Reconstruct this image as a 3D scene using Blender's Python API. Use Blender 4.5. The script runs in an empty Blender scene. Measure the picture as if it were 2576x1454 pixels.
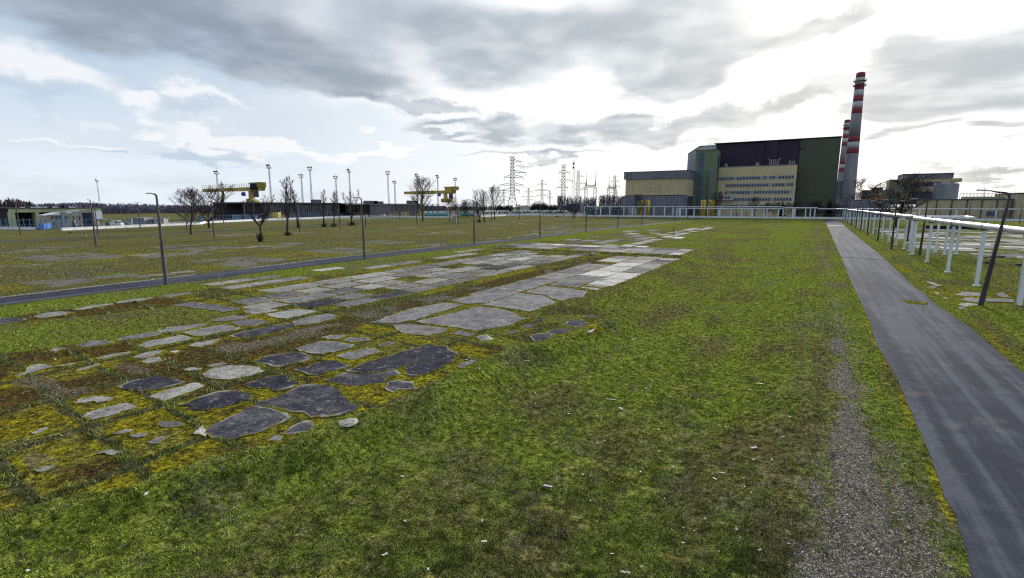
import bpy, math, random
import numpy as np
from mathutils import Vector
R = math.radians
random.seed(7); rng = np.random.default_rng(11)
sc = bpy.context.scene
C = bpy.data.collections.new('place'); sc.collection.children.link(C)
# ------------------------------------------------------------------ camera, sky, sun, exposure
F = 1280.0; CH = 8.5; HZ = 518.0                      # measured on a 2576 px wide view of the photograph
PITCH = math.atan((727 - HZ) / F); YAW = R(30)        # world Y runs along the paths, camera looks 30 deg left of it
cd = bpy.data.cameras.new('camera'); cam = bpy.data.objects.new('camera', cd); C.objects.link(cam)
cd.sensor_width = 36; cd.lens = 36 * F / 2576; cd.clip_start = .1; cd.clip_end = 9000
cam.location = (0, 0, CH); cam.rotation_euler = (R(90) - PITCH, 0, YAW); sc.camera = cam
def ray(px, py):
    a = (px - 1288) / F; b = -(py - 727) / F
    fy = math.cos(PITCH) + b * math.sin(PITCH); z = -math.sin(PITCH) + b * math.cos(PITCH)
    return a * math.cos(YAW) - fy * math.sin(YAW), a * math.sin(YAW) + fy * math.cos(YAW), z
def G(p, z0=0.0):
    x, y, z = ray(*p); t = (z0 - CH) / z; return (x * t, y * t)
def hz(p, XY):
    x, y, z = ray(*p); return CH + z * math.hypot(*XY) / math.hypot(x, y)
def onY(p, Y):
    x, y, z = ray(*p); t = Y / y; return x * t, CH + z * t
def onX(p, X):
    x, y, z = ray(*p); t = X / x; return y * t, CH + z * t
def far(p, dist):
    x, y, z = ray(*p); t = dist / math.hypot(x, y); return x * t, y * t, CH + z * t
A_ = lambda X, Y: (X / 2.926, 628.9 + Y / 2.926)
B_ = lambda X, Y: (X / 2.847, 943.4 + Y / 2.847)
C_ = lambda X, Y: (440.2 + X / 2.926, 723.2 + Y / 2.926)
E_ = lambda X, Y: (880.5 + X / 2.926, 566 + Y / 2.926)
L1 = lambda X, Y: (1257.8 + X / 3.303, 754.7 + Y / 3.303)
L2 = lambda X, Y: (1446.5 + X / 3.778, 1069.1 + Y / 3.778)
L3 = lambda X, Y: (566 + X / 2.926, 1037.7 + Y / 2.926)
Z1 = lambda X, Y: (X / 5.12, 427.7 + Y / 5.12)
Z2 = lambda X, Y: (377.3 + X / 5.12, 377.3 + Y / 5.12)
Z3 = lambda X, Y: (817.6 + X / 5.12, 377.3 + Y / 5.12)
Z4 = lambda X, Y: (1194.9 + X / 5.12, 364.8 + Y / 5.12)
Z5 = lambda X, Y: (1509.4 + X / 4.096, 327 + Y / 4.096)
Z6 = lambda X, Y: (2012.5 + X / 3.558, 157.2 + Y / 3.558)
Z7 = lambda X, Y: (2075.4 + X / 5.146, 389.9 + Y / 5.146)
Z8 = lambda X, Y: (2012.5 + X / 3.303, 440.2 + Y / 3.303)
Q_ = lambda X, Y: (2264 + X / 5.78, 534.6 + Y / 5.78)

sc.render.engine = 'CYCLES'; sc.cycles.use_denoising = False; sc.cycles.pixel_filter_type = 'BLACKMAN_HARRIS'; sc.cycles.filter_width = 1.2; sc.cycles.max_bounces = 6; sc.cycles.diffuse_bounces = 3; sc.cycles.sample_clamp_indirect = 4
sc.view_settings.view_transform = 'Standard'; sc.view_settings.look = 'None'
sc.view_settings.gamma = 1; sc.view_settings.use_curve_mapping = False
sc.view_settings.exposure = 0.72
SUNP = (2050, -60); sx, sy, sz = ray(*SUNP)
SUN_AZ = math.atan2(sx, sy); SUN_EL = math.atan2(sz, math.hypot(sx, sy))
sd = bpy.data.lights.new('sun', 'SUN'); sun = bpy.data.objects.new('sun', sd); C.objects.link(sun)
sd.energy = 3.3; sd.angle = R(9); sd.color = (1, .96, .9)
sun.rotation_euler = Vector((-sx, -sy, -sz)).to_track_quat('-Z', 'Y').to_euler(); sun.location = (0, 0, 60)

class NT:                                             # tiny node-building helper
    def __init__(s, tree): s.t = tree; s.n = tree.nodes; s.l = tree.links
    def new(s, typ, **kw):
        n = s.n.new(typ)
        for k, v in kw.items(): setattr(n, k, v)
        return n
    def put(s, sock, v):
        if isinstance(v, bpy.types.NodeSocket): s.l.new(v, sock)
        else:
            if isinstance(v, (tuple, list)) and len(v) == 3 and sock.type == 'RGBA': v = (*v, 1)
            sock.default_value = v
    def m(s, op, a, b=None, c=None, clamp=False):
        n = s.new('ShaderNodeMath', operation=op, use_clamp=clamp)
        for i, v in enumerate((a, b, c)):
            if v is not None: s.put(n.inputs[i], v)
        return n.outputs[0]
    def vm(s, op, a, b=None, sc=None):
        n = s.new('ShaderNodeVectorMath', operation=op); s.put(n.inputs[0], a)
        if b is not None: s.put(n.inputs[1], b)
        if sc is not None: s.put(n.inputs['Scale'], sc)
        return n.outputs['Value'] if op in ('DOT_PRODUCT', 'LENGTH') else n.outputs[0]
    def noise(s, vec, scale, detail=4, rough=.55, dist=0, out=0):
        n = s.new('ShaderNodeTexNoise'); s.put(n.inputs['Vector'], vec)
        n.inputs['Scale'].default_value = scale; n.inputs['Detail'].default_value = detail
        n.inputs['Roughness'].default_value = rough; n.inputs['Distortion'].default_value = dist
        return n.outputs[out]
    def mr(s, v, a, b, c=0.0, d=1.0, smooth=True):
        n = s.new('ShaderNodeMapRange', interpolation_type='SMOOTHSTEP' if smooth else 'LINEAR'); s.put(n.inputs[0], v)
        for i, q in enumerate((a, b, c, d)): s.put(n.inputs[i + 1], q)
        return n.outputs[0]
    def mix(s, f, a, b, mode='MIX'):
        n = s.new('ShaderNodeMix', data_type='RGBA', blend_type=mode); s.put(n.inputs[0], f)
        s.put(n.inputs[6], a); s.put(n.inputs[7], b); return n.outputs[2]
    def attr(s, name, out='Fac'):
        return s.new('ShaderNodeAttribute', attribute_name=name).outputs[out]
    def ramp(s, f, stops):
        n = s.new('ShaderNodeValToRGB'); s.put(n.inputs[0], f); cr = n.color_ramp
        while len(cr.elements) < len(stops): cr.elements.new(.5)
        for e, (p, c) in zip(cr.elements, stops): e.position = p; e.color = (*c, 1)
        return n.outputs[0]

w = bpy.data.worlds.new('World'); sc.world = w; w.use_nodes = True; w.node_tree.nodes.clear()
T = NT(w.node_tree)
sky = T.new('ShaderNodeTexSky', sky_type='NISHITA', sun_disc=False)
sky.sun_elevation = SUN_EL; sky.sun_rotation = SUN_AZ; sky.air_density = 1.0; sky.dust_density = 1.5
bg1 = T.new('ShaderNodeBackground'); bg1.inputs[1].default_value = .07; T.l.new(sky.outputs[0], bg1.inputs[0])
dirv = T.new('ShaderNodeTexCoord').outputs['Generated']
sp = T.new('ShaderNodeSeparateXYZ'); T.l.new(dirv, sp.inputs[0]); dx, dy, dz = sp.outputs
az = T.m('ARCTAN2', dx, dy); el = T.m('ARCSINE', dz)
cmb = T.new('ShaderNodeCombineXYZ')
zz = T.m('ADD', T.m('ABSOLUTE', dz), .13)
T.l.new(T.m('DIVIDE', dx, zz), cmb.inputs[0]); T.l.new(T.m('DIVIDE', dy, zz), cmb.inputs[1])
plane = cmb.outputs[0]                                 # cloud layer seen in perspective
w1 = T.noise(plane, 1.3, 5, .5, out=1); w2 = T.noise(dirv, 9, 7, .62, out=1)
ws1 = T.new('ShaderNodeSeparateXYZ'); T.l.new(w1, ws1.inputs[0]); ws2 = T.new('ShaderNodeSeparateXYZ'); T.l.new(w2, ws2.inputs[0])
azd = T.m('ADD', az, T.m('ADD', T.m('MULTIPLY', T.m('SUBTRACT', ws1.outputs[0], .5), .22), T.m('MULTIPLY', T.m('SUBTRACT', ws2.outputs[0], .5), .11)))
eld = T.m('ADD', el, T.m('ADD', T.m('MULTIPLY', T.m('SUBTRACT', ws1.outputs[1], .5), .16), T.m('MULTIPLY', T.m('SUBTRACT', ws2.outputs[1], .5), .11)))
azs = T.m('ADD', az, T.m('MULTIPLY', T.m('SUBTRACT', ws1.outputs[0], .5), .30)); els = T.m('ADD', el, T.m('MULTIPLY', T.m('SUBTRACT', ws1.outputs[1], .5), .20))
def ae(px, py):
    x, y, z = ray(px, py); return math.atan2(x, y), math.atan2(z, math.hypot(x, y))
def blob(px, py, rx, ry, tilt=0, hard=.5, use=(None, None)):
    a0, e0 = ae(px, py); a1, _ = ae(px + rx, py); _, e1 = ae(px, py - ry)
    ra = abs(a1 - a0); re = abs(e1 - e0); ct, st = math.cos(R(tilt)), math.sin(R(tilt))
    u = T.m('SUBTRACT', use[0] or azd, a0); v = T.m('SUBTRACT', use[1] or eld, e0)
    uu = T.m('ADD', T.m('MULTIPLY', u, ct / ra), T.m('MULTIPLY', v, st / ra))
    vv = T.m('ADD', T.m('MULTIPLY', u, -st / re), T.m('MULTIPLY', v, ct / re))
    d = T.m('SQRT', T.m('ADD', T.m('MULTIPLY', uu, uu), T.m('MULTIPLY', vv, vv)))
    return T.mr(d, 1.0 + hard * .75, 1.0 - hard * .95, 0.0, 1.0)
def union(lst):
    o = lst[0]
    for q in lst[1:]: o = T.m('SUBTRACT', 1, T.m('MULTIPLY', T.m('SUBTRACT', 1, o), T.m('SUBTRACT', 1, q)))
    return o
fb = T.noise(plane, 1.6, 8, .6); fb2 = T.noise(plane, 2.6, 4, .5, .2)
# clear-air colour, brighter to the right where the sun stands behind the cloud
sdot = T.vm('DOT_PRODUCT', dirv, tuple(Vector(ray(2060, 150)).normalized()))
glow = T.mr(sdot, .55, .97)
base = T.mix(glow, (.32, .42, .53), (.82, .83, .84))
base = T.mix(T.mr(el, .0, .32, 1, 0), base, T.mix(glow, (.62, .68, .745), (.70, .715, .725)))
veil = T.mr(T.noise(plane, .8, 6, .6), .40, .68)
base = T.mix(T.m('MULTIPLY', veil, .75), base, T.mix(glow, (.52, .57, .63), (.86, .87, .87)))
white = union([blob(80, 150, 170, 75, -22, .45), blob(490, 240, 120, 42, -8, .4), blob(340, 262, 90, 22, 0, .5), blob(545, 335, 150, 36, -8, .35), blob(700, 350, 150, 18, -6, .5),
               blob(210, 350, 60, 16, 0, .5), blob(110, 345, 50, 9, 0, .5), blob(780, 60, 90, 60, 0, .6), blob(1230, 245, 420, 60, 0, .9), blob(930, 370, 90, 14, 0, .6), blob(1000, 150, 60, 80, 0, .7)])
base = T.mix(T.m('MULTIPLY', white, .9), base, T.mix(glow, (.70, .71, .73), (1.02, 1.02, 1.02)))
under = union([blob(500, 366, 130, 17, -2, .6), blob(510, 262, 95, 22, 0, .7), blob(440, 352, 60, 22, 0, .7), blob(60, 210, 120, 30, -14, .8), blob(235, 362, 60, 9, 0, .7)])
base = T.mix(T.m('MULTIPLY', under, .75), base, (.37, .46, .56))
dark = union([blob(930, 230, 130, 26, -6, .95), blob(1080, 260, 120, 24, 0, .95), blob(1950, 290, 150, 26, 4, .95), blob(2450, 430, 160, 18, 0, .95), blob(1330, 400, 160, 12, 0, .95),blob(560, 70, 340, 70, -12, .8, use=(azs, els)), blob(820, 115, 230, 66, -18, .8, use=(azs, els)), blob(330, 30, 330, 62, -4, .9, use=(azs, els)), blob(1170, 75, 300, 100, -6, .85, use=(azs, els)), blob(1420, 60, 160, 60, 0, .9, use=(azs, els)),
              blob(1650, 60, 260, 95, -4, .85, use=(azs, els)), blob(1640, 180, 125, 52, -12, .7, use=(azs, els)), blob(1830, 110, 130, 45, 22, .8, use=(azs, els)), blob(2080, 40, 200, 46, 18, .9), blob(1780, 215, 90, 34, 10, .95),
              blob(2430, 205, 250, 88, 4, .7, use=(azs, els)), blob(2250, 175, 70, 60, 0, .7, use=(azs, els)), blob(2200, 250, 130, 24, 4, .8, use=(azs, els)), blob(1255, 315, 75, 36, 0, .9), blob(1400, 318, 70, 44, 0, .9), blob(1540, 325, 120, 34, 0, .95), blob(1640, 318, 110, 30, 0, .95), blob(1800, 325, 110, 26, 0, .95),
              blob(2300, 335, 120, 16, 0, .9, use=(azs, els)), blob(2520, 345, 90, 22, 0, .9, use=(azs, els)), blob(2200, 360, 90, 14, 0, .9, use=(azs, els)), blob(1100, 320, 80, 10, 0, .9, use=(azs, els))])
outer = T.m('MULTIPLY', T.mr(fb, .50, .66), T.mr(el, .42, .7))
dens = T.m('MULTIPLY', T.m('MAXIMUM', dark, outer), T.mr(fb2, .18, .58, .72, 1.0), clamp=True)
dcol = T.mix(glow, T.mix(T.mr(fb2, .4, .7), (.215, .25, .305), (.36, .40, .455)), T.mix(T.mr(fb2, .35, .7), (.30, .345, .385), (.54, .575, .60)))
final = T.mix(T.mr(dens, .0, .9, 0, .95), base, dcol)
# away from the picture the same cloud deck goes on
bg2 = T.new('ShaderNodeBackground'); bg2.inputs[1].default_value = .83; T.l.new(final, bg2.inputs[0])
ms = T.new('ShaderNodeMixShader'); ms.inputs[0].default_value = .95
T.l.new(bg1.outputs[0], ms.inputs[1]); T.l.new(bg2.outputs[0], ms.inputs[2])
wo = T.new('ShaderNodeOutputWorld'); T.l.new(ms.outputs[0], wo.inputs[0])

# ------------------------------------------------------------------ object helpers
class MB:
    def __init__(s): s.v = []; s.f = []; s.mi = []; s.cur = 0
    def add(s, vs, fs):
        o = len(s.v); s.v += vs; s.f += [tuple(o + i for i in f) for f in fs]; s.mi += [s.cur] * len(fs); return s
    def box(s, x0, x1, y0, y1, z0, z1):
        return s.add([(x0, y0, z0), (x1, y0, z0), (x1, y1, z0), (x0, y1, z0), (x0, y0, z1), (x1, y0, z1), (x1, y1, z1), (x0, y1, z1)],
                     [(0, 3, 2, 1), (4, 5, 6, 7), (0, 1, 5, 4), (1, 2, 6, 5), (2, 3, 7, 6), (3, 0, 4, 7)])
    def beam(s, p, q, w0, w1=None, n=4, cap=True, rot=None):
        p = Vector(p); q = Vector(q); d = q - p
        if d.length < 1e-6: return s
        d.normalize(); up = Vector((0, 0, 1)) if abs(d.z) < .9 else Vector((1, 0, 0))
        a = d.cross(up).normalized(); b = a.cross(d); w1 = w0 if w1 is None else w1
        r = math.pi / n if rot is None else rot; vs = []
        for c, ww in ((p, w0), (q, w1)):
            for i in range(n):
                t = 2 * math.pi * i / n + r; vs.append(tuple(c + (a * math.cos(t) + b * math.sin(t)) * ww))
        fs = [(i, (i + 1) % n, n + (i + 1) % n, n + i) for i in range(n)]
        if cap and n > 2: fs += [tuple(range(n - 1, -1, -1)), tuple(range(n, 2 * n))]
        return s.add(vs, fs)
    def path(s, pts, ws, n=8):
        for i in range(len(pts) - 1): s.beam(pts[i], pts[i + 1], ws[i], ws[i + 1], n)
        return s
    def prism(s, poly, z0, z1):
        n = len(poly)
        ar = sum(poly[i][0] * poly[(i + 1) % n][1] - poly[(i + 1) % n][0] * poly[i][1] for i in range(n))
        if ar < 0: poly = poly[::-1]
        return s.add([(x, y, z0) for x, y in poly] + [(x, y, z1) for x, y in poly],
                     [tuple(range(n - 1, -1, -1)), tuple(range(n, 2 * n))] + [(i, (i + 1) % n, n + (i + 1) % n, n + i) for i in range(n)])
    def prismY(s, poly, y0, y1):                       # outline in X-Z, extruded along Y
        n = len(poly)
        ar = sum(poly[i][0] * poly[(i + 1) % n][1] - poly[(i + 1) % n][0] * poly[i][1] for i in range(n))
        if ar < 0: poly = poly[::-1]
        return s.add([(x, y0, z) for x, z in poly] + [(x, y1, z) for x, z in poly],
                     [tuple(range(n)), tuple(range(2 * n - 1, n - 1, -1))] + [(i, n + i, n + (i + 1) % n, (i + 1) % n) for i in range(n)])
    def lathe(s, prof, cx=0, cy=0, n=20):
        vs = [(cx + r * math.cos(2 * math.pi * k / n), cy + r * math.sin(2 * math.pi * k / n), z) for r, z in prof for k in range(n)]
        fs = [(j * n + k, j * n + (k + 1) % n, (j + 1) * n + (k + 1) % n, (j + 1) * n + k) for j in range(len(prof) - 1) for k in range(n)]
        fs += [tuple(range(n - 1, -1, -1)), tuple((len(prof) - 1) * n + k for k in range(n))]
        return s.add(vs, fs)
    def quad(s, a, b, c, d): return s.add([a, b, c, d], [(0, 1, 2, 3)])
    def build(s, name, mat, parent=None, world=False, smooth=False, kind=None, loc=None):
        me = bpy.data.meshes.new(name); vs = s.v
        if world and parent is not None:
            o = parent.location; vs = [(x - o.x, y - o.y, z - o.z) for x, y, z in vs]
        me.from_pydata(vs, [], s.f)
        for m_ in (mat if isinstance(mat, (list, tuple)) else [mat]): me.materials.append(m_)
        if max(s.mi, default=0): me.polygons.foreach_set('material_index', s.mi)
        if smooth: me.polygons.foreach_set('use_smooth', [True] * len(me.polygons))
        me.update(); ob = bpy.data.objects.new(name, me); C.objects.link(ob)
        if parent is not None: ob.parent = parent
        if loc is not None: ob.location = loc
        if kind: ob['kind'] = kind
        return ob
def tag(o, label, cat, group=None):
    o['label'] = label; o['category'] = cat
    if group: o['group'] = group
    return o
def thing(name, label, cat, loc=(0, 0, 0), rz=0, group=None):
    o = bpy.data.objects.new(name, None); C.objects.link(o); o.location = loc; o.rotation_euler = (0, 0, rz)
    o.empty_display_size = .5
    return tag(o, label, cat, group)
def dup(root, loc, rz=0, scale=None, label=None):
    r = root.copy(); C.objects.link(r); r.location = loc; r.rotation_euler = (0, 0, rz)
    if scale: r.scale = scale if isinstance(scale, tuple) else (scale,) * 3
    if label: r['label'] = label
    for ch in KIDS[root.name]:
        c = ch.copy(); C.objects.link(c); c.parent = r
        for g in KIDS.get(ch.name, []):
            d = g.copy(); C.objects.link(d); d.parent = c
    return r
KIDS = {}
def remember(root, kids):
    KIDS[root.name] = [k for k in kids if k.parent == root]
    for k in kids:
        if k.parent != root: KIDS.setdefault(k.parent.name, []).append(k)
MATS = {}
def mat(name, col, rough=.8, var=.12, scale=1.0, bump=0.0, metal=0.0, col2=None, streak=False, alpha=None, obj=False):
    if name in MATS: return MATS[name]
    m_ = bpy.data.materials.new(name); m_.use_nodes = True; t = NT(m_.node_tree); b = t.n['Principled BSDF']
    tc = t.new('ShaderNodeTexCoord').outputs['Object']
    if not obj: tc = t.new('ShaderNodeNewGeometry').outputs['Position']
    v = tc
    if streak:
        mp = t.new('ShaderNodeMapping'); t.l.new(tc, mp.inputs[0]); mp.inputs['Scale'].default_value = (1, 1, .12); v = mp.outputs[0]
    n1 = t.noise(v, scale, 6, .6); n2 = t.noise(tc, scale * .13, 3, .5)
    f = t.m('ADD', t.m('MULTIPLY', n1, .6), t.m('MULTIPLY', n2, .4))
    lo = tuple(max(0, c * (1 - var * 2)) for c in col) if col2 is None else col2; hi = tuple(c * (1 + var) for c in col)
    t.l.new(t.mix(t.mr(f, .33, .62), lo, hi), b.inputs['Base Color'])
    b.inputs['Roughness'].default_value = rough; b.inputs['Metallic'].default_value = metal
    b.inputs['Specular IOR Level'].default_value = .35
    if bump:
        bn = t.new('ShaderNodeBump'); bn.inputs['Strength'].default_value = bump; bn.inputs['Distance'].default_value = .05
        t.l.new(t.noise(tc, scale * 8, 4, .6), bn.inputs['Height']); t.l.new(bn.outputs[0], b.inputs['Normal'])
    MATS[name] = m_; return m_
def lat(x, seed):                                      # lattice hash
    x = x.astype(np.int64); return ((x * 374761393 + seed * 668265263) ^ (x >> 13))
def vnoise(X, Y, s, seed=0):
    x = X / s; y = Y / s; xi = np.floor(x).astype(np.int64); yi = np.floor(y).astype(np.int64); fx = x - xi; fy = y - yi
    fx = fx * fx * (3 - 2 * fx); fy = fy * fy * (3 - 2 * fy)
    def h(a, b):
        n = (a * 374761393 + b * 668265263 + seed * 1442695041) & 0xffffffff
        n = ((n ^ (n >> 13)) * 1274126177) & 0xffffffff; n = (n ^ (n >> 16)) & 0xffff
        return n / 65535.0
    return (h(xi, yi) * (1 - fx) + h(xi + 1, yi) * fx) * (1 - fy) + (h(xi, yi + 1) * (1 - fx) + h(xi + 1, yi + 1) * fx) * fy
def fbm(X, Y, s, seed=0, o=4):
    r = 0; a = .5; t = 0
    for k in range(o): r = r + a * vnoise(X + 17.3 * k, Y - 9.1 * k, s / 2 ** k, seed + k); t += a; a *= .55
    return r / t
def sdist(X, Y, poly):                                 # signed distance, + inside
    d = np.full(X.shape, 1e9); ins = np.zeros(X.shape, bool); n = len(poly)
    for i in range(n):
        ax, ay = poly[i]; bx, by = poly[(i + 1) % n]; ex, ey = bx - ax, by - ay; L = ex * ex + ey * ey + 1e-9
        t = np.clip(((X - ax) * ex + (Y - ay) * ey) / L, 0, 1); d = np.minimum(d, np.hypot(X - ax - t * ex, Y - ay - t * ey))
        if ey != 0:
            c = (ay > Y) != (by > Y); ins ^= c & (X < ex * (Y - ay) / ey + ax)
    return np.where(ins, d, -d)
def sst(x, a, b):
    t = np.clip((x - a) / (b - a), 0, 1); return t * t * (3 - 2 * t)
# ------------------------------------------------------------------ ground
PAD = [(-18.5, 4), (-15.9, 11), (-14.9, 17.1), (-14.9, 25.4), (-14.1, 27.4), (-12.6, 37.2), (-14.5, 39.3), (-18.2, 41.5), (-16.6, 64), (-17.6, 96), (-18, 102), (-57, 102), (-54.5, 70), (-53.5, 24), (-53, 13), (-62, -2), (-70, -20), (-30, -20), (-22, -6)]
ISLE = [(-49.8, 12.5), (-46, 23.2), (-40, 25), (-37.4, 22.4), (-37.4, 16), (-40.2, 9.6), (-46, 0), (-58, -8), (-56, 4)]
FARPAD = [(-57.5, 106), (-36, 104), (-38.5, 212), (-57, 205)]
RNEAR = [(11.3, 72), (14, 69.5), (19, 67), (19, 60), (14, 58.3), (12.6, 54.5), (11.6, 55), (11.2, 62)]
RFAR = [(19, 108), (36, 112), (95, 150), (95, 262), (45, 268), (22, 240), (18, 150)]
BAY = [(-18.5, 41.5), (-14.5, 39.3), (-12.6, 37.2), (-14.1, 27.4), (-14.9, 25.4), (-20, 26), (-19.4, 28), (-18.2, 33)]
LFIELD = [(-68, -5), (-68, 330), (-150, 330), (-155, 60), (-100, -5)]
RR_L = [G((2073, 552)), G((2085, 576)), G((2103, 619)), G((2118.5, 652)), G((2133.6, 691.5)), G((2154.8, 737)), G((2182, 797.5)), G((2212, 879)), G((2252, 943.4)), G((2290.5, 1031)), G((2343, 1154)), G((2378, 1252)), G((2410, 1312)), G((2445, 1454)), (3.9, 8), (4, -12)]
RR_R = [G((2108, 552)), G((2134, 576.4)), G((2170, 606.7)), G((2206, 634)), G((2236, 661)), G((2270, 694.5)), G((2303, 724.8)), G((2327, 740)), G((2340, 754)), G((2361, 770)), G((2391, 791)), G((2436, 821.7)), G((2503, 880)), G((2576, 940)), (10.1, 25), (10.2, 8), (10.3, -12)]
RL_T = [(-66.8, -15), G((0, 750)), G((200, 726.5)), G((420, 700.7)), G((650, 673)), G((880, 645)), G((1188, 612.5)), G((1359, 593.3)), G((1473, 578.4)), G((1598, 566.5)), G((1700, 556.5)), (-66.5, 380)]
RL_B = [(-60, -15), G((0, 769)), G((200, 744)), G((420, 716)), G((650, 686)), G((880, 657)), G((1188, 619.3)), G((1359, 598.6)), G((1473, 582.8)), G((1598, 569.2)), G((1700, 558.6)), (-61.3, 380)]
def interp(pl, Y):
    p = sorted(pl, key=lambda q: q[1]); return np.interp(Y, [q[1] for q in p], [q[0] for q in p])
def masks(X, Y):
    r = np.hypot(X, Y); k = {}
    e = (fbm(X, Y, 1.6, 3) - .5) * 1.6
    pad = sst(sdist(X, Y, PAD) + e, -.15, .5); isle = sst(sdist(X, Y, ISLE) + e, -.3, .6); pad = pad * (1 - isle)
    bay = sst(sdist(X, Y, BAY) + e, -.2, .6)
    strip = sst(X, -57, -55) * sst(-X, 17, 18.5) * sst(Y, 87.5, 88.3) * (1 - sst(Y, 102, 103))
    n1 = fbm(X, Y, 5, 21); n2 = fbm(X, Y, 2.2, 33); n3 = fbm(X, Y, 14, 41)
    rub = np.exp(-((X + 29.2 + (n3 - .5) * 3) / 1.7) ** 2) * sst(Y, 2, 12) * (1 - sst(Y, 74, 90)) * (Y < 88)
    yel = np.exp(-((X + 48.6) / 1.3) ** 2) * sst(Y, 22, 27) * (Y < 88) + np.exp(-((X + 32.0) / 1.0) ** 2) * (Y > 18) * (Y < 88)
    k['moss'] = pad * np.clip(.60 + (n2 - .5) * 1.6 - rub * .35 + yel * .3 + (Y < 20) * .14, 0, 1)
    k['rust'] = pad * np.clip(rub * .85 + sst(n1, .50, .66) * (.8 - .6 * (Y > 26)) * (1 - yel) + sst(-X, 21, 31) * (Y < 24) * sst(n1, .34, .55) * .75, 0, 1)
    fp = sst(sdist(X, Y, FARPAD) + e * 3, -1, 2); rf = sst(sdist(X, Y, RFAR) + e * 3, -1, 2); rn = sst(sdist(X, Y, RNEAR) + e, -.2, .5)
    k['moss'] = np.maximum(k['moss'], np.maximum(rn * np.clip(.6 + (n2 - .5) * 2, 0, 1), .45 * (fp + rf) * sst(n2, .4, .7)))
    # worn patches on the verge and thin moss line along the right path
    xl = interp(RR_L, Y); xr = interp(RR_R, Y)
    el_ = np.exp(-((X - xl + .12) / .22) ** 2) * (n2 > .42); er = np.exp(-((X - xr - .35 - .5 * sst(Y, 30, 60)) / (.35 + .5 * sst(Y, 40, 60))) ** 2) * (Y > 25) * (Y < 190)
    k['moss'] = np.maximum(k['moss'], np.clip(el_ * .64 * sst(n1, .38, .56) + er * .62 * sst(n2, .42, .6), 0, 1) * (Y < 200))
    gc = np.interp(Y, [0, 13, 16, 20, 26, 32, 38, 48, 60], [2.05, 2.0, 1.95, 2.05, 2.2, 2.35, 2.4, 2.6, 2.8]); gw = np.interp(Y, [0, 13, 16, 20, 26, 32, 38, 48, 60], [2.0, 1.85, 1.5, 1.1, .85, .65, .5, .42, .4])
    k['gravel'] = np.clip(sst(gw - np.abs(X - gc) + (n2 - .5) * 1.5 + (fbm(X, Y, .5, 78) - .5) * .8, -.5, .9) * np.interp(Y, [0, 30, 42, 60, 330, 360, 375], [.95, .88, .72, .56, .42, .6, .8]) , 0, 1)
    k['gravel'] *= 1 - .5 * sst(n2, .38, .6) * np.maximum(np.exp(-((X - 1.2) / .20) ** 2), np.exp(-((X - 2.75) / .20) ** 2)) * (Y < 80)
    rubg = pad * rub * sst(n2, .45, .62); k['gravel'] = np.maximum(k['gravel'], rubg * .7)
    for (gx, gy, ga, gb) in ((-21.6, 5.9, 1.7, .35), (-20.2, 9.0, .9, .35), (-31.5, 9.0, 2.2, .7), (-29.8, 12.4, 2.0, .6), (-22.5, 3.2, 2.4, .5), (-26.5, 4.6, 1.0, 1.2)):
        k['gravel'] = np.maximum(k['gravel'], .52 * pad * sst(1.25 - np.hypot((X - gx) / ga, (Y - gy) / gb) + (n2 - .5) * 1.6, 0, .5))
    k['gravel'] = np.maximum(k['gravel'], .22 * sst(n1, .5, .68) * sst(X, -1.5, 0) * (1 - sst(X, 3.4, 4)) * (Y < 60))
    # dark grassy joints between the squares of the pavement, plus the step's painted shadow
    X0_, Y0_ = X, Y; X = X + (fbm(X0_, Y0_, 1.7, 301, 3) - .5) * .36; Y = Y + (fbm(X0_, Y0_, 1.9, 302, 3) - .5) * .34
    jx = np.abs(((X + 23.6) / 2.42 + .5) % 1 - .5) * 2.42; jy = np.abs(((Y - 7.9 + .12 * (X + 23)) / 2.62 + .5) % 1 - .5) * 2.62
    big = np.abs(((X + 23.6) / 4.84 + .5) % 1 - .5) * 4.84
    X, Y = X0_, Y0_
    j = np.maximum(np.exp(-(big / .26) ** 2), np.exp(-(jy / .22) ** 2) * .95) * (.60 + .9 * n2)
    k['joint_and_step_shade'] = pad * np.clip(j + np.exp(-(jx / .12) ** 2) * .25, 0, 1) * (Y < 30) * (1 - strip)
    k['joint_and_step_shade'] = np.maximum(k['joint_and_step_shade'], .62 * pad * (Y > 26) * (1 - strip) * sst(n2, .35, .55))
    step = np.exp(-((Y - 87.6 - (X + 35) * .02) / .3) ** 2) * (X > -57) * (X < -18); k['joint_and_step_shade'] = np.maximum(k['joint_and_step_shade'], step)  # shadow line of the raised strip's step, painted in the dark joint colour
    k['strip'] = strip
    # grass tone: fresh on the bank and the hump, dry and worn elsewhere
    hump = np.exp(-((X + 5) / 6) ** 2); bank = np.exp(-((X - np.interp(Y, [5, 11, 17, 25, 27, 37.7, 42, 64, 100], [-16.5, -14.6, -13.8, -14, -13, -11.4, -15.5, -15, -16.5])) / 1.4) ** 2) * (Y < 105)
    streak = fbm(X * 2.2, Y * .16, 2.2, 401, 3) - .5
    fresh = .50 + .9 * streak * (X > -16) + 1.1 * (n1 - .5) + .9 * (n3 - .5) + .28 * hump * sst(Y, 15, 40) + .30 * bank + .25 * (X > -64) * (X < -54) - .30 * (X < -66)
    fresh -= .16 * sst(X, -2.5, 0) * (X < 3) * (Y < 60); fresh += .35 * np.exp(-((X - 3.5) / .8) ** 2) * (Y < 90)
    k['fresh'] = np.clip(fresh, 0, 1) * (1 - pad * .3)
    k['dry'] = np.clip(.17 + 1.5 * (fbm(X, Y, 3.5, 77) - .5) + 1.2 * (n3 - .5) + .22 * (X < -66) + .16 * sst(X, -2, 0) * (X < 3.3) * (Y < 50) + .2 * np.exp(-((X - 2.6) / 1.2) ** 2) * sst(Y, 45, 60), 0, 1)
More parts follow.
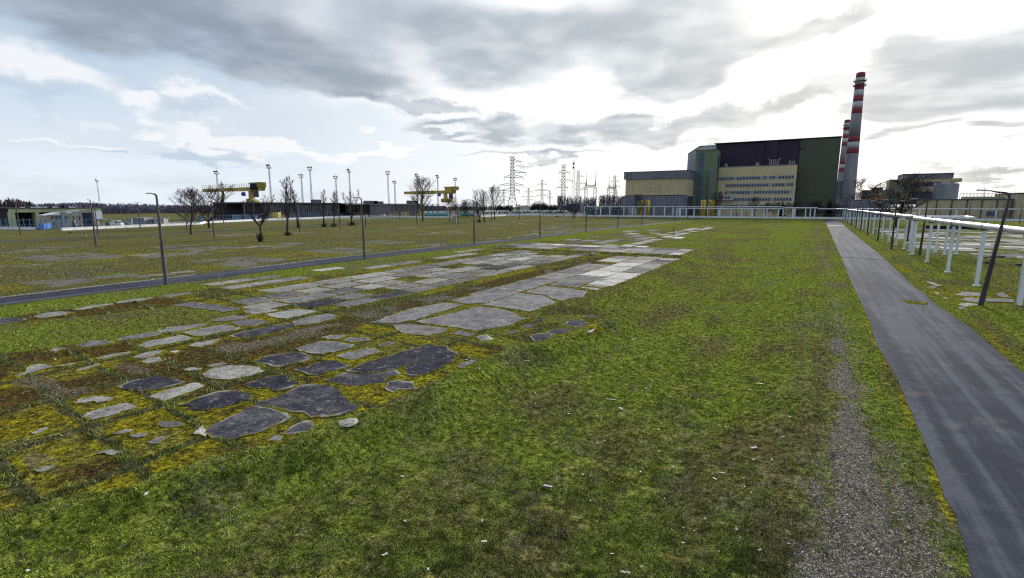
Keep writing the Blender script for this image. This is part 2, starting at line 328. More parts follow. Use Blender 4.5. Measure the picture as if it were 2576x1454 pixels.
    k['bare'] = np.clip(.6 * sst(fbm(X, Y, .8, 55), .60, .78) + .12 * sst(fbm(X, Y, 7, 58), .60, .75) * (r < 130), 0, 1) * (1 - pad)
    # old pavement showing through the turf where single pieces can no longer be told apart
    lf = sst(sdist(X, Y, LFIELD) + e * 4, -2, 3); cx = np.floor(X / 3.1); cy = np.floor(Y / 5.3)
    def ch(a, b, s):
        n = (a.astype(np.int64) * 73856093 ^ b.astype(np.int64) * 19349663 ^ s * 83492791) & 0xffff; return n / 65535.
    hcell = ch(cx, cy, 5); band = sst(fbm(X * 1.0, Y * .35, 11, 91, 3), .50, .60)
    ed = np.minimum(np.minimum(X / 3.1 - cx, 1 - X / 3.1 + cx) * 3.1, np.minimum(Y / 5.3 - cy, 1 - Y / 5.3 + cy) * 5.3)
    show = (hcell > .45) * sst(ed + (n2 - .5) * 1.2, .1, .4)
    k['conc'] = np.clip(show * (lf * band + fp * .75 * sst(n3, .36, .5) + rf * .8), 0, 1) * (.5 + .5 * ch(cx, cy, 9)) * sst(n2, .25, .45)
    k['asph'] = np.clip((ch(cx, cy, 13) > .5) * 1.0 * (.6 + .4 * (fp > .5)), 0, 1)
    k['moss'] = np.maximum(k['moss'], lf * band * (hcell <= .45) * sst(n2, .45, .6) * .6)
    k['moss'] = np.maximum(k['moss'], .34 * sst(fbm(X, Y, 1.1, 35), .60, .75) * (r < 120) * (X > -14) * (X < 3))
    k['rust'] = np.maximum(k['rust'], .42 * sst(fbm(X, Y, 1.2, 66), .60, .74) * (X > -3) * (X < 4) * (Y < 60))
    yard = sst(Y, 403, 408) * (X < 400) + (X < -262) * (X > -300) * (Y < 400) * (Y > 20)
    k['yard'] = np.clip(yard, 0, 1) * (r < 900)
    return k
def height(X, Y):
    r = np.hypot(X, Y); calm = 1 - sst(r, 110, 170)
    road = np.maximum(sst(X, interp(RR_L, Y) - 1.2, interp(RR_L, Y) - .2) * (1 - sst(X, interp(RR_R, Y) + .2, interp(RR_R, Y) + 1.2)), (1 - sst(np.abs(X + 64), 3.6, 4.8)))
    pe = np.interp(Y, [-20, 4, 11, 17, 25, 27, 37.7, 42, 64, 100, 110, 400], [-30, -18.5, -15.9, -14.9, -14.9, -14, -12.5, -17, -16.5, -17.8, -20, -20])
    d = X - pe; padz = 1 - sst(d, -.2, .1)
    val = -.85 * sst(d, .1, 2.6) * (1 - sst(X, -4, 1.5)) * sst(Y, -5, 12) * (1 - sst(Y, 90, 125))
    hump = .22 * np.exp(-((X + 3.5) / 3.0) ** 2) * sst(Y, 15, 30) * (1 - sst(Y, 100, 130))
    und = (fbm(X, Y, 6, 5) - .5) * .28 + (fbm(X, Y, .9, 6, 3) - .5) * .10 * (r < 90)
    crest = .10 * np.exp(-((d - .45) / .6) ** 2) * (Y < 104)
    h = (val + hump + crest + und * (1 - padz)) * (1 - road)
    mossy = (fbm(X, Y, .45, 8, 3) - .5) * .05 * (r < 70)
    strip = .28 * sst(Y, 87.5, 88.1) * (1 - sst(Y, 102, 106)) * sst(X, -57.5, -55) * (1 - sst(X, -18.5, -17))
    rut = -.11 * (np.exp(-((X - 1.2) / .25) ** 2) + np.exp(-((X - 2.75) / .25) ** 2)) * (Y < 60)
    h = h * calm + padz * mossy * calm * (X > -58) + strip + rut * calm
    slope = -.30 * (1 - sst(Y, -6, 9)) * 0
    return np.where(X < -58, h * .6, h)
def grid_mesh(rs, th):
    Rr, Th = np.meshgrid(rs, th, indexing='ij'); X = Rr * np.sin(Th); Y = Rr * np.cos(Th); n, m = X.shape
    i = np.arange(n - 1)[:, None] * m + np.arange(m - 1)[None, :]
    f = np.stack([i, i + m, i + m + 1, i + 1], -1).reshape(-1, 4)[:, ::-1]
    return X.ravel(), Y.ravel(), f
def np_mesh(name, co, faces, mats, k=4, attrs=None, smooth=False):
    me = bpy.data.meshes.new(name); nv = len(co); nf = len(faces)
    me.vertices.add(nv); me.vertices.foreach_set('co', np.ascontiguousarray(co, np.float32).ravel())
    me.loops.add(nf * k); me.loops.foreach_set('vertex_index', np.ascontiguousarray(faces, np.int32).ravel())
    me.polygons.add(nf); me.polygons.foreach_set('loop_start', np.arange(0, nf * k, k, dtype=np.int32))
    if smooth: me.polygons.foreach_set('use_smooth', np.ones(nf, bool))
    for a, v in (attrs or {}).items():
        if v.ndim == 1:
            at = me.attributes.new(a, 'FLOAT', 'POINT'); at.data.foreach_set('value', v.astype(np.float32))
        else:
            at = me.attributes.new(a, 'FLOAT_COLOR', 'POINT'); at.data.foreach_set('color', np.c_[v, np.ones(len(v))].astype(np.float32).ravel())
    for q in mats: me.materials.append(q)
    me.update(calc_edges=True); me.validate(); o = bpy.data.objects.new(name, me); C.objects.link(o); return o

gm = bpy.data.materials.new('turf_moss_and_gravel'); gm.use_nodes = True; t = NT(gm.node_tree); b = t.n['Principled BSDF']
pos = t.new('ShaderNodeNewGeometry').outputs['Position']
nA = t.noise(pos, 14, 5, .7); nB = t.noise(pos, 3.2, 5, .62); nC = t.noise(pos, 45, 3, .7); nD = t.noise(pos, .55, 5, .6); nE = t.noise(pos, 1.3, 4, .6); nF = t.noise(pos, 8, 6, .72)
def th(name, wdt=.13, amp=.75, nz=None, A=2.3):               # crisp organic edge from a soft attribute
    nz = nz if nz is not None else nF; amp = amp * A
    return t.mr(t.m('ADD', t.attr(name), t.m('MULTIPLY', t.m('SUBTRACT', nz, .5), amp)), .5 - wdt, .5 + wdt)
mixn = t.m('ADD', t.m('MULTIPLY', nA, .55), t.m('MULTIPLY', nB, .45))
green = t.ramp(mixn, [(0.396, (.028, .042, .010)), (0.464, (.095, .125, .018)), (0.526, (.185, .220, .030)), (0.604, (.33, .35, .075))])
olive = t.ramp(mixn, [(0.396, (.030, .030, .014)), (0.469, (.090, .088, .030)), (0.531, (.160, .148, .052)), (0.604, (.27, .24, .12))])
worn = t.ramp(mixn, [(0.396, (.032, .030, .026)), (0.474, (.090, .080, .055)), (0.536, (.155, .138, .090)), (0.614, (.26, .235, .165))])
col = t.mix(t.mr(t.m('ADD', t.attr('fresh'), t.m('ADD', t.m('MULTIPLY', t.m('SUBTRACT', nE, .5), .8), t.m('MULTIPLY', t.m('SUBTRACT', nF, .5), 1.6))), .22, .72), olive, green)
col = t.mix(t.m('MULTIPLY', t.mr(t.m('ADD', t.attr('dry'), t.m('ADD', t.m('MULTIPLY', t.m('SUBTRACT', nB, .5), 1.3), t.m('MULTIPLY', t.m('SUBTRACT', nF, .5), 2.0))), .40, .80), .85), col, worn)
soil = t.ramp(nC, [(0.422, (.020, .018, .020)), (0.552, (.07, .06, .055)), (0.63, (.16, .14, .12))])
col = t.mix(t.m('MULTIPLY', th('bare', .2, 1.0), .62), col, soil)
concc = t.mix(t.attr('asph'), t.ramp(nA, [(0.422, (.20, .19, .17)), (0.578, (.42, .40, .36))]), t.ramp(nA, [(0.422, (.055, .055, .065)), (0.578, (.16, .155, .16))]))
col = t.mix(t.m('MULTIPLY', th('conc', .16, .5), .85), col, concc)
moss = t.ramp(mixn, [(0.412, (.030, .026, .010)), (0.474, (.150, .130, .012)), (0.531, (.30, .265, .016)), (0.594, (.48, .44, .036))])
moss = t.mix(t.m('MULTIPLY', t.mr(nE, .44, .62), .7), moss, t.ramp(mixn, [(0.417, (.022, .020, .010)), (0.51, (.090, .070, .022)), (0.604, (.20, .165, .05))]))
col = t.mix(th('moss', .12, 1.05), col, moss)
rust = t.ramp(mixn, [(.41, (.020, .016, .014)), (.49, (.062, .040, .020)), (.55, (.125, .080, .026)), (.62, (.24, .18, .045))])
col = t.mix(t.m('MULTIPLY', th('rust', .14, .9, mixn), .9), col, rust)
joint_and_step_shade = t.ramp(mixn, [(0.406, (.022, .026, .014)), (0.51, (.075, .078, .035)), (0.614, (.17, .155, .10))])
col = t.mix(th('joint_and_step_shade', .16, .7), col, joint_and_step_shade)
vor = t.new('ShaderNodeTexVoronoi'); t.l.new(pos, vor.inputs['Vector']); vor.inputs['Scale'].default_value = 34
vs_ = t.new('ShaderNodeSeparateColor'); t.l.new(vor.outputs['Color'], vs_.inputs[0])
grav = t.ramp(t.m('ADD', t.m('MULTIPLY', vs_.outputs[0], .62), t.m('ADD', t.m('MULTIPLY', t.m('SUBTRACT', nF, .5), .9), .19)), [(.12, (.024, .020, .020)), (.40, (.105, .086, .070)), (.70, (.235, .20, .165)), (.92, (.60, .55, .47))])
col = t.mix(t.m('MULTIPLY', th('gravel', .24, 1.1), .9), col, grav)
yard = t.ramp(nD, [(0.422, (.13, .13, .13)), (0.552, (.26, .25, .24))]); col = t.mix(t.attr('yard'), col, yard)
col = t.mix(1.0, col, t.ramp(t.noise(pos, 5.5, 6, .75), [(.43, (.55, .55, .56)), (.50, (1, 1, 1)), (.57, (1.35, 1.32, 1.2))]), 'MULTIPLY')
t.l.new(col, b.inputs['Base Color']); b.inputs['Roughness'].default_value = 1; b.inputs['Specular IOR Level'].default_value = 0.0
bp = t.new('ShaderNodeBump'); bp.inputs['Strength'].default_value = .9; bp.inputs['Distance'].default_value = .16
t.l.new(t.m('ADD', t.m('MULTIPLY', nF, 1.0), t.m('ADD', t.m('MULTIPLY', nC, .35), t.m('MULTIPLY', nB, .8))), bp.inputs['Height']); t.l.new(bp.outputs[0], b.inputs['Normal'])

th0 = -R(30)
angs = np.unique(np.concatenate([np.linspace(-R(180), -R(84), 16), np.linspace(-R(84), R(24), 900), np.linspace(R(24), R(180), 24)]))
rs = np.concatenate([[.01, 2, 3.5], np.geomspace(5, 620, 540), np.geomspace(680, 3950, 20)])
X, Y, f = grid_mesh(rs, angs); k = masks(X, Y); Zg = height(X, Y)
ground = np_mesh('ground', np.c_[X, Y, Zg], f, [gm], 4, {a: k[a] for a in ('fresh', 'dry', 'bare', 'conc', 'asph', 'moss', 'rust', 'joint_and_step_shade', 'gravel', 'yard')}, True)
ground['kind'] = 'structure'
def hgt(x, y): return float(height(np.array([float(x)]), np.array([float(y)]))[0])

# ------------------------------------------------------------------ paths and roads
am = bpy.data.materials.new('worn_asphalt'); am.use_nodes = True; t = NT(am.node_tree); b = t.n['Principled BSDF']
pos = t.new('ShaderNodeNewGeometry').outputs['Position']
fine = t.noise(pos, 30, 4, .7); md = t.noise(pos, 1.1, 6, .6); lg = t.noise(pos, .22, 4, .55)
mp = t.new('ShaderNodeMapping'); t.l.new(pos, mp.inputs[0]); mp.inputs['Scale'].default_value = (1.5, .035, 1); tr = t.noise(mp.outputs[0], 1.0, 4, .55)
c = t.ramp(t.m('ADD', t.m('MULTIPLY', md, .2), t.m('ADD', t.m('MULTIPLY', lg, .2), t.m('MULTIPLY', tr, .6))), [(.44, (.028, .031, .046)), (.5, (.043, .047, .064)), (.56, (.074, .079, .098))])
c = t.mix(t.m('MULTIPLY', t.mr(fine, .50, .64), .16), c, (.22, .22, .22))
c = t.mix(t.m('MULTIPLY', t.mr(t.noise(pos, .5, 6, .65), .56, .66), .28), c, (.17, .15, .14))
wv = t.new('ShaderNodeTexVoronoi', feature='DISTANCE_TO_EDGE'); t.l.new(t.vm('ADD', pos, t.vm('SCALE', t.noise(pos, .8, 3, out=1), sc=1.6)), wv.inputs['Vector']); wv.inputs['Scale'].default_value = .23
c = t.mix(t.m('MULTIPLY', t.mr(wv.outputs['Distance'], .0, .010, 1, 0), t.m('MULTIPLY', t.mr(lg, .45, .6), .8)), c, (.025, .025, .03))
t.l.new(c, b.inputs['Base Color']); b.inputs['Roughness'].default_value = .9; b.inputs['Specular IOR Level'].default_value = .03
bp = t.new('ShaderNodeBump'); bp.inputs['Strength'].default_value = .35; bp.inputs['Distance'].default_value = .012; t.l.new(fine, bp.inputs['Height']); t.l.new(bp.outputs[0], b.inputs['Normal'])
def resample(pl, step):
    out = []
    for a, b_ in zip(pl, pl[1:]):
        n = max(1, int(math.hypot(b_[0] - a[0], b_[1] - a[1]) / step))
        out += [(a[0] + (b_[0] - a[0]) * i / n, a[1] + (b_[1] - a[1]) * i / n) for i in range(n)]
    return out + [pl[-1]]
def ribbon(name, left, right, z, m_, rag=.10, y0=None, y1=None, step=.5):
    ys = [q[1] for q in left + right]; a = max(min(q[1] for q in left), min(q[1] for q in right)); c_ = min(max(q[1] for q in left), max(q[1] for q in right))
    yy = [a]
    while yy[-1] < c_: yy.append(yy[-1] + step * max(.35, abs(yy[-1]) / 60))
    yy[-1] = c_; yy = np.array(yy); xl = interp(left, yy); xr = interp(right, yy); n = len(yy)
    rg = np.minimum(1.0, 1.0) * rag
    xl = xl + (fbm(yy, yy * 0, .7, 3) - .5) * rg * 4; xr = xr + (fbm(yy, yy * 0 + 9, .7, 4) - .5) * rg * 4; m = MB(); vs = []
    for i in range(n):
        for s in range(7):
            u = s / 6; vs.append((xl[i] * (1 - u) + xr[i] * u, yy[i], z + .015 * math.sin(math.pi * u)))
        vs.append((xl[i], yy[i], -.06)); vs.append((xr[i], yy[i], -.06))
    fs = []
    for i in range(n - 1):
        o = i * 9; p = o + 9
        fs += [(o + s, o + s + 1, p + s + 1, p + s) for s in range(6)] + [(o + 7, o, p, p + 7), (o + 6, o + 8, p + 8, p + 6)]
    m.add(vs, fs); return m.build(name, m_, kind='structure')
path_r = ribbon('path', RR_L, RR_R, .022, am, .032)
path_l = ribbon('path', RL_T, RL_B, .022, am, .05)
P2 = [(-167, -10), (-167.4, 44.5), (-169, 63), (-173, 90), (-181, 120), (-203, 181), (-219, 240), (-232, 290), (-236, 330)]
ribbon('path', [(x - 2.0, y) for x, y in P2], [(x + 2.0, y) for x, y in P2], .024, am, .05, step=2)
m = MB(); m.box(-240, 320, 385.5, 394.5, -.1, .018); m.build('road', am, kind='structure')
# grass-grown notch cut into the right path and pale cross marks
notch = [G(Z8(*p)) for p in ((832, 1046), (900, 1042), (990, 1053), (1062, 1062), (1058, 1080), (1000, 1082), (900, 1072))]
m = MB(); m.prism(notch, 0, .045); nt = m.build('turf_patch', gm, kind='structure')
nv = len(nt.data.vertices)
for a, v in (('fresh', .45), ('dry', .5), ('moss', .42)):
    at = nt.data.attributes.new(a, 'FLOAT', 'POINT'); at.data.foreach_set('value', [v] * nv)
chalk = mat('pale_concrete', (.42, .40, .37), .9, .25, 2.0, .3)
m = MB(); y_ = G(Z8(280, 421))[1]; m.box(interp(RR_L, y_) + .2, interp(RR_R, y_) - .2, y_ - 2.2, y_ + 2.2, 0, .046)
m.build('concrete_strip', chalk, kind='structure')
crk = mat('crack_dirt', (.02, .02, .02), .95, .1, 5)
pts = [G(Z8(*p)) for p in ((340, 684), (450, 690), (560, 702), (640, 706), (706, 712))]
m = MB()
for a, b2 in zip(pts, pts[1:]): m.beam((*a, .038), (*b2, .038), .05, .05, 4)
m.build('crack', crk, kind='structure')
# kerb edging along the far side of the left path
kerb = bpy.data.objects.new('path_edging', None); C.objects.link(kerb); kerb['kind'] = 'structure'
base = None; y = 5.0
while y < 150:
    L = random.uniform(.9, 2.6)
    if vnoise(np.array([y]), np.array([0.]), 9, 5)[0] > .42:
        x = float(interp(RL_T, y + L / 2)) - .22; m = MB(); m.box(-.09, .09, -L / 2, L / 2, -.05, random.uniform(.05, .09))
        o = m.build('kerb_stone', chalk, kerb, loc=(x, y + L / 2, .0))
    y += L + .06

# ------------------------------------------------------------------ broken pavement slabs
def slab_mat(name, lo, mid, hi, rough=.85, stain=(.03, .03, .035), white=(.40, .385, .34), st=.35):
    m_ = bpy.data.materials.new(name); m_.use_nodes = True; t = NT(m_.node_tree); b = t.n['Principled BSDF']
    pos = t.new('ShaderNodeNewGeometry').outputs['Position']; oi = t.new('ShaderNodeObjectInfo').outputs['Random']
    a = t.noise(pos, 1.0, 6, .62); f = t.noise(pos, 22, 4, .7); l_ = t.noise(pos, .35, 4, .5)
    c = t.ramp(t.m('ADD', t.m('MULTIPLY', a, .45), t.m('ADD', t.m('MULTIPLY', l_, .25), t.m('ADD', t.m('MULTIPLY', f, .2), t.m('MULTIPLY', oi, .12)))), [(.40, lo), (.5, mid), (.60, hi)])
    c = t.mix(1.0, c, t.ramp(t.noise(pos, 7, 7, .78), [(.38, (.48, .48, .52)), (.5, (1, 1, 1)), (.60, (1.45, 1.42, 1.34))]), 'MULTIPLY')
    c = t.mix(t.m('MULTIPLY', t.mr(t.noise(pos, 2.6, 7, .75), .56, .64), .55), c, white)
    c = t.mix(t.m('MULTIPLY', t.mr(t.noise(pos, 1.2, 7, .7, .3), .53, .62), st), c, stain)
    c = t.mix(t.m('MULTIPLY', t.mr(t.noise(pos, 30, 2, .8), .62, .70), .55), c, (.5, .48, .45))
    e = t.attr('edge'); mo = t.ramp(f, [(.40, (.03, .028, .010)), (.5, (.13, .11, .014)), (.60, (.30, .27, .03))])
    pale = t.mr(t.m('ADD', e, t.m('MULTIPLY', t.m('SUBTRACT', a, .5), 1.2)), .55, .72); c = t.mix(t.m('MULTIPLY', t.m('MULTIPLY', pale, t.mr(l_, .46, .56)), .75), c, white)
    k_ = t.mr(t.m('ADD', e, t.m('ADD', t.m('MULTIPLY', t.m('SUBTRACT', t.noise(pos, 1.6, 7, .74), .5), 3.4), t.m('MULTIPLY', t.m('SUBTRACT', f, .5), .9))), .86, .98)
    c = t.mix(k_, c, mo); t.l.new(c, b.inputs['Base Color']); b.inputs['Roughness'].default_value = .95; b.inputs['Specular IOR Level'].default_value = .04
    bp = t.new('ShaderNodeBump'); bp.inputs['Strength'].default_value = .7; bp.inputs['Distance'].default_value = .03
    t.l.new(t.m('ADD', f, t.m('MULTIPLY', k_, 1.2)), bp.inputs['Height']); t.l.new(bp.outputs[0], b.inputs['Normal']); return m_
SM = {'c': slab_mat('weathered_concrete', (.13, .122, .115), (.215, .203, .19), (.32, .305, .285)),
      'm': slab_mat('grey_concrete', (.075, .071, .080), (.135, .128, .133), (.215, .205, .20)),
      'd': slab_mat('tarred_concrete', (.016, .016, .026), (.034, .033, .046), (.085, .082, .090), .75, (.012, .012, .020), (.34, .33, .31), .6),
      'w': slab_mat('bleached_concrete', (.28, .27, .25), (.42, .40, .37), (.55, .53, .49), .9, (.2, .2, .19), (.6, .58, .53), .3)}
def pavement(name):
    o = bpy.data.objects.new(name, None); C.objects.link(o); o['kind'] = 'structure'; return o
POLY = []
pave_near, pave_far, pave_right = pavement('old_pavement'), pavement('old_pavement'), pavement('old_pavement')
def slab(poly, kind, parent, z=None, rag=.13, step=.2, th=.035, tilt=0.0):
    cx = sum(p[0] for p in poly) / len(poly); cy = sum(p[1] for p in poly) / len(poly)
    pts = resample(list(poly) + [poly[0]], step)[:-1]; n = len(pts)
    if n < 4: return
    P = np.array(pts); nx = (fbm(P[:, 0], P[:, 1], .55, 71, 3) - .5) * rag * 2.6; ny = (fbm(P[:, 0], P[:, 1], .55, 72, 3) - .5) * rag * 2.6
    P = P + np.c_[nx, ny] - [cx, cy]; size = np.sqrt(max(np.ptp(P[:, 0]) * np.ptp(P[:, 1]), .01)); s = max(.40, 1 - .75 / max(size, .5))
    POLY.append(([(float(p[0] + cx), float(p[1] + cy)) for p in P[::2]], P[:, 0].min() + cx, P[:, 0].max() + cx, P[:, 1].min() + cy, P[:, 1].max() + cy))
    zb = hgt(cx, cy) if z is None else z; tx = random.uniform(-tilt, tilt); ty = random.uniform(-tilt, tilt)
    area = float(np.sum(P[:, 0] * np.roll(P[:, 1], -1) - np.roll(P[:, 0], -1) * P[:, 1]))
    if area < 0: P = P[::-1]
    zf = lambda q: th + q[0] * tx + q[1] * ty
    v = [(p[0], p[1], -.12) for p in P] + [(p[0], p[1], zf(p)) for p in P] + [(p[0] * s, p[1] * s, zf(p) + .004) for p in P]
    fs = [(i, (i + 1) % n, n + (i + 1) % n, n + i) for i in range(n)] + [(n + i, n + (i + 1) % n, 2 * n + (i + 1) % n, 2 * n + i) for i in range(n)] + [tuple(range(2 * n, 3 * n))]
    me = bpy.data.meshes.new('slab'); me.from_pydata(v, [], fs); me.materials.append(SM[kind])
    at = me.attributes.new('edge', 'FLOAT', 'POINT'); at.data.foreach_set('value', [1.0] * (2 * n) + [0.0] * n); me.update()
    o = bpy.data.objects.new('slab', me); C.objects.link(o); o.parent = parent; o.location = (cx, cy, zb); return o
def tr(fn, kind, pts, par=None, **kw): slab([G(fn(*p)) for p in pts], kind, par or pave_near, **kw)
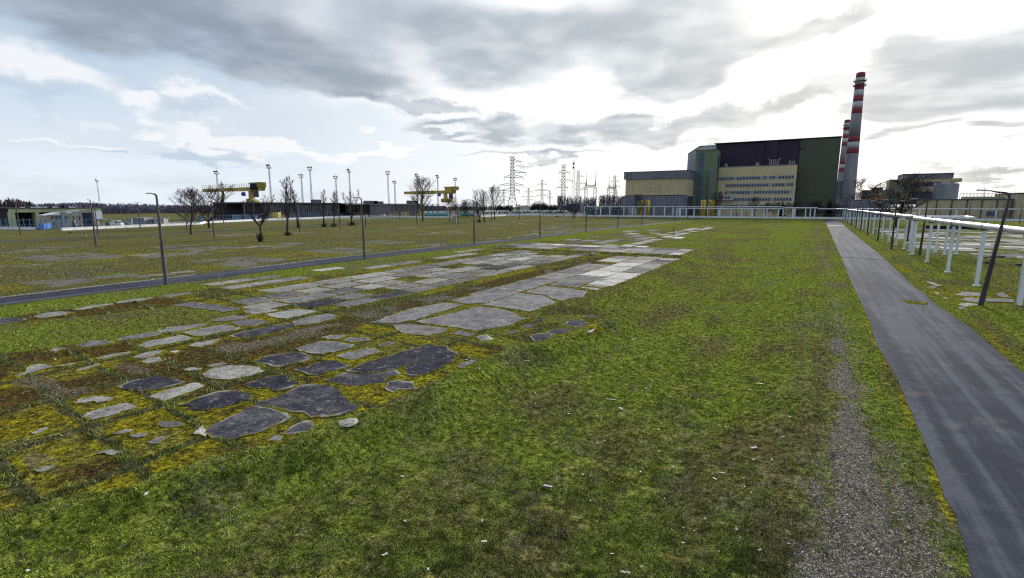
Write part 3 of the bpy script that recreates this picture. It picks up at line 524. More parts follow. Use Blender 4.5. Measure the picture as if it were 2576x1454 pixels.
for q in [
 (A_, 'c', [(1020, 710), (1060, 680), (1320, 628), (1400, 640), (1440, 655), (1200, 700), (1060, 722)]),
 (A_, 'c', [(1340, 610), (1640, 548), (1770, 575), (1700, 600), (1450, 640), (1400, 630)]),
 (A_, 'm', [(1145, 595), (1230, 575), (1490, 543), (1535, 550), (1440, 575), (1290, 605), (1180, 610)]),
 (A_, 'm', [(865, 660), (960, 635), (1120, 605), (1190, 615), (1140, 635), (960, 665), (880, 668)]),
 (A_, 'm', [(565, 705), (660, 670), (800, 665), (850, 680), (700, 710), (600, 718)]),
 (A_, 'c', [(345, 742), (420, 722), (495, 726), (400, 750)]),
 (A_, 'm', [(1545, 525), (1640, 500), (1700, 485), (1860, 488), (1800, 510), (1640, 530)]),
 (A_, 'm', [(1680, 535), (1780, 515), (1900, 510), (1975, 530), (1900, 555), (1760, 565)]),
 (A_, 'c', [(1950, 480), (2180, 432), (2350, 450), (2240, 480), (2100, 508), (2000, 495)]),
 (A_, 'c', [(1780, 450), (1890, 433), (2050, 440), (1970, 468), (1850, 475)]),
 (A_, 'm', [(1255, 408), (1400, 388), (1530, 395), (1700, 420), (1780, 440), (1640, 460), (1500, 435)]),
 (C_, 'c', [(195, 640), (230, 610), (290, 590), (420, 572), (560, 575), (640, 600), (650, 620), (560, 650), (400, 680), (300, 683), (215, 660)]),
 (C_, 'd', [(500, 720), (560, 700), (700, 655), (780, 643), (800, 660), (870, 685), (920, 705), (870, 735), (760, 765), (700, 745), (560, 745)]),
 (C_, 'd', [(20, 870), (150, 815), (340, 765), (440, 758), (530, 780), (585, 805), (520, 840), (420, 870), (330, 900), (170, 910), (90, 895), (130, 875), (80, 865)]),
 (C_, 'd', [(550, 550), (680, 505), (830, 482), (940, 485), (1010, 515), (960, 540), (800, 580), (740, 590), (640, 560)]),
 (C_, 'm', [(875, 455), (960, 425), (1070, 398), (1200, 405), (1320, 425), (1280, 455), (1100, 495), (960, 485)]),
 (C_, 'd', [(880, 610), (980, 585), (1100, 545), (1170, 538), (1250, 560), (1285, 580), (1200, 610), (1050, 650), (940, 635)]),
 (C_, 'm', [(1180, 510), (1260, 480), (1400, 450), (1480, 452), (1535, 470), (1450, 500), (1320, 535), (1240, 520)]),
 (C_, 'm', [(1490, 430), (1580, 405), (1640, 402), (1600, 420), (1510, 445)]),
 (C_, 'd', [(1250, 618), (1380, 560), (1560, 510), (1750, 450), (1870, 418), (2000, 430), (2090, 490), (2060, 550), (1900, 620), (1800, 655), (1720, 650), (1690, 590), (1800, 540), (1760, 485), (1755, 490), (1790, 535), (1640, 600), (1400, 640)]),
 (C_, 'd', [(1100, 690), (1245, 626), (1400, 645), (1625, 610), (1665, 630), (1570, 660), (1540, 700), (1340, 730), (1200, 710)]),
 (C_, 'd', [(1530, 745), (1560, 700), (1640, 683), (1750, 705), (1780, 745), (1640, 760), (1590, 778)]),
 (C_, 'd', [(215, 1045), (340, 990), (430, 945), (560, 872), (700, 880), (850, 930), (860, 965), (740, 1020), (600, 1080), (400, 1125), (260, 1110), (230, 1085)]),
 (C_, 'w', [(138, 1080), (215, 1015), (225, 1050), (240, 1095), (225, 1105)]),
 (C_, 'd', [(572, 866), (620, 850), (780, 800), (920, 720), (1060, 712), (1180, 740), (1230, 790), (1280, 840), (1360, 880), (1300, 920), (1180, 950), (1000, 960), (945, 922), (850, 922), (700, 876)]),
 (C_, 'd', [(770, 1085), (860, 1030), (960, 985), (1030, 1000), (1000, 1060), (840, 1090)]),
 (C_, 'm', [(690, 1135), (720, 1105), (760, 1088), (810, 1100), (770, 1135)]),
 (C_, 'c', [(240, 572), (350, 553), (390, 562), (330, 582), (250, 585)]), (C_, 'c', [(60, 605), (110, 590), (200, 595), (160, 612), (90, 615)]),
 (A_, 'c', [(1100, 1080), (1240, 1030), (1440, 980), (1480, 990), (1525, 1000), (1460, 1020), (1340, 1070), (1200, 1120), (1170, 1100)]),
 (A_, 'd', [(860, 1010), (980, 965), (1190, 922), (1230, 945), (1370, 970), (1280, 1000), (1150, 1030), (1040, 1045), (940, 1030)]),
 (A_, 'c', [(530, 1135), (570, 1100), (690, 1078), (760, 1085), (825, 1090), (800, 1110), (720, 1130), (680, 1115), (620, 1130)]),
 (A_, 'c', [(600, 1240), (640, 1210), (800, 1150), (940, 1130), (1000, 1140), (990, 1170), (860, 1210), (720, 1245), (650, 1255)]),
 (A_, 'w', [(1258, 752), (1290, 742), (1322, 748), (1290, 760)]), (A_, 'c', [(980, 795), (1050, 765), (1180, 740), (1210, 748), (1120, 790), (1040, 802)]),
 (A_, 'c', [(1030, 825), (1100, 790), (1170, 795), (1195, 822), (1100, 838)]), (A_, 'c', [(560, 890), (640, 860), (720, 840), (740, 850), (640, 880), (570, 897)]),
 (A_, 'c', [(700, 802), (800, 775), (950, 748), (957, 756), (830, 790), (720, 810)]), (A_, 'c', [(85, 935), (180, 905), (215, 860), (290, 840), (400, 852), (330, 880), (200, 912), (110, 938)]),
 (A_, 'c', [(410, 862), (560, 835), (570, 842), (470, 860)]),
 (B_, 'c', [(830, 415), (900, 390), (955, 395), (900, 430), (860, 430)]), (B_, 'c', [(925, 440), (1000, 420), (1085, 413), (1040, 442), (960, 452)]),
 (B_, 'c', [(1065, 488), (1130, 440), (1180, 437), (1208, 460), (1150, 492)]), (B_, 'c', [(675, 573), (720, 545), (790, 536), (882, 555), (820, 577), (740, 562)]),
 (B_, 'm', [(240, 688), (310, 655), (425, 652), (340, 692), (290, 700)]), (B_, 'c', [(218, 418), (290, 385), (352, 373), (340, 392), (270, 418)]),
 (A_, 'c', [(1370, 708), (1450, 685), (1640, 655), (1580, 690), (1480, 720)]),
 (A_, 'd', [(1680, 637), (1760, 610), (1900, 580), (2100, 545), (2185, 535), (2190, 560), (2060, 600), (1880, 640), (1750, 657)]),
 (A_, 'm', [(2150, 530), (2300, 485), (2420, 470), (2490, 485), (2450, 510), (2300, 545), (2200, 555)]),
 (A_, 'c', [(235, 490), (330, 465), (450, 452), (525, 460), (440, 480), (310, 505)]), (A_, 'd', [(-60, 520), (0, 506), (90, 500), (205, 510), (130, 535), (0, 547)]),
 (A_, 'c', [(525, 442), (640, 415), (780, 396), (842, 400), (760, 417), (600, 442)]), (A_, 'c', [(850, 387), (960, 365), (1120, 350), (1142, 358), (1000, 382), (870, 394)]),
 (A_, 'm', [(1150, 348), (1260, 325), (1400, 313), (1422, 320), (1300, 342), (1180, 352)]),
 (E_, 'm', [(480, 715), (960, 600), (1100, 618), (1210, 650), (1290, 690), (1180, 740), (930, 782), (700, 745)]),
 (E_, 'm', [(965, 590), (1250, 505), (1430, 525), (1520, 573), (1335, 640)]), (E_, 'm', [(1275, 497), (1440, 448), (1620, 470), (1755, 490), (1720, 530), (1560, 555), (1480, 545), (1450, 520)]),
 (E_, 'm', [(1465, 441), (1600, 400), (1790, 385), (1840, 393), (1665, 463)]), (E_, 'm', [(1725, 447), (1860, 397), (1995, 408), (1905, 455), (1860, 460)]),
 (E_, 'c', [(1700, 465), (1720, 455), (1840, 470), (1830, 482)]),
 (E_, 'm', [(725, 560), (1095, 482), (1250, 500), (1000, 575), (860, 585)]), (E_, 'm', [(150, 720), (440, 620), (700, 572), (840, 588), (480, 700), (330, 727)]),
 (E_, 'c', [(310, 735), (440, 728), (720, 765), (700, 790), (560, 818), (400, 800), (350, 780)]), (E_, 'm', [(725, 800), (800, 778), (930, 805), (880, 822)]),
 (E_, 'm', [(1080, 468), (1400, 410), (1540, 388), (1620, 378), (1590, 395), (1260, 493)]),
 (E_, 'd', [(1310, 815), (1420, 800), (1510, 820), (1430, 855), (1350, 860)]), (E_, 'd', [(1425, 795), (1530, 765), (1660, 768), (1600, 795), (1480, 805)]),
 (E_, 'd', [(1560, 735), (1620, 700), (1720, 705), (1790, 750), (1690, 755)]), (E_, 'm', [(1150, 810), (1180, 785), (1250, 775), (1200, 808)]),
 (E_, 'd', [(1250, 768), (1290, 735), (1380, 732), (1340, 757)]), (E_, 'd', [(1350, 715), (1400, 690), (1450, 690), (1420, 715)]), (E_, 'd', [(1690, 680), (1740, 665), (1820, 670), (1790, 685)]),
 (E_, 'w', [(1740, 785), (1800, 750), (1812, 754), (1760, 787)]),
 (C_, 'm', [(2070, 590), (2120, 555), (2215, 535), (2190, 570), (2110, 598)]), (C_, 'm', [(1060, 372), (1150, 355), (1290, 350), (1240, 372), (1120, 385)]), (C_, 'm', [(1220, 395), (1300, 370), (1410, 372), (1450, 395), (1300, 405)]),
 (B_, 'm', [(1100, 360), (1150, 335), (1250, 330), (1310, 365), (1230, 380)]),
 (Q_, 'c', [(370, 1000), (480, 1020), (620, 1075), (560, 1080), (430, 1040)]), (Q_, 'm', [(380, 1085), (500, 1060), (560, 1075), (480, 1100)]), (Q_, 'm', [(780, 1190), (900, 1150), (1180, 1165), (1200, 1210), (1000, 1215)]),
 (Q_, 'm', [(870, 1270), (960, 1240), (1170, 1250), (1170, 1310), (1020, 1300)]), (Q_, 'm', [(1240, 1260), (1640, 1270), (1660, 1320), (1260, 1305)]), (Q_, 'c', [(820, 1330), (980, 1305), (1140, 1335), (960, 1365)]),
 (Q_, 'm', [(840, 1375), (940, 1365), (950, 1405), (900, 1415)]), (Q_, 'c', [(1370, 1180), (1480, 1170), (1620, 1240), (1460, 1235)]), (Q_, 'c', [(480, 1150), (560, 1155), (590, 1190), (540, 1180)]), (Q_, 'c', [(630, 1235), (680, 1230), (690, 1250), (640, 1248)]),
]:
    p4 = None
    fn, kd, pts = q
    slab([G(fn(*p)) for p in pts], kd, pave_right if fn is Q_ else pave_near, tilt=.002)
def rect(x0, x1, y0, y1, kind, par, rag=.055, z=None, **kw):
    j = lambda a: a + random.uniform(-.03, .03)
    slab([(j(x0), j(y0)), (j(x1), j(y0)), (j(x1), j(y1)), (j(x0), j(y1))], kind, par, rag=rag, step=.45, z=z, tilt=.0015, **kw)
def pick(w_): return random.choices(('c', 'm', 'd', 'w'), w_)[0]
cols = [(-48.0, -44.6), (-44.6, -41.4), (-41.4, -38.3), (-38.3, -35.4), (-35.4, -33.0)]
for ci, (x0, x1) in enumerate(cols):                    # the long rows of the upper pavement
    y = 27.5 + [3.5, -1.5, -2.5, .2, 2.0][ci]
    while y < 85:
        L = random.choice((3.3, 4.4, 5.6, 6.6)); n = fbm(np.array([x0]), np.array([y]), 9, 12)[0]
        if n > .30 and random.random() > .04: rect(x0 + .15, x1 - .15, y + .14, min(y + L - .14, 86), pick((4, 5, 1.5, .1)), pave_near)
        y += L
for x0, x1, y0, y1, wts, pr in [(-24.2, -20.6, 52, 86, (4, 5, .3, 1.5), .95), (-20.5, -17.6, 52, 86, (4, 5, .3, 2), .9), (-28.0, -24.4, 40, 86, (3, 6, .6, .4), .8),
                                (-57, -54.8, 26, 86, (6, 3, 1, .3), .5), (-53.2, -50.8, 20, 86, (6, 3, .6, .1), .62)]:
    y = y0
    while y < y1 - 2:
        L = random.uniform(3.0, 6.5)
        if random.random() < pr:
            kd = 'w' if (x0 > -25 and 56 < y < 68 and random.random() < .75) else pick(wts); rect(x0, x1, y + .08, min(y + L - .08, y1), kd, pave_near)
        y += L
for r_, (y0, y1) in enumerate(((88.5, 92.8), (93.0, 97.2), (97.4, 101.6))):   # raised cross strip
    x = -56.0
    while x < -19:
        L = random.uniform(3.0, 6.5)
        if random.random() < .9: rect(x + .1, min(x + L - .1, -18.3), y0, y1, pick((4, 5, 1.6, .5)), pave_far, z=.28)
        x += L
for x0, x1, y0, y1, pr, wts in [(-34.5, -31.8, 103, 215, .62, (7, 2, 0, 2)), (-31.2, -28.6, 104, 150, .35, (7, 2, 0, 2)), (-38.6, -35.4, 104, 225, .6, (7, 3, 1, 1)), (-43, -39.8, 110, 190, .4, (4, 5, 3, 1)), (-48, -44.6, 108, 180, .4, (3, 5, 5, 1)), (-53, -49.5, 108, 170, .4, (3, 5, 4, 1))]:
    y = y0
    while y < y1:
        L = random.uniform(4, 8)
        if random.random() < pr: rect(x0, x1, y, y + L - .4, pick(wts), pave_far, th=.07)
        y += L + random.uniform(0, 1.2)
y = 112
while y < 240:                                         # patch beyond the pipeline on the right
    L = 5.0 if y < 150 else 7.0; x = 19.5 + max(0, (y - 118) * .02) + max(0, (128 - y) * .55)
    while x < 34 + (y - 105) * .42:
        W = random.uniform(4, 7)
        if random.random() < (.72 if y < 175 else .5): rect(x, x + W - .35, y, y + L - .5, pick((8, 4, .3, 1.2)), pave_right, rag=.15, th=.07)
        x += W
    y += L
# yellow moss hugs the slab edges
gme = ground.data; nv_ = len(gme.vertices); gxy = np.empty(nv_ * 3, np.float32); gme.vertices.foreach_get('co', gxy); gxy = gxy.reshape(-1, 3); GA = {}
for a_ in ('moss', 'rust', 'joint_and_step_shade', 'gravel', 'conc'):
    q_ = np.empty(nv_, np.float32); gme.attributes[a_].data.foreach_get('value', q_); GA[a_] = q_
near_ = np.where((gxy[:, 1] < 90) & (gxy[:, 1] > 0) & (np.abs(gxy[:, 0]) < 62))[0]; nx_ = gxy[near_, 0]; ny_ = gxy[near_, 1]; rim_ = np.zeros(len(near_))
for P_, x0_, x1_, y0_, y1_ in POLY:
    if y0_ > 88: continue
    s_ = np.where((nx_ > x0_ - .7) & (nx_ < x1_ + .7) & (ny_ > y0_ - .7) & (ny_ < y1_ + .7))[0]
    if len(s_) == 0: continue
    d_ = -sdist(nx_[s_], ny_[s_], P_); w_ = .20 + .16 * (fbm(nx_[s_], ny_[s_], 1.2, 501, 2)) ; rim_[s_] = np.maximum(rim_[s_], np.where(d_ > -.3, np.exp(-(np.maximum(d_ - .04, 0) / w_) ** 2), 0))
var_ = sst(fbm(nx_, ny_, 2.5, 502, 3), .30, .50)
GA['moss'][near_] = np.maximum(GA['moss'][near_], rim_ * (.50 + .38 * var_)); GA['rust'][near_] *= 1 - rim_ * .8 * var_; GA['gravel'][near_] *= 1 - rim_ * .9; GA['joint_and_step_shade'][near_] *= 1 - rim_ * .55 * var_
for a_, q_ in GA.items(): gme.attributes[a_].data.foreach_set('value', q_)
print('slabs', len(pave_near.children), len(pave_far.children), len(pave_right.children))

# ------------------------------------------------------------------ grass blades, gravel, moss tufts
def blades():
    N = 600000
    th_ = rng.uniform(-R(80), R(20), N); u = rng.uniform(0, 1, N); r0, r1 = 9.5, 150.0
    rr = 1 / (1 / r0 + u * (1 / r1 - 1 / r0)); X = rr * np.sin(th_); Y = rr * np.cos(th_)
    k = masks(X, Y); clump = fbm(X, Y, .55, 201, 3)
    onroad = ((X > interp(RR_L, Y) - .02) & (X < interp(RR_R, Y) + .05)) | ((X < interp(RL_B, Y) + .1) & (X > interp(RL_T, Y) - .1))
    pk = (1 - k['gravel']) * (1 - k['conc']) * (1 - k['bare'] * .6) * np.where(k['moss'] + k['rust'] > .35, .10 + k['joint_and_step_shade'] * .9, 1) * (1 - k['strip'])
    keep = (rng.uniform(0, 1, N) < pk * sst(clump, .28, .55)) & ~onroad
    on_ = np.zeros(len(X), bool)
    for P_, x0_, x1_, y0_, y1_ in POLY:                 # no turf grows on top of a slab
        s_ = np.where((X > x0_) & (X < x1_) & (Y > y0_) & (Y < y1_) & keep)[0]
        if len(s_): on_[s_] |= sdist(X[s_], Y[s_], P_) > .05
    keep &= ~on_
    X, Y, rr, clump = X[keep], Y[keep], rr[keep], clump[keep]; k = {a: v[keep] for a, v in k.items()}; n = len(X)
    Z = height(X, Y) - .005; sc_ = np.maximum(1, rr / 18) ** .75
    pe_ = np.interp(Y, [4, 11, 17, 25, 27, 37.7, 42, 64, 100], [-18.5, -15.9, -14.9, -14.9, -14, -12.5, -17, -16.5, -17.8]); bank_ = np.exp(-((X - pe_ - 1.0) / 1.0) ** 2) + .6 * ((X > -60.5) & (X < -54)) + .5 * np.exp(-((X - 3.7) / .5) ** 2)
    tuft = np.clip(sst(fbm(X, Y, 1.1, 203, 3), .54, .70) + bank_ * sst(fbm(X, Y, .6, 207, 3), .45, .65), 0, 1.3)
    H = (.024 + .042 * rng.uniform(0, 1, n) + .05 * tuft * rng.uniform(0, 1, n) + .09 * k['joint_and_step_shade']) * sc_; W = (.007 + .009 * rng.uniform(0, 1, n)) * sc_
    a = rng.uniform(0, 2 * np.pi, n); la = rng.uniform(0, 2 * np.pi, n); ln = H * rng.uniform(.2, 1.1, n)
    p0 = np.c_[X - W * np.cos(a), Y - W * np.sin(a), Z]; p1 = np.c_[X + W * np.cos(a), Y + W * np.sin(a), Z]; p2 = np.c_[X + ln * np.cos(la), Y + ln * np.sin(la), Z + H]
    co = np.stack([p0, p1, p2], 1).reshape(-1, 3)
    fr = np.clip(k['fresh'] + rng.normal(0, .22, n), 0, 1)[:, None]; dr = (rng.uniform(0, 1, n) < .10 + .5 * k['dry'])[:, None]
    g = np.array([.125, .125, .030]) * (1 - fr) + np.array([.23, .295, .040]) * fr
    c = np.where(dr, np.array([.28, .25, .14]) * rng.uniform(.45, 1.15, n)[:, None], g * rng.uniform(.40, 1.75, n)[:, None])
    c = c * (.62 + .95 * sst(fbm(X, Y, .38, 209, 3), .32, .66))[:, None]
    dk = (rng.uniform(0, 1, n) < .09)[:, None]; c = np.where(dk, np.array([.03, .034, .018]), c)
    m_ = bpy.data.materials.new('grass_blades'); m_.use_nodes = True; t = NT(m_.node_tree); b = t.n['Principled BSDF']
    t.l.new(t.attr('col', 'Color'), b.inputs['Base Color']); b.inputs['Roughness'].default_value = .8; b.inputs['Specular IOR Level'].default_value = .05
    b.inputs['Transmission Weight'].default_value = 0
    o = np_mesh('grass', co, np.arange(3 * n).reshape(-1, 3), [m_], 3, {'col': np.repeat(c, 3, 0)}); o['kind'] = 'stuff'
    tag(o, 'short rough turf blades covering the lawn between the paths', 'grass'); print('blades', n)
blades()
def stones():
    N = 60000; Y = 11 + 42 * rng.uniform(0, 1, N) ** 2.2; X = rng.uniform(.2, 4.2, N)
    N2 = 22000; Y2 = rng.uniform(4, 70, N2); X2 = rng.uniform(-34, -16, N2); X = np.r_[X, X2]; Y = np.r_[Y, Y2]
    k = masks(X, Y); keep = rng.uniform(0, 1, len(X)) < np.where(X > 0, k['gravel'] ** 1.3, k['gravel'] * .8 + .04 * (k['rust'] > .3)); X, Y = X[keep], Y[keep]; n = len(X)
    s = (.012 + .022 * rng.uniform(0, 1, n) ** 2) * np.maximum(1, np.hypot(X, Y) / 25) ** .6; Z = height(X, Y)
    tv = np.array([(1, 0, -.2), (-.5, .87, -.2), (-.5, -.87, -.2), (.1, .1, .8)])
    a = rng.uniform(0, 6.28, n); ca, sa = np.cos(a), np.sin(a); v = tv[None] * s[:, None, None] * rng.uniform(.6, 1.4, (n, 4, 1))
    x = v[..., 0] * ca[:, None] - v[..., 1] * sa[:, None] + X[:, None]; y = v[..., 0] * sa[:, None] + v[..., 1] * ca[:, None] + Y[:, None]; z = v[..., 2] + Z[:, None]
    co = np.stack([x, y, z], -1).reshape(-1, 3); f = (np.arange(n)[:, None, None] * 4 + np.array([(0, 1, 3), (1, 2, 3), (2, 0, 3)])[None]).reshape(-1, 3)
    g = rng.choice([.05, .13, .22, .36, .62], n, p=[.26, .26, .22, .17, .09]); c = np.repeat(g[:, None] * np.array([1.0, .93, .84])[None], 4, 0)
    m_ = bpy.data.materials.new('gravel_stones'); m_.use_nodes = True; t = NT(m_.node_tree); t.l.new(t.attr('col', 'Color'), t.n['Principled BSDF'].inputs['Base Color']); t.n['Principled BSDF'].inputs['Roughness'].default_value = .85
    o = np_mesh('gravel', co, f, [m_], 3, {'col': c}); o['kind'] = 'stuff'; tag(o, 'loose grey gravel along the worn track beside the right path', 'gravel'); print('stones', n)
stones()
# ------------------------------------------------------------------ facade frame: local x along the wall, local y away from the viewer
class Fac:
    def __init__(s, pA, pB, atX=None):
        s.A = Vector(G(pA)); s.B = Vector(G(pB))
        if atX is not None: s.A = Vector((atX, onX(pA, atX)[0])); s.B = Vector((atX, onX(pB, atX)[0]))
        d = s.B - s.A; s.L = d.length; s.d = d / s.L; s.rz = math.atan2(d.y, d.x)
    def hit(s, p):
        x, y, z = ray(*p); det = s.d.x * y - s.d.y * x              # A + u d = t (x,y)
        u = (x * s.A.y - y * s.A.x) / det if abs(det) > 1e-9 else 0
        P = s.A + s.d * u; t = P.length / math.hypot(x, y); return u, CH + z * t
    def thing(s, name, label, cat, group=None): return thing(name, label, cat, (s.A.x, s.A.y, 0), s.rz, group)
def topat(p, H):
    x, y, z = ray(*p); t = (H - CH) / z; return (x * t, y * t)
M_ = mat
green_p = M_('green_cladding', (.070, .086, .058), .9, .05, .12, .05, obj=True)
green_t = M_('light_green_cladding', (.145, .18, .115), .85, .05, .12, .05, obj=True)
purple = M_('dark_purple_cladding', (.030, .020, .040), .8, .12, .3, .1, streak=True, obj=True)
def paneled(name, col, sx_, sz_, line=.45, rough=.8):   # cladding sheets with recessed-looking seams too fine to build
    if name in MATS: return MATS[name]
    m_ = bpy.data.materials.new(name); m_.use_nodes = True; t = NT(m_.node_tree); b = t.n['Principled BSDF']
    tc = t.new('ShaderNodeTexCoord').outputs['Object']; s_ = t.new('ShaderNodeSeparateXYZ'); t.l.new(tc, s_.inputs[0])
    hx = t.m('ADD', s_.outputs[0], s_.outputs[1]); fx = t.m('FRACT', t.m('DIVIDE', hx, sx_)); fz = t.m('FRACT', t.m('DIVIDE', s_.outputs[2], sz_))
    ln = t.m('MAXIMUM', t.mr(fx, .0, .12 / sx_, 1, 0), t.mr(fz, .0, .16 / sz_, 1, 0))
    mp = t.new('ShaderNodeMapping'); t.l.new(tc, mp.inputs[0]); mp.inputs['Scale'].default_value = (1, 1, .15)
    n = t.noise(mp.outputs[0], .5, 6, .65); n2 = t.noise(tc, .06, 4, .5)
    cell = t.new('ShaderNodeTexWhiteNoise', noise_dimensions='2D'); cv = t.new('ShaderNodeCombineXYZ')
    t.l.new(t.m('FLOOR', t.m('DIVIDE', hx, sx_)), cv.inputs[0]); t.l.new(t.m('FLOOR', t.m('DIVIDE', s_.outputs[2], sz_)), cv.inputs[1]); t.l.new(cv.outputs[0], cell.inputs[0])
    f = t.m('ADD', t.m('MULTIPLY', n, .5), t.m('ADD', t.m('MULTIPLY', n2, .3), t.m('MULTIPLY', cell.outputs[0], .09)))
    c = t.mix(t.mr(f, .25, .6), tuple(q * .82 for q in col), tuple(min(1, q * 1.12) for q in col)); c = t.mix(t.m('MULTIPLY', ln, line), c, (.05, .045, .05))
    t.l.new(c, b.inputs['Base Color']); b.inputs['Roughness'].default_value = rough; b.inputs['Specular IOR Level'].default_value = .3; MATS[name] = m_; return m_
yellow_c = paneled('yellow_wall_sheets', (.48, .40, .25), 6.0, 1.45, .5)
yellow_b = paneled('yellow_block_wall', (.50, .42, .26), 11, 2.4, .3)
beige = paneled('beige_wall', (.36, .31, .20), 14, 30, .35)
grey_c = M_('grey_sheet', (.15, .15, .19), .6, .15, .4, .1, streak=True, obj=True)
grey_d = M_('dark_grey_sheet', (.060, .060, .085), .6, .15, .4, .1, streak=True, obj=True)
fin_m = M_('pale_metal_fin', (.27, .28, .31), .5, .1, 1)
lgrey = M_('pale_grey_sheet', (.34, .35, .37), .6, .1, .3, streak=True, obj=True)
glass = M_('dark_window_glass', (.035, .055, .09), .25, .3, .6)
glassb = M_('blue_window_glass', (.045, .10, .17), .25, .3, .6)
frame_w = M_('window_frame_grey', (.27, .28, .31), .6, .15, 1)
conc = M_('tower_concrete', (.19, .19, .205), .85, .12, .2, .1, streak=True, obj=True)
red_p = M_('red_band_paint', (.20, .035, .055), .8, .2, .4, streak=True, obj=True)
white_p = M_('white_band_paint', (.40, .40, .42), .8, .18, .4, streak=True, obj=True)
steel = M_('galvanised_steel', (.24, .25, .28), .5, .2, 2, metal=.3)
dsteel = M_('dark_steel', (.055, .055, .075), .6, .2, 2)
blue_s = M_('blue_grey_steel', (.035, .055, .075), .6, .15, 1)
yel = M_('crane_yellow', (.42, .32, .07), .6, .22, .5, streak=True, obj=True)
yel2 = M_('tank_yellow', (.66, .47, .06), .5, .18, .5, streak=True, obj=True)
white = M_('white_paint', (.72, .73, .75), .5, .1, .8, obj=True)
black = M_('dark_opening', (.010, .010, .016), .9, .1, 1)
barrier_m = M_('barrier_concrete', (.62, .62, .62), .85, .15, .5, streak=True, obj=True)
teal = M_('teal_tank_paint', (.10, .30, .31), .45, .15, .4)
brick_r = M_('dark_red_wall', (.10, .03, .03), .85, .15, .4)

# ---------------- main plant building: annex, stair tower, office block, halls
YA = 432.0
def X_(fn, px, py, Y): return onY(fn(px, py), Y)[0]
def Z_(fn, px, py, Y): return onY(fn(px, py), Y)[1]
xA0 = X_(Z5, 262, 600, YA); xA1 = X_(Z5, 893, 600, YA); zA = Z_(Z5, 560, 424, YA); zB = Z_(Z5, 560, 504, YA); zC = Z_(Z5, 560, 672, YA); zD = Z_(Z5, 560, 684, YA)
YT = onX(Z5(968, 600), xA1)[0]
ann = thing('turbine_hall', 'low cream annex with a dark grey finned band on top and dark grey base', 'building', ((xA0 + xA1) / 2, YA, 0))
m = MB(); m.box(xA0 + .6, xA1 - .3, YA + .6, YT - .1, 0, zA - .3); m.build('wall', grey_d, ann, True)
n = 7; wX = (xA1 - xA0) / n
for i in range(n): m = MB(); m.box(xA0 + i * wX + .06, xA0 + (i + 1) * wX - .06, YA, YA + .55, zD + .05, zB - .05); m.build('wall_panel', yellow_c, ann, True)
m = MB(); m.box(xA1 - .29, xA1 + .25, YA + .02, YT - 4, zD + .05, zB - .05); m.build('wall_panel', yellow_c, ann, True)
m = MB(); m.box(xA0 - 1.2, xA1 + 1.2, YA - 1.2, YA + .58, zB, zA - .5); m.box(xA1 + .26, xA1 + 1.2, YA + .58, YT - 1, zB, zA - .5); m.build('cornice_band', grey_c, ann, True)
m = MB(); m.box(xA0 - 1.5, xA1 + 1.5, YA - 1.5, YT - .2, zA - .5, zA); m.build('roof', grey_d, ann, True)
m = MB(); m.box(xA0 - .6, xA1 + .4, YA - .7, YA + .3, zC, zD); m.box(xA0 - .6, xA1 + .9, YA - .7, YA - .3, zC - .5, zC - .02); m.build('ledge', fin_m, ann, True)
m = MB(); m.box(xA0 - 2.5, xA1 + .7, YA - 1.4, YA + .5, 0, zC - .55); m.build('base_wall', grey_c, ann, True)
for i in range(23):
    x = xA0 - 1 + (xA1 - xA0 + 2) * i / 22; m = MB(); m.box(x - .16, x + .16, YA - 1.55, YA - 1.2, zB + .1, zA - .55); m.build('fin', fin_m, ann, True)
for i in range(21):
    x = xA0 - 2.2 + (xA1 - xA0 + 2.8) * i / 20; m = MB(); m.box(x - .13, x + .13, YA - 1.62, YA - 1.4, .3, zC - .6); m.build('fin', fin_m, ann, True)
m = MB()
for i in range(30):
    x = xA0 + (xA1 - xA0) * i / 29; m.beam((x, YA - 1, zA), (x, YA - 1, zA + 1.8), .05)
m.beam((xA0, YA - 1, zA + 1.8), (xA1, YA - 1, zA + 1.8), .05); m.beam((xA0, YA - 1, zA + .9), (xA1, YA - 1, zA + .9), .04); m.build('railing', fin_m, ann, True)
dx0, dx1 = X_(Z5, 290, 850, YA - 1.5), X_(Z5, 380, 850, YA - 1.5); m = MB(); m.box(dx0, dx1, YA - 1.75, YA - 1.62, 0, Z_(Z5, 340, 800, YA)); m.build('gate', lgrey, ann, True)

xT0 = X_(Z5, 978, 400, YT); xT1 = X_(Z5, 1203, 400, YT); zT = Z_(Z5, 1090, 211, YT); YY = onX(Z5(1234, 300), xT1)[0]; YY = min(max(YY, YT + 6), YT + 22)
tow = thing('stair_tower', 'tall light green tower with two strips of blue glass beside the annex', 'tower', ((xT0 + xT1) / 2, YT, 0))
m = MB(); m.box(xT0, xT1, YT, YY + 2, 0, zT); m.build('wall', green_t, tow, True)
m = MB(); m.box(xT0 - .4, xT1 + .4, YT - .4, YY + 2, zT, zT + .5); m.build('roof', green_p, tow, True)
def wstrip(par, px0, px1, py0, py1, Y, fn=Z5, rows=26, mt=None):
    xa, xb = X_(fn, px0, (py0 + py1) / 2, Y), X_(fn, px1, (py0 + py1) / 2, Y); za = Z_(fn, px0, py1, Y); zb = Z_(fn, px0, py0, Y); za = max(za, 1)
    m = MB(); m.box(xa, xb, Y - .12, Y + .05, za, zb); o = m.build('window', mt or glassb, par, True)
    m = MB()
    for i in range(rows + 1):
        z = za + (zb - za) * i / rows; m.box(xa, xb, Y - .22, Y - .12, z - .10, z + .10)
    for q in (xa, xb): m.box(q - .12, q + .12, Y - .24, Y - .12, za, zb)
    f = m.build('window_frame', frame_w if rows < 20 else grey_c, o); f.location = (-par.location.x, -par.location.y, 0) if False else (0, 0, 0)
    me = f.data
    for v in me.vertices: v.co.x -= par.location.x; v.co.y -= par.location.y
    return o
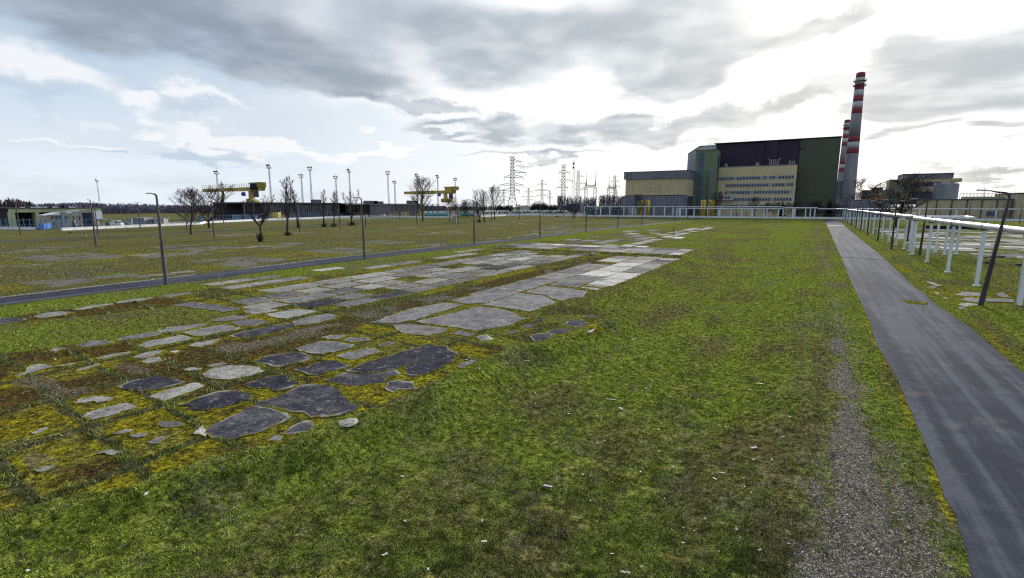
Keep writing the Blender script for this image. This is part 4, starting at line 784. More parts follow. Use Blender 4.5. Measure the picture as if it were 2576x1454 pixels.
wstrip(tow, 1003, 1026, 235, 868, YT); wstrip(tow, 1034, 1056, 235, 868, YT)
xL0 = X_(Z5, 1118, 600, YT - 2); zL = Z_(Z5, 1160, 396, YT - 2)
m = MB(); m.box(xL0, xT1 - .1, YT - 3, YT - .01, 0, zL); m.build('lower_bay', green_t, tow, True)
wstrip(tow, 1122, 1145, 402, 868, YT - 3, rows=18)
m = MB(); m.box(xT1, xT1 + .2, YT + 3, YT + 6, zT - 26, zT - 4); m.box(xT1, xT1 + .2, YT + 8, YT + 10, zT - 26, zT - 4); m.build('window', glass, tow, True)

xY1 = X_(Z5, 2014, 560, YY - 3); zY = Z_(Z5, 1650, 372, YY - 3); YB = YY - 3
off = thing('office_block', 'wide cream office block with five rows of windows in front of the purple hall', 'building', ((xT1 + xY1) / 2, YB, 0))
m = MB(); m.box(xT1 + .3, xY1, YB, YB + 18, 0, zY); m.build('wall', yellow_b, off, True)
m = MB(); m.box(xT1 + .3, xY1 + .3, YB - .3, YB + 18, zY, zY + .5); m.build('roof', grey_c, off, True)
for (a, b2, yy) in ((1207, 2000, 493), (1292, 1993, 568), (1285, 1985, 642), (1377, 1976, 715), (1275, 1920, 788)):
    xa, xb = X_(Z5, a, yy, YB), X_(Z5, b2, yy, YB); zc = Z_(Z5, 1650, yy, YB); h = 1.45
    m = MB(); m.box(xa, xb, YB - .08, YB + .02, zc - h, zc + h); o = m.build('window_band', frame_w, off, True)
    nwin = int((xb - xa) / 2.15)
    for i in range(nwin):
        if random.random() < .93:
            x = xa + (xb - xa) * (i + .5) / nwin; m = MB(); m.box(x - .68, x + .68, -.06, .0, zc - h * .72, zc + h * .72)
            w_ = m.build('window', glass, o); w_.location = (-off.location.x, YB - .09 - off.location.y, 0)
xa, xb = X_(Z5, 1197, 700, YB - 3), X_(Z5, 1376, 700, YB - 3); za, zb = Z_(Z5, 1290, 724, YB - 3), Z_(Z5, 1290, 676, YB - 3)
m = MB(); m.box(xa, xb, YB - 3, YB - .1, za, zb); o = m.build('bay_window', lgrey, off, True)
for px in (1256, 1300, 1328): x = X_(Z5, px, 700, YB - 3); m = MB(); m.box(x - .8, x + .8, YB - 3.1, YB - 2.99, (za + zb) / 2 - .7, (za + zb) / 2 + 1.2); m.build('window', glass, off, True)
m = MB()
for px in (1750, 1765, 1785, 1803, 1822, 1840): x = X_(Z5, px, 350, YB + 8); m.beam((x, YB + 8, zY), (x, YB + 8, zY + 6), .35); m.beam((x - 1.4, YB + 8, zY + 6), (x + 1.4, YB + 8, zY + 6), .4)
for px in (1950, 1965, 1985, 2003): x = X_(Z5, px, 350, YB + 8); m.beam((x, YB + 8, zY), (x, YB + 8, zY + 4), .4)
m.build('roof_vents', fin_m, off, True)
m = MB()
for px, s_ in ((1298, 1.4), (1620, 1.6)): x = X_(Z5, px, 365, YB + 4); m.lathe([(s_, zY + .5), (s_, zY + 2), (s_ * .4, zY + 3.2)], x, YB + 4, 10)
m.build('fan_housing', steel, off, True)

YP = YY + 16; xP0 = X_(Z5, 1187, 200, YP); xP1 = X_(Z5, 2056, 250, YP); zP = Z_(Z5, 1600, 127, YP)
hall = thing('reactor_hall', 'huge windowless hall, its left half dark purple and its right half dark green', 'building', (xP1, YP, 0))
xG1 = X_(Z5, 2452, 420, YP)
m = MB(); m.box(xP0, xP1, YP, YP + 70, 0, zP); m.build('purple_wall', purple, hall, True)
m = MB(); m.box(xP1 + .05, xG1, YP - .8, YP + 70, 0, zP); m.build('green_wall', green_p, hall, True)
a, b2 = X_(Z5, 1708, 200, YP - 1.2), X_(Z5, 1830, 200, YP - 1.2); m = MB(); m.box(a, b2, YP - 1.2, YP - .01, 0, zP + .4); m.build('projecting_bay', purple, hall, True)
m = MB(); m.box(xP0 - .8, xG1 + .5, YP - 1.6, YP + 70, zP + .42, zP + 1.0); m.build('roof', grey_d, hall, True)
m = MB()
for i in range(80):
    x = xP0 + (xG1 - xP0) * i / 79; m.beam((x, YP, zP + 1), (x, YP, zP + 3), .05)
m.beam((xP0, YP, zP + 3), (xG1, YP, zP + 3), .06); m.beam((xP0, YP, zP + 2), (xG1, YP, zP + 2), .04); m.build('railing', fin_m, hall, True)
m = MB(); a = X_(Z5, 2060, 188, YP - .8); m.box(a, a + 3.4, YP - 1.8, YP - .81, Z_(Z5, 2060, 190, YP), Z_(Z5, 2060, 183, YP)); m.build('bracket', dsteel, hall, True)
# grey chamfered hall behind the stair tower
YG = YY + 10; pl = [onY(Z5(*p), YG) for p in ((890, 430), (907, 246), (1028, 166), (1192, 160))]; pl = [(pl[0][0], 0), (pl[1][0], pl[1][1]), (pl[2][0], pl[2][1]), (pl[3][0], pl[2][1]), (pl[3][0], 0)]
gh = thing('grey_hall', 'pale grey hall with a sloping left shoulder behind the green stair tower', 'building', (pl[0][0], YG, 0))
m = MB(); m.prismY(pl, YG, YG + 50); m.build('wall', lgrey, gh, True)
m = MB(); m.beam((pl[1][0], YG - .2, pl[1][1]), (pl[2][0], YG - .2, pl[2][1]), .35); m.beam((pl[2][0], YG - .2, pl[2][1]), (pl[3][0] - .2, YG - .2, pl[2][1]), .35); m.build('roof_edge', fin_m, gh, True)

# ---------------- chimneys
def chimney(x, y, top, r0, r1, bands, lab):
    t_ = thing('chimney', lab, 'chimney', (x, y, 0), 0, 'red and white banded chimneys'); rad = lambda z: r0 + (r1 - r0) * z / top
    zs = [0] + [q for b_ in bands for q in b_[:2]] + [top]; prev = 0
    segs = []; 
    for z0, z1, kd in bands:
        if z0 > prev + .01: segs.append((prev, z0, 'c'))
        segs.append((z0, z1, kd)); prev = z1
    for z0, z1, kd in segs:
        m = MB(); m.lathe([(rad(z0), z0), (rad((z0 + z1) / 2), (z0 + z1) / 2), (rad(z1), z1)], 0, 0, 28)
        m.build({'c': 'shaft', 'r': 'red_band', 'w': 'white_band'}[kd], {'c': conc, 'r': red_p, 'w': white_p}[kd], t_, smooth=True)
    m = MB(); m.lathe([(r1 * .82, top), (r1 * .82, top + .4)], 0, 0, 24); m.build('flue_mouth', black, t_)
    for z in (top - 6.2, top - 9.5):
        m = MB(); R_ = rad(z) + 1.1; m.lathe([(R_, z), (R_, z + .35)], 0, 0, 28)
        for q in range(18): a = q * math.tau / 18; m.beam((R_ * math.cos(a), R_ * math.sin(a), z), (R_ * math.cos(a), R_ * math.sin(a), z + 1.7), .10)
        m.build('gallery', dsteel, t_)
    return t_
cY = 490.0; cx_ = onY((2129.5, 530), cY)[0]; zz_ = lambda yy: onY(Z6(500, yy), cY)[1]
ctop = zz_(100)
bd = [(zz_(815), zz_(765), 'r'), (zz_(764), zz_(712), 'w'), (zz_(711), zz_(662), 'r'), (zz_(459), zz_(407), 'r'), (zz_(406), zz_(353), 'w'), (zz_(352), zz_(302), 'r'), (zz_(301), zz_(248), 'w'), (zz_(247), zz_(196), 'r'), (zz_(195), zz_(141), 'w'), (zz_(140), ctop, 'r')]
chimney(cx_, cY, ctop, 5.1, 2.95, bd, 'nearer and taller looking chimney with red and white bands')
x2, y2 = topat(Z6(425, 515), ctop); chimney(x2, y2, ctop, 5.1, 2.95, bd, 'farther chimney with red and white bands between the green hall and the near chimney')
# duct house between hall and chimney
du = thing('duct_house', 'grey sheet duct house on open steelwork between the green hall and the chimney', 'building', (xG1 + 4, cY, 0))
za, zb = Z_(Z6, 365, 1152, cY), Z_(Z6, 365, 1062, cY); xa, xb = xG1 + .3, X_(Z6, 402, 1100, cY)
m = MB(); m.box(xa, xb, cY, cY + 8, za, zb); m.build('wall', grey_c, du, True)
m = MB(); m.box(xa - .2, xb + .4, cY - .4, cY + 8, zb, zb + .8); m.build('roof', fin_m, du, True)
for i in range(5):
    x = xa + (xb - xa) * i / 4; m = MB(); m.box(x - .15, x + .15, cY - .25, cY, za, zb); m.build('fin', dsteel, du, True)
zl = Z_(Z6, 365, 1222, cY); m = MB()
for i in range(5): x = xa + (xb - xa) * i / 5; m.beam((x, cY + 2, zl), (x, cY + 2, za), .35)
for q in range(4): z = zl + (za - zl) * q / 3.5; m.beam((xa, cY + 2, z), (xb - 2, cY + 2, z), .2)
m.build('steel_frame', dsteel, du, True); m = MB(); m.box(xa, xb + 3, cY - 3, cY + 8, 0, zl); m.build('base_wall', grey_c, du, True)

# ---------------- yellow upright tanks
def tank(fn, px0, px1, ptop, Y, lab):
    xa, xb = X_(fn, px0, 800, Y) if fn is Z5 else X_(fn, px0, 820, Y), X_(fn, px1, 800, Y) if fn is Z5 else X_(fn, px1, 820, Y); r = (xb - xa) / 2; x = (xa + xb) / 2; z = Z_(fn, (px0 + px1) / 2, ptop, Y)
    t_ = thing('storage_tank', lab, 'tank', (x, Y, 0), 0, 'yellow upright tanks')
    m = MB(); m.lathe([(r, .8), (r, z - r * .45), (r * .88, z - r * .18), (r * .5, z), (r * .1, z + .05)], 0, 0, 24); m.build('shell', yel2, t_, smooth=True)
    m = MB()
    for a in range(4): q = a * math.pi / 2 + .7; m.beam((r * .8 * math.cos(q), r * .8 * math.sin(q), 0), (r * .8 * math.cos(q), r * .8 * math.sin(q), 1.2), .2)
    m.build('legs_ring', dsteel, t_); m = MB(); m.beam((0, 0, z), (0, 0, z + 1.2), .22); m.beam((-r * 1.2, 0, z + 1), (r * 1.6, 0, z + 1), .14); m.build('top_pipe', dsteel, t_)
    m = MB(); m.beam((-r * .2, -r - .05, 2), (-r * .2, -r - .05, z), .12); m.beam((r * .2, -r - .05, 2), (r * .2, -r - .05, z), .12)
    m.build('ladder', dsteel, t_)
YK = 417.0
tank(Z5, 392, 440, 722, YK, 'leftmost tall yellow tank by the dark grey annex'); tank(Z5, 467, 515, 718, YK, 'second tall yellow tank, in front of the annex wall')
tank(Z5, 1036, 1092, 720, YK, 'bright yellow tank at the foot of the green stair tower'); tank(Z5, 1116, 1184, 718, YK, 'widest bright yellow tank, right of the stair tower')

# ---------------- buildings on the right
YW = 425.0
wl = thing('long_wall_building', 'long low beige building with dark upright ribs across the right side', 'building', (X_(Z7, 1390, 700, YW), YW, 0))
za = Z_(Z7, 1700, 582, YW); xa, xb = X_(Z7, 1330, 700, YW), X_(Z7, 2430, 700, YW)
m = MB(); m.box(xa, xb, YW, YW + 40, 0, za); m.build('wall', beige, wl, True)
m = MB(); m.box(xa - .4, xb + .2, YW - .6, YW + 40, za, za + .6); m.build('roof', grey_d, wl, True)
for px in (1445, 1640, 1835, 2030, 2225, 2412): x = X_(Z7, px, 650, YW); m = MB(); m.box(x - .3, x + .3, YW - .4, YW - .01, 0, za - .02); m.build('rib', grey_d, wl, True)
for px in (2120, 2200): x = X_(Z7, px, 780, YW); m = MB(); m.box(x - 1.3, x + 1.3, YW - .12, YW + .02, 2.2, 5.2); m.build('window', glassb, wl, True)
m = MB(); zt = Z_(Z7, 2000, 495, YW + 30); zb_ = za; x0, x1 = X_(Z7, 1745, 520, YW + 30), X_(Z7, 2400, 520, YW + 30)
m.beam((x0, YW + 30, zt), (x1, YW + 30, zt), .15); nn = 14
for i in range(nn + 1): x = x0 + (x1 - x0) * i / nn; m.beam((x, YW + 30, za), (x, YW + 30, zt), .13)
for i in range(nn): x = x0 + (x1 - x0) * i / nn; dxx = (x1 - x0) / nn; m.beam((x, YW + 30, zt), (x + dxx, YW + 30, zt - 2.5), .08); m.beam((x, YW + 30, zt - 2.5), (x + dxx, YW + 30, zt), .08)
m.beam((x0, YW + 30, zt - 2.5), (x1, YW + 30, zt - 2.5), .1); m.build('roof_truss', steel, wl, True)
m = MB(); x0, x1 = X_(Z7, 1800, 550, YW + 20), X_(Z7, 2060, 550, YW + 20); m.box(x0, x1, YW + 20, YW + 28, za, Z_(Z7, 1900, 540, YW + 20)); m.box(X_(Z7, 2085, 550, YW + 20), x1 + 30, YW + 20, YW + 28, za, Z_(Z7, 1900, 540, YW + 20)); m.build('parapet', beige, wl, True)
# taller end block with an outside ladder
eb = thing('end_block', 'taller beige block with an outside ladder at the right edge', 'building', (X_(Z7, 2440, 700, YW - 4), YW - 4, 0))
x0 = X_(Z7, 2470, 650, YW - 4); z1 = Z_(Z7, 2540, 500, YW - 4); m = MB(); m.box(x0, x0 + 70, YW - 4, YW + 40, 0, z1); m.build('wall', beige, eb, True)
m = MB(); m.box(x0 - .2, x0 + 70, YW - 4.5, YW + 40, z1, z1 + .6); m.build('roof', grey_d, eb, True)
m = MB(); lx = x0 - 2.4
for q in (-.9, .9): m.beam((lx + q, YW - 5, .5), (lx + q, YW - 5, z1 + 1.5), .12)
for i in range(26): m.beam((lx - .9, YW - 5, 1 + i * z1 / 26), (lx + .9, YW - 5, 1 + i * z1 / 26), .08)
m.build('ladder', dsteel, eb, True)
# grey low block left of it, big stepped building, silo, small block
lb = thing('low_grey_block', 'low blue grey shed behind the row of lamp posts, left of the bare tree', 'building', (X_(Z7, 500, 650, YW), YW, 0))
m = MB(); m.box(X_(Z7, 330, 650, YW), X_(Z7, 860, 650, YW), YW, YW + 30, 0, Z_(Z7, 600, 583, YW)); m.build('wall', grey_c, lb, True)
m = MB(); m.box(X_(Z7, 330, 650, YW) - .3, X_(Z7, 860, 650, YW) + .3, YW - .5, YW + 30, Z_(Z7, 600, 583, YW), Z_(Z7, 600, 577, YW)); m.build('roof', lgrey, lb, True)
Y8 = 560.0
bb = thing('stepped_building', 'large stepped beige and dark grey banded building behind the big bare tree', 'building', (X_(Z7, 1300, 400, Y8), Y8, 0))
def bx7(m, a, b2, yt, yb, Y, dep=30): m.box(X_(Z7, a, (yt + yb) / 2, Y), X_(Z7, b2, (yt + yb) / 2, Y), Y, Y + dep, Z_(Z7, (a + b2) / 2, yb, Y), Z_(Z7, (a + b2) / 2, yt, Y))
m = MB(); bx7(m, 1008, 1665, 246, 305, Y8); m.build('top_band', grey_c, bb, True)
m = MB(); bx7(m, 1165, 1776, 306, 351, Y8 - 2); m.build('upper_wall', beige, bb, True)
m = MB(); bx7(m, 1140, 1640, 352, 405, Y8 - 1); m.build('window_band', glass, bb, True)
m = MB(); bx7(m, 1150, 1600, 406, 472, Y8 - 2); m.build('lower_wall', beige, bb, True)
m = MB(); bx7(m, 1120, 1600, 473, 640, Y8 - 1); m.build('base_wall', grey_d, bb, True)
m = MB(); bx7(m, 818, 1130, 318, 640, Y8 - 4, 20); m.build('left_wing', M_('olive_wall', (.17, .165, .11), .8, .15, .3, streak=True, obj=True), bb, True)
m = MB(); m.box(X_(Z7, 1004, 250, Y8), X_(Z7, 1672, 250, Y8), Y8 - 1, Y8 + 31, Z_(Z7, 1340, 245, Y8), Z_(Z7, 1340, 238, Y8)); m.build('roof', grey_d, bb, True)
si = thing('silo_block', 'rounded pale grey silo block in front of the stepped building', 'silo', (X_(Z7, 1590, 470, 520), 520, 0))
m = MB(); xa, xb = X_(Z7, 1425, 470, 520), X_(Z7, 1760, 470, 520); r = (xb - xa) / 2; zt = Z_(Z7, 1600, 374, 520); m.lathe([(r, 0), (r, zt), (r * .93, zt + .6)], (xa + xb) / 2, 520 + r, 32); m.build('shell', grey_c if False else M_('silo_grey', (.20, .21, .24), .7, .12, .3, streak=True, obj=True), si, True, smooth=False)
m = MB(); m.box(xa + r * .6, xa + r * 1.2, 519 + r * .6, 521 + r, zt + .6, zt + 1.6); m.build('roof_hatch', lgrey, si, True)
sb = thing('small_office_block', 'small olive block with a dark plant room and an orange lean-to', 'building', (X_(Z7, 600, 500, 540), 540, 0))
ol = MATS['olive_wall']
m = MB(); bx7(m, 490, 830, 452, 640, 540, 20); m.build('wall', ol, sb, True)
m = MB(); bx7(m, 630, 752, 420, 451, 541, 12); m.build('plant_room', grey_d, sb, True)
m = MB(); bx7(m, 562, 735, 520, 640, 536, 3.9); m.build('lean_to', M_('orange_brown_wall', (.34, .15, .06), .8, .15, .3), sb, True)
m = MB(); bx7(m, 558, 738, 503, 519, 535, 4.9); m.build('lean_to_roof', lgrey, sb, True)
m = MB(); bx7(m, 500, 522, 487, 505, 539.7, .3); m.build('sign', white, sb, True)
# white spire far behind
xs_, ys_ = topat(Z7(2073, 420), 30); sp_ = thing('white_spire', 'slim white lattice spire rising behind the long beige building', 'tower', (xs_, ys_, 0)); m = MB()
for a, b2 in ((-1, -1), (1, -1), (1, 1), (-1, 1)): m.beam((a * 1.6, b2 * 1.6, 0), (a * .2, b2 * .2, 30), .18)
for i in range(14):
    z = i * 2.1; q = 1.6 - 1.4 * z / 30; m.beam((-q, -q, z), (q, -q, z + 2), .1); m.beam((q, -q, z), (-q, -q, z + 2), .1); m.beam((q, q, z), (q, -q, z + 2), .1)
m.build('frame', white, sp_)

# ---------------- long grey ribbed stores with gantry cranes on the left
XS = -300.0
def yS(fn, px): return onX(fn(px, 700), XS)[0]
ribm = M_('rib_concrete', (.135, .13, .15), .9, .2, .6, .2, streak=True, obj=True); wallm = M_('store_wall', (.075, .072, .09), .9, .2, .6, streak=True, obj=True)
y0, y1, y2_, y3, y4, y5 = yS(Z2, 1180), yS(Z2, 1470), yS(Z2, 2440), yS(Z3, 580), yS(Z3, 1230), yS(Z3, 1480)
zS = onX(Z2(1900, 692), XS)[1]; zR = onX(Z2(1900, 676), XS)[1]
st = thing('ribbed_store', 'long flat-roofed store with ribbed grey concrete wall, left open at the near end', 'building', (XS, y0, 0))
m = MB(); m.box(XS - 30, XS - .5, y1, y2_, 0, zS); m.box(XS - 30, XS - 25, y0, y1, 0, zS); m.build('wall', wallm, st, True)
m = MB(); m.box(XS - 31, XS + 1.4, y0 - 1, y2_ + .5, zS, zR); m.build('roof', grey_d, st, True)
m = MB(); m.beam((XS, y0 + 1.5, 0), (XS, y0 + 1.5, zS), .45); m.beam((XS, (y0 + y1) / 2, 0), (XS, (y0 + y1) / 2, zS), .45); m.build('column', ribm, st, True)
nr = 34
for i in range(nr): y = y1 + (y2_ - y1) * (i + .5) / nr; m = MB(); m.box(XS - .5, XS + .1, y - (y2_ - y1) / nr * .28, y + (y2_ - y1) / nr * .28, 0, zS - .02); m.build('rib', ribm, st, True)
m = MB(); m.box(XS - 8, XS - 4, yS(Z2, 2170), yS(Z2, 2260), zR, zR + 2.2); m.build('roof_box', ribm, st, True)
st2 = thing('ribbed_store', 'farther part of the grey ribbed stores, behind the tallest bare tree', 'building', (XS, y3, 0))
m = MB(); m.box(XS - 30, XS - .5, y3, y4, 0, zS * .98); m.box(XS - 30, XS - 28, y2_ + .6, y3, 0, zS); m.build('wall', wallm, st2, True)
m = MB(); m.box(XS - 31, XS + 1.4, y2_ + .7, y5, zS - .02, zR - .4); m.build('roof', grey_d, st2, True)
for i in range(24): y = y3 + (y4 - y3) * (i + .5) / 24; m = MB(); m.box(XS - .5, XS + .1, y - 1.3, y + 1.3, 0, zS * .98 - .1); m.build('rib', ribm, st2, True)
m = MB()
for i in range(4): y = y4 + (y5 - y4) * (i + .5) / 4; m.beam((XS, y, 0), (XS, y, zS - .1), .5)
for q in (.3, .6): m.beam((XS, y2_ + (y3 - y2_) * q, 0), (XS, y2_ + (y3 - y2_) * q, zS), .4)
m.build('column', ribm, st2, True)
m = MB()
for px, w_, h_ in ((600, 10, 1.8), (690, 9, 1.4), (1150, 9, 2.4)): y = yS(Z3, px); m.box(XS - 9, XS - 5, y, y + w_ * 1.2, zR - .4, zR + h_)
m.build('roof_box', ribm, st2, True)
# cranes
def crane(lab, YC, fn, bx0, bx1, ybt, ybb, lleg, rleg, roofz, mach, rail=True):
    x0, x1 = X_(fn, bx0, (ybt + ybb) / 2, YC), X_(fn, bx1, (ybt + ybb) / 2, YC); z0 = Z_(fn, (bx0 + bx1) / 2, ybb, YC); z1 = Z_(fn, (bx0 + bx1) / 2, ybt, YC); L = x1 - x0
    t_ = thing('gantry_crane', lab, 'crane', ((x0 + x1) / 2, YC, 0)); m = MB()
    m.prismY([(x0, z0 + .2), (x0 + .6, z0), (x1 - 1.5, z0), (x1, z1 + .2), (x1 - .3, z1 + .5), (x0, z1)], YC, YC + 3); m.build('girder', yel, t_, True)
    xl = X_(fn, lleg, 700, YC); xlt = X_(fn, lleg + 22, 560, YC); m = MB(); m.beam((xlt, YC + 1.5, z0), (xl - .3, YC + 1.5, 1.6), .85, 1.5, 4); m.box(xl - 2.2, xl + 1.6, YC - 1, YC + 4, 0.2, 1.6)
    m.beam((xl, YC - 6, 1.2), (xl, YC + 10, 1.2), .9, .7, 4); m.build('leg', yel, t_, True)
    xr = X_(fn, rleg, 600, YC); m = MB(); m.beam((xr, YC + 1.5, z0), (xr + .3, YC + 1.5, roofz + 2.5), 1.6, 1.9, 4); m.prismY([(xr - 4, roofz + .6), (xr + 7, roofz + .6), (xr + 6, roofz + 1.8), (xr + 1.5, roofz + 3.4), (xr - 3.5, roofz + 3.2)], YC, YC + 3); m.build('leg', yel, t_, True)
    m = MB(); 
    for q in (-3, 0, 3, 6): m.box(xr + q - .7, xr + q + .7, YC + .6, YC + 2.4, roofz, roofz + .6)
    m.build('bogie', dsteel, t_, True)
    xm = X_(fn, mach, 450, YC); m = MB(); m.box(xm - 3.4, xm + 3.6, YC - .8, YC + 3.8, z1 - 1.6, z1 + 2.6); m.build('machine_house', black if rail else yel, t_, True)
    m = MB(); m.box(xm - 4.5, x1 - .5, YC - .9, YC - .4, z1 + 2.6, z1 + 3.3); m.box(xm + 3.7, xm + 8, YC - .6, YC + 3.4, z1 + .5, z1 + 3.4); m.beam((xm + 5, YC + 1, z1 + 2.4), (x1 + 2.5, YC + 1, z1 + 2.4), .7, .7, 8); m.build('trolley', yel, t_, True)
    m = MB(); m.box(xm + 2.2, xm + 4.6, YC - 2.4, YC - .2, z0 - 4.2, z0 - .1); m.build('cab', dsteel, t_, True)
    m = MB(); m.beam((xm - 1, YC - 1, z0 - 3.8), (xm + 5, YC - 1, z0 - 3.8), .12); m.beam((xm + .2, YC, z0 - 3.8), (xm + .2, YC, z0), .1); m.lathe([(1.2, roofz + 5), (1.6, roofz + 6.5), (.8, roofz + 7.8)], xr - 4.5, YC - 1, 10); m.build('cable_reel', M_('blue_drum', (.05, .09, .3), .5), t_, True)
    if rail:
        m = MB(); nn = 22
        for i in range(nn + 1): x = x0 + (xm - 3 - x0) * i / nn; m.beam((x, YC - .1, z1), (x, YC - .1, z1 + 2.6), .11)
        for q in (1.3, 2.6): m.beam((x0, YC - .1, z1 + q), (xm - 3, YC - .1, z1 + q), .09)
        m.build('railing', yel, t_, True)
    return z1
YC1 = 212.0
zg = crane('yellow gantry crane with railed girder and dark machine house, nearer on the left', YC1, Z2, 676, 1442, 492, 532, 893, 1278, Z_(Z2, 1300, 690, YC1), 1340)
xx, yy2 = topat(Z3(1340, 534), zg); crane('yellow gantry crane seen through the tall bare tree, farther right', yy2, Z3, 1018, 1668, 530, 566, 1215, 1537, Z_(Z3, 1540, 676, yy2), 1590, False)

# ---------------- hangar and office at the far left
f = Fac(Z1(185, 728), Z1(1326, 728), -272.0); hg = f.thing('hangar', 'long low pale green hangar with wide dark door openings, far left', 'hangar')
u = lambda px, py=600: f.hit(Z1(px, py))[0]; zf = lambda px, py: f.hit(Z1(px, py))[1]
zt = zf(700, 484); zo = zf(400, 545); palg = M_('pale_green_sheet', (.42, .47, .26), .7, .15, .4, streak=True, obj=True)
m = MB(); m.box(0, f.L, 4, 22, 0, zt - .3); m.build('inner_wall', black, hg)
m = MB(); m.box(0, f.L, 0, 3.9, zo, zt - .3); m.box(u(460), u(510), 0, 3.9, 0, zo); m.box(-.4, u(200), 0, 3.9, 0, zo); m.box(u(1210), f.L, 0, 3.9, 0, zo); m.build('front_wall', palg, hg)
m = MB(); m.box(-.6, f.L + .6, -.6, 22.5, zt - .3, zt); m.build('roof', grey_d, hg)
for px, w_ in ((400, 1.2), (690, 1.0), (830, 3), (850, .8)): m = MB(); m.box(u(px), u(px) + w_, 3, 5, zt, zt + .8); m.build('roof_vent', dsteel, hg)
m = MB()
for i in range(7): m.box(u(430 + i * 100), u(500 + i * 100), 8, 12, zt, zt + .35)
m.build('skylight', white, hg)
for a, b2 in ((205, 455), (515, 610)): m = MB(); m.box(u(a), u(b2), 2.0, 2.4, zo * .47, zo * .53); m.build('door_rail', grey_c, hg)
m = MB(); m.box(u(1215), u(1318), -.2, -.01, zf(1260, 635), zf(1260, 530)); m.build('white_door', white, hg)
m = MB(); m.box(u(1215), f.L + 2.6, -3, -.2, zf(1300, 640), zf(1300, 628)); m.build('canopy', lgrey, hg)
f2 = Fac(Z1(592, 745), Z1(1205, 745), -256.0); of = f2.thing('site_office', 'two storey sandy office with white sloping roof in front of the hangar', 'building')
u = lambda px, py=600: f2.hit(Z1(px, py))[0]; zf = lambda px, py: f2.hit(Z1(px, py))[1]; sand = M_('sandy_render', (.36, .32, .26), .85, .1, .6)
m = MB(); m.box(u(595), u(790), 0, 7, 0, zf(700, 590)); m.build('left_wing', sand, of)
m = MB(); m.prismY([(u(585), zf(585, 585)), (u(778), zf(778, 583)), (u(778), zf(778, 545))], -.4, 7.4); m.build('roof', white, of)
m = MB(); m.box(u(790), u(972), -1, 7.2, 0, zf(880, 537)); m.build('wall', sand, of)
m = MB(); m.box(u(972), u(1015), 0, 6, 0, zf(990, 530)); m.build('stair_wall', white, of)
m = MB(); m.box(u(1015), u(1200), -.8, 8, 0, zf(1100, 510)); m.build('right_wall', sand, of)
m = MB(); m.box(u(1052), u(1195), -.9, -.78, 0.1, zf(1120, 548)); m.build('dark_door', M_('navy_door', (.012, .025, .06), .5, .2, .4), of)
m = MB(); m.prismY([(u(778), zf(800, 537)), (u(1015), zf(1015, 530)), (u(1015), zf(1015, 508)), (u(900), zf(900, 515))], -1.2, -1.0); m.build('gable', white, of)
for px, py0, py1 in ((663, 595, 635), (684, 595, 635), (714, 595, 635), (734, 595, 635), (752, 595, 635), (775, 595, 635), (680, 672, 705), (750, 672, 705), (830, 592, 632), (855, 592, 632), (930, 592, 655), (925, 670, 695), (987, 592, 630), (1014, 592, 630)):
    m = MB(); yy_ = -1.06 if 790 < px < 970 else (-.86 if px > 1013 else -.06); m.box(u(px - 8), u(px + 8), yy_, yy_ + .1, zf(px, py1), zf(px, py0)); m.build('window', glass, of)
m = MB(); m.box(u(845), u(915), -1.12, -1.0, zf(880, 570), zf(880, 542)); o = m.build('sign_board', white, of)
m = MB(); m.box(u(845), u(915), -1.18, -1.12, zf(880, 570), zf(880, 560)); m.build('sign_stripe', M_('sign_blue', (.12, .35, .6), .5), o)
def shed(fn, pA, pB, ytop, depth, mt, lab, name='site_container', cat='container', doors=(), roof=None, base=None):
    g = Fac(fn(*pA), fn(*pB)); h = g.hit(fn(pA[0], ytop))[1]; t_ = g.thing(name, lab, cat)
    m = MB(); m.box(0, g.L, 0, depth, 0, h); m.build('wall', mt, t_)
    m = MB(); m.box(-.2, g.L + .2, -.2, depth + .2, h, h + max(.12, h * .05)); m.build('roof', roof or lgrey, t_)
    for a, b2, c_, d_ in doors: m = MB(); m.box(g.L * a, g.L * b2, -.08, .02, h * c_, h * d_); m.build('door' if c_ < .1 else 'window', glass, t_)
    return t_
shed(Z1, (1713, 693), (1862, 693), 618, 6, M_('grey_shed', (.22, .22, .23), .8, .1, 1), 'plain grey shed left of the cream site container')
shed(Z1, (1948, 690), (2118, 690), 628, 3, M_('cream_container', (.42, .40, .34), .8, .1, 1), 'cream site container with dark door and two small windows', doors=((.05, .2, .02, .85), (.42, .55, .62, .85), (.75, .88, .62, .85)))
shed(Z1, (1630, 690), (1700, 690), 632, 4, M_('pale_green_tank', (.28, .36, .33), .7, .1, 1), 'small pale green cabin behind the parked white car')
shed(Z4, (278, 906), (438, 906), 842, 6, white, 'white flat-roofed cabin with four dark windows among the green tanks', 'cabin', 'cabin', doors=((.2, .32, .02, .8), (.42, .54, .4, .75), (.6, .72, .4, .75), (.78, .92, .4, .75)))
shed(Z4, (580, 840), (712, 840), 782, 8, M_('pale_house', (.4, .4, .42), .8, .1, 1), 'distant pale house with white roof left of the brown bushes', 'house', 'house', roof=white)
shed(Z4, (1198, 850), (1366, 850), 758, 10, brick_r, 'dark red shed under a grey roof right of the brown bushes', 'shed', 'shed', roof=lgrey)
shed(Z4, (1368, 880), (1418, 880), 756, 8, M_('grey_hut', (.2, .21, .23), .8, .1, 1), 'narrow grey hut beside the dark red shed', 'hut', 'hut')
shed(Z4, (1645, 880), (1912, 880), 778, 14, grey_d, 'low dark equipment shed with a pale roof left of the cream annex', 'shed', 'shed', roof=lgrey)
shed(Z3, (858, 850), (935, 850), 805, 3, M_('white_panel', (.45, .47, .5), .7, .2, 1), 'pale braced panel box standing by the yellow frame', 'panel_box', 'box')
shed(Z2, (1490, 893), (1572, 893), 812, 4, yel, 'left one of two yellow containers at the grey store', 'yellow_container', 'container', roof=yel)
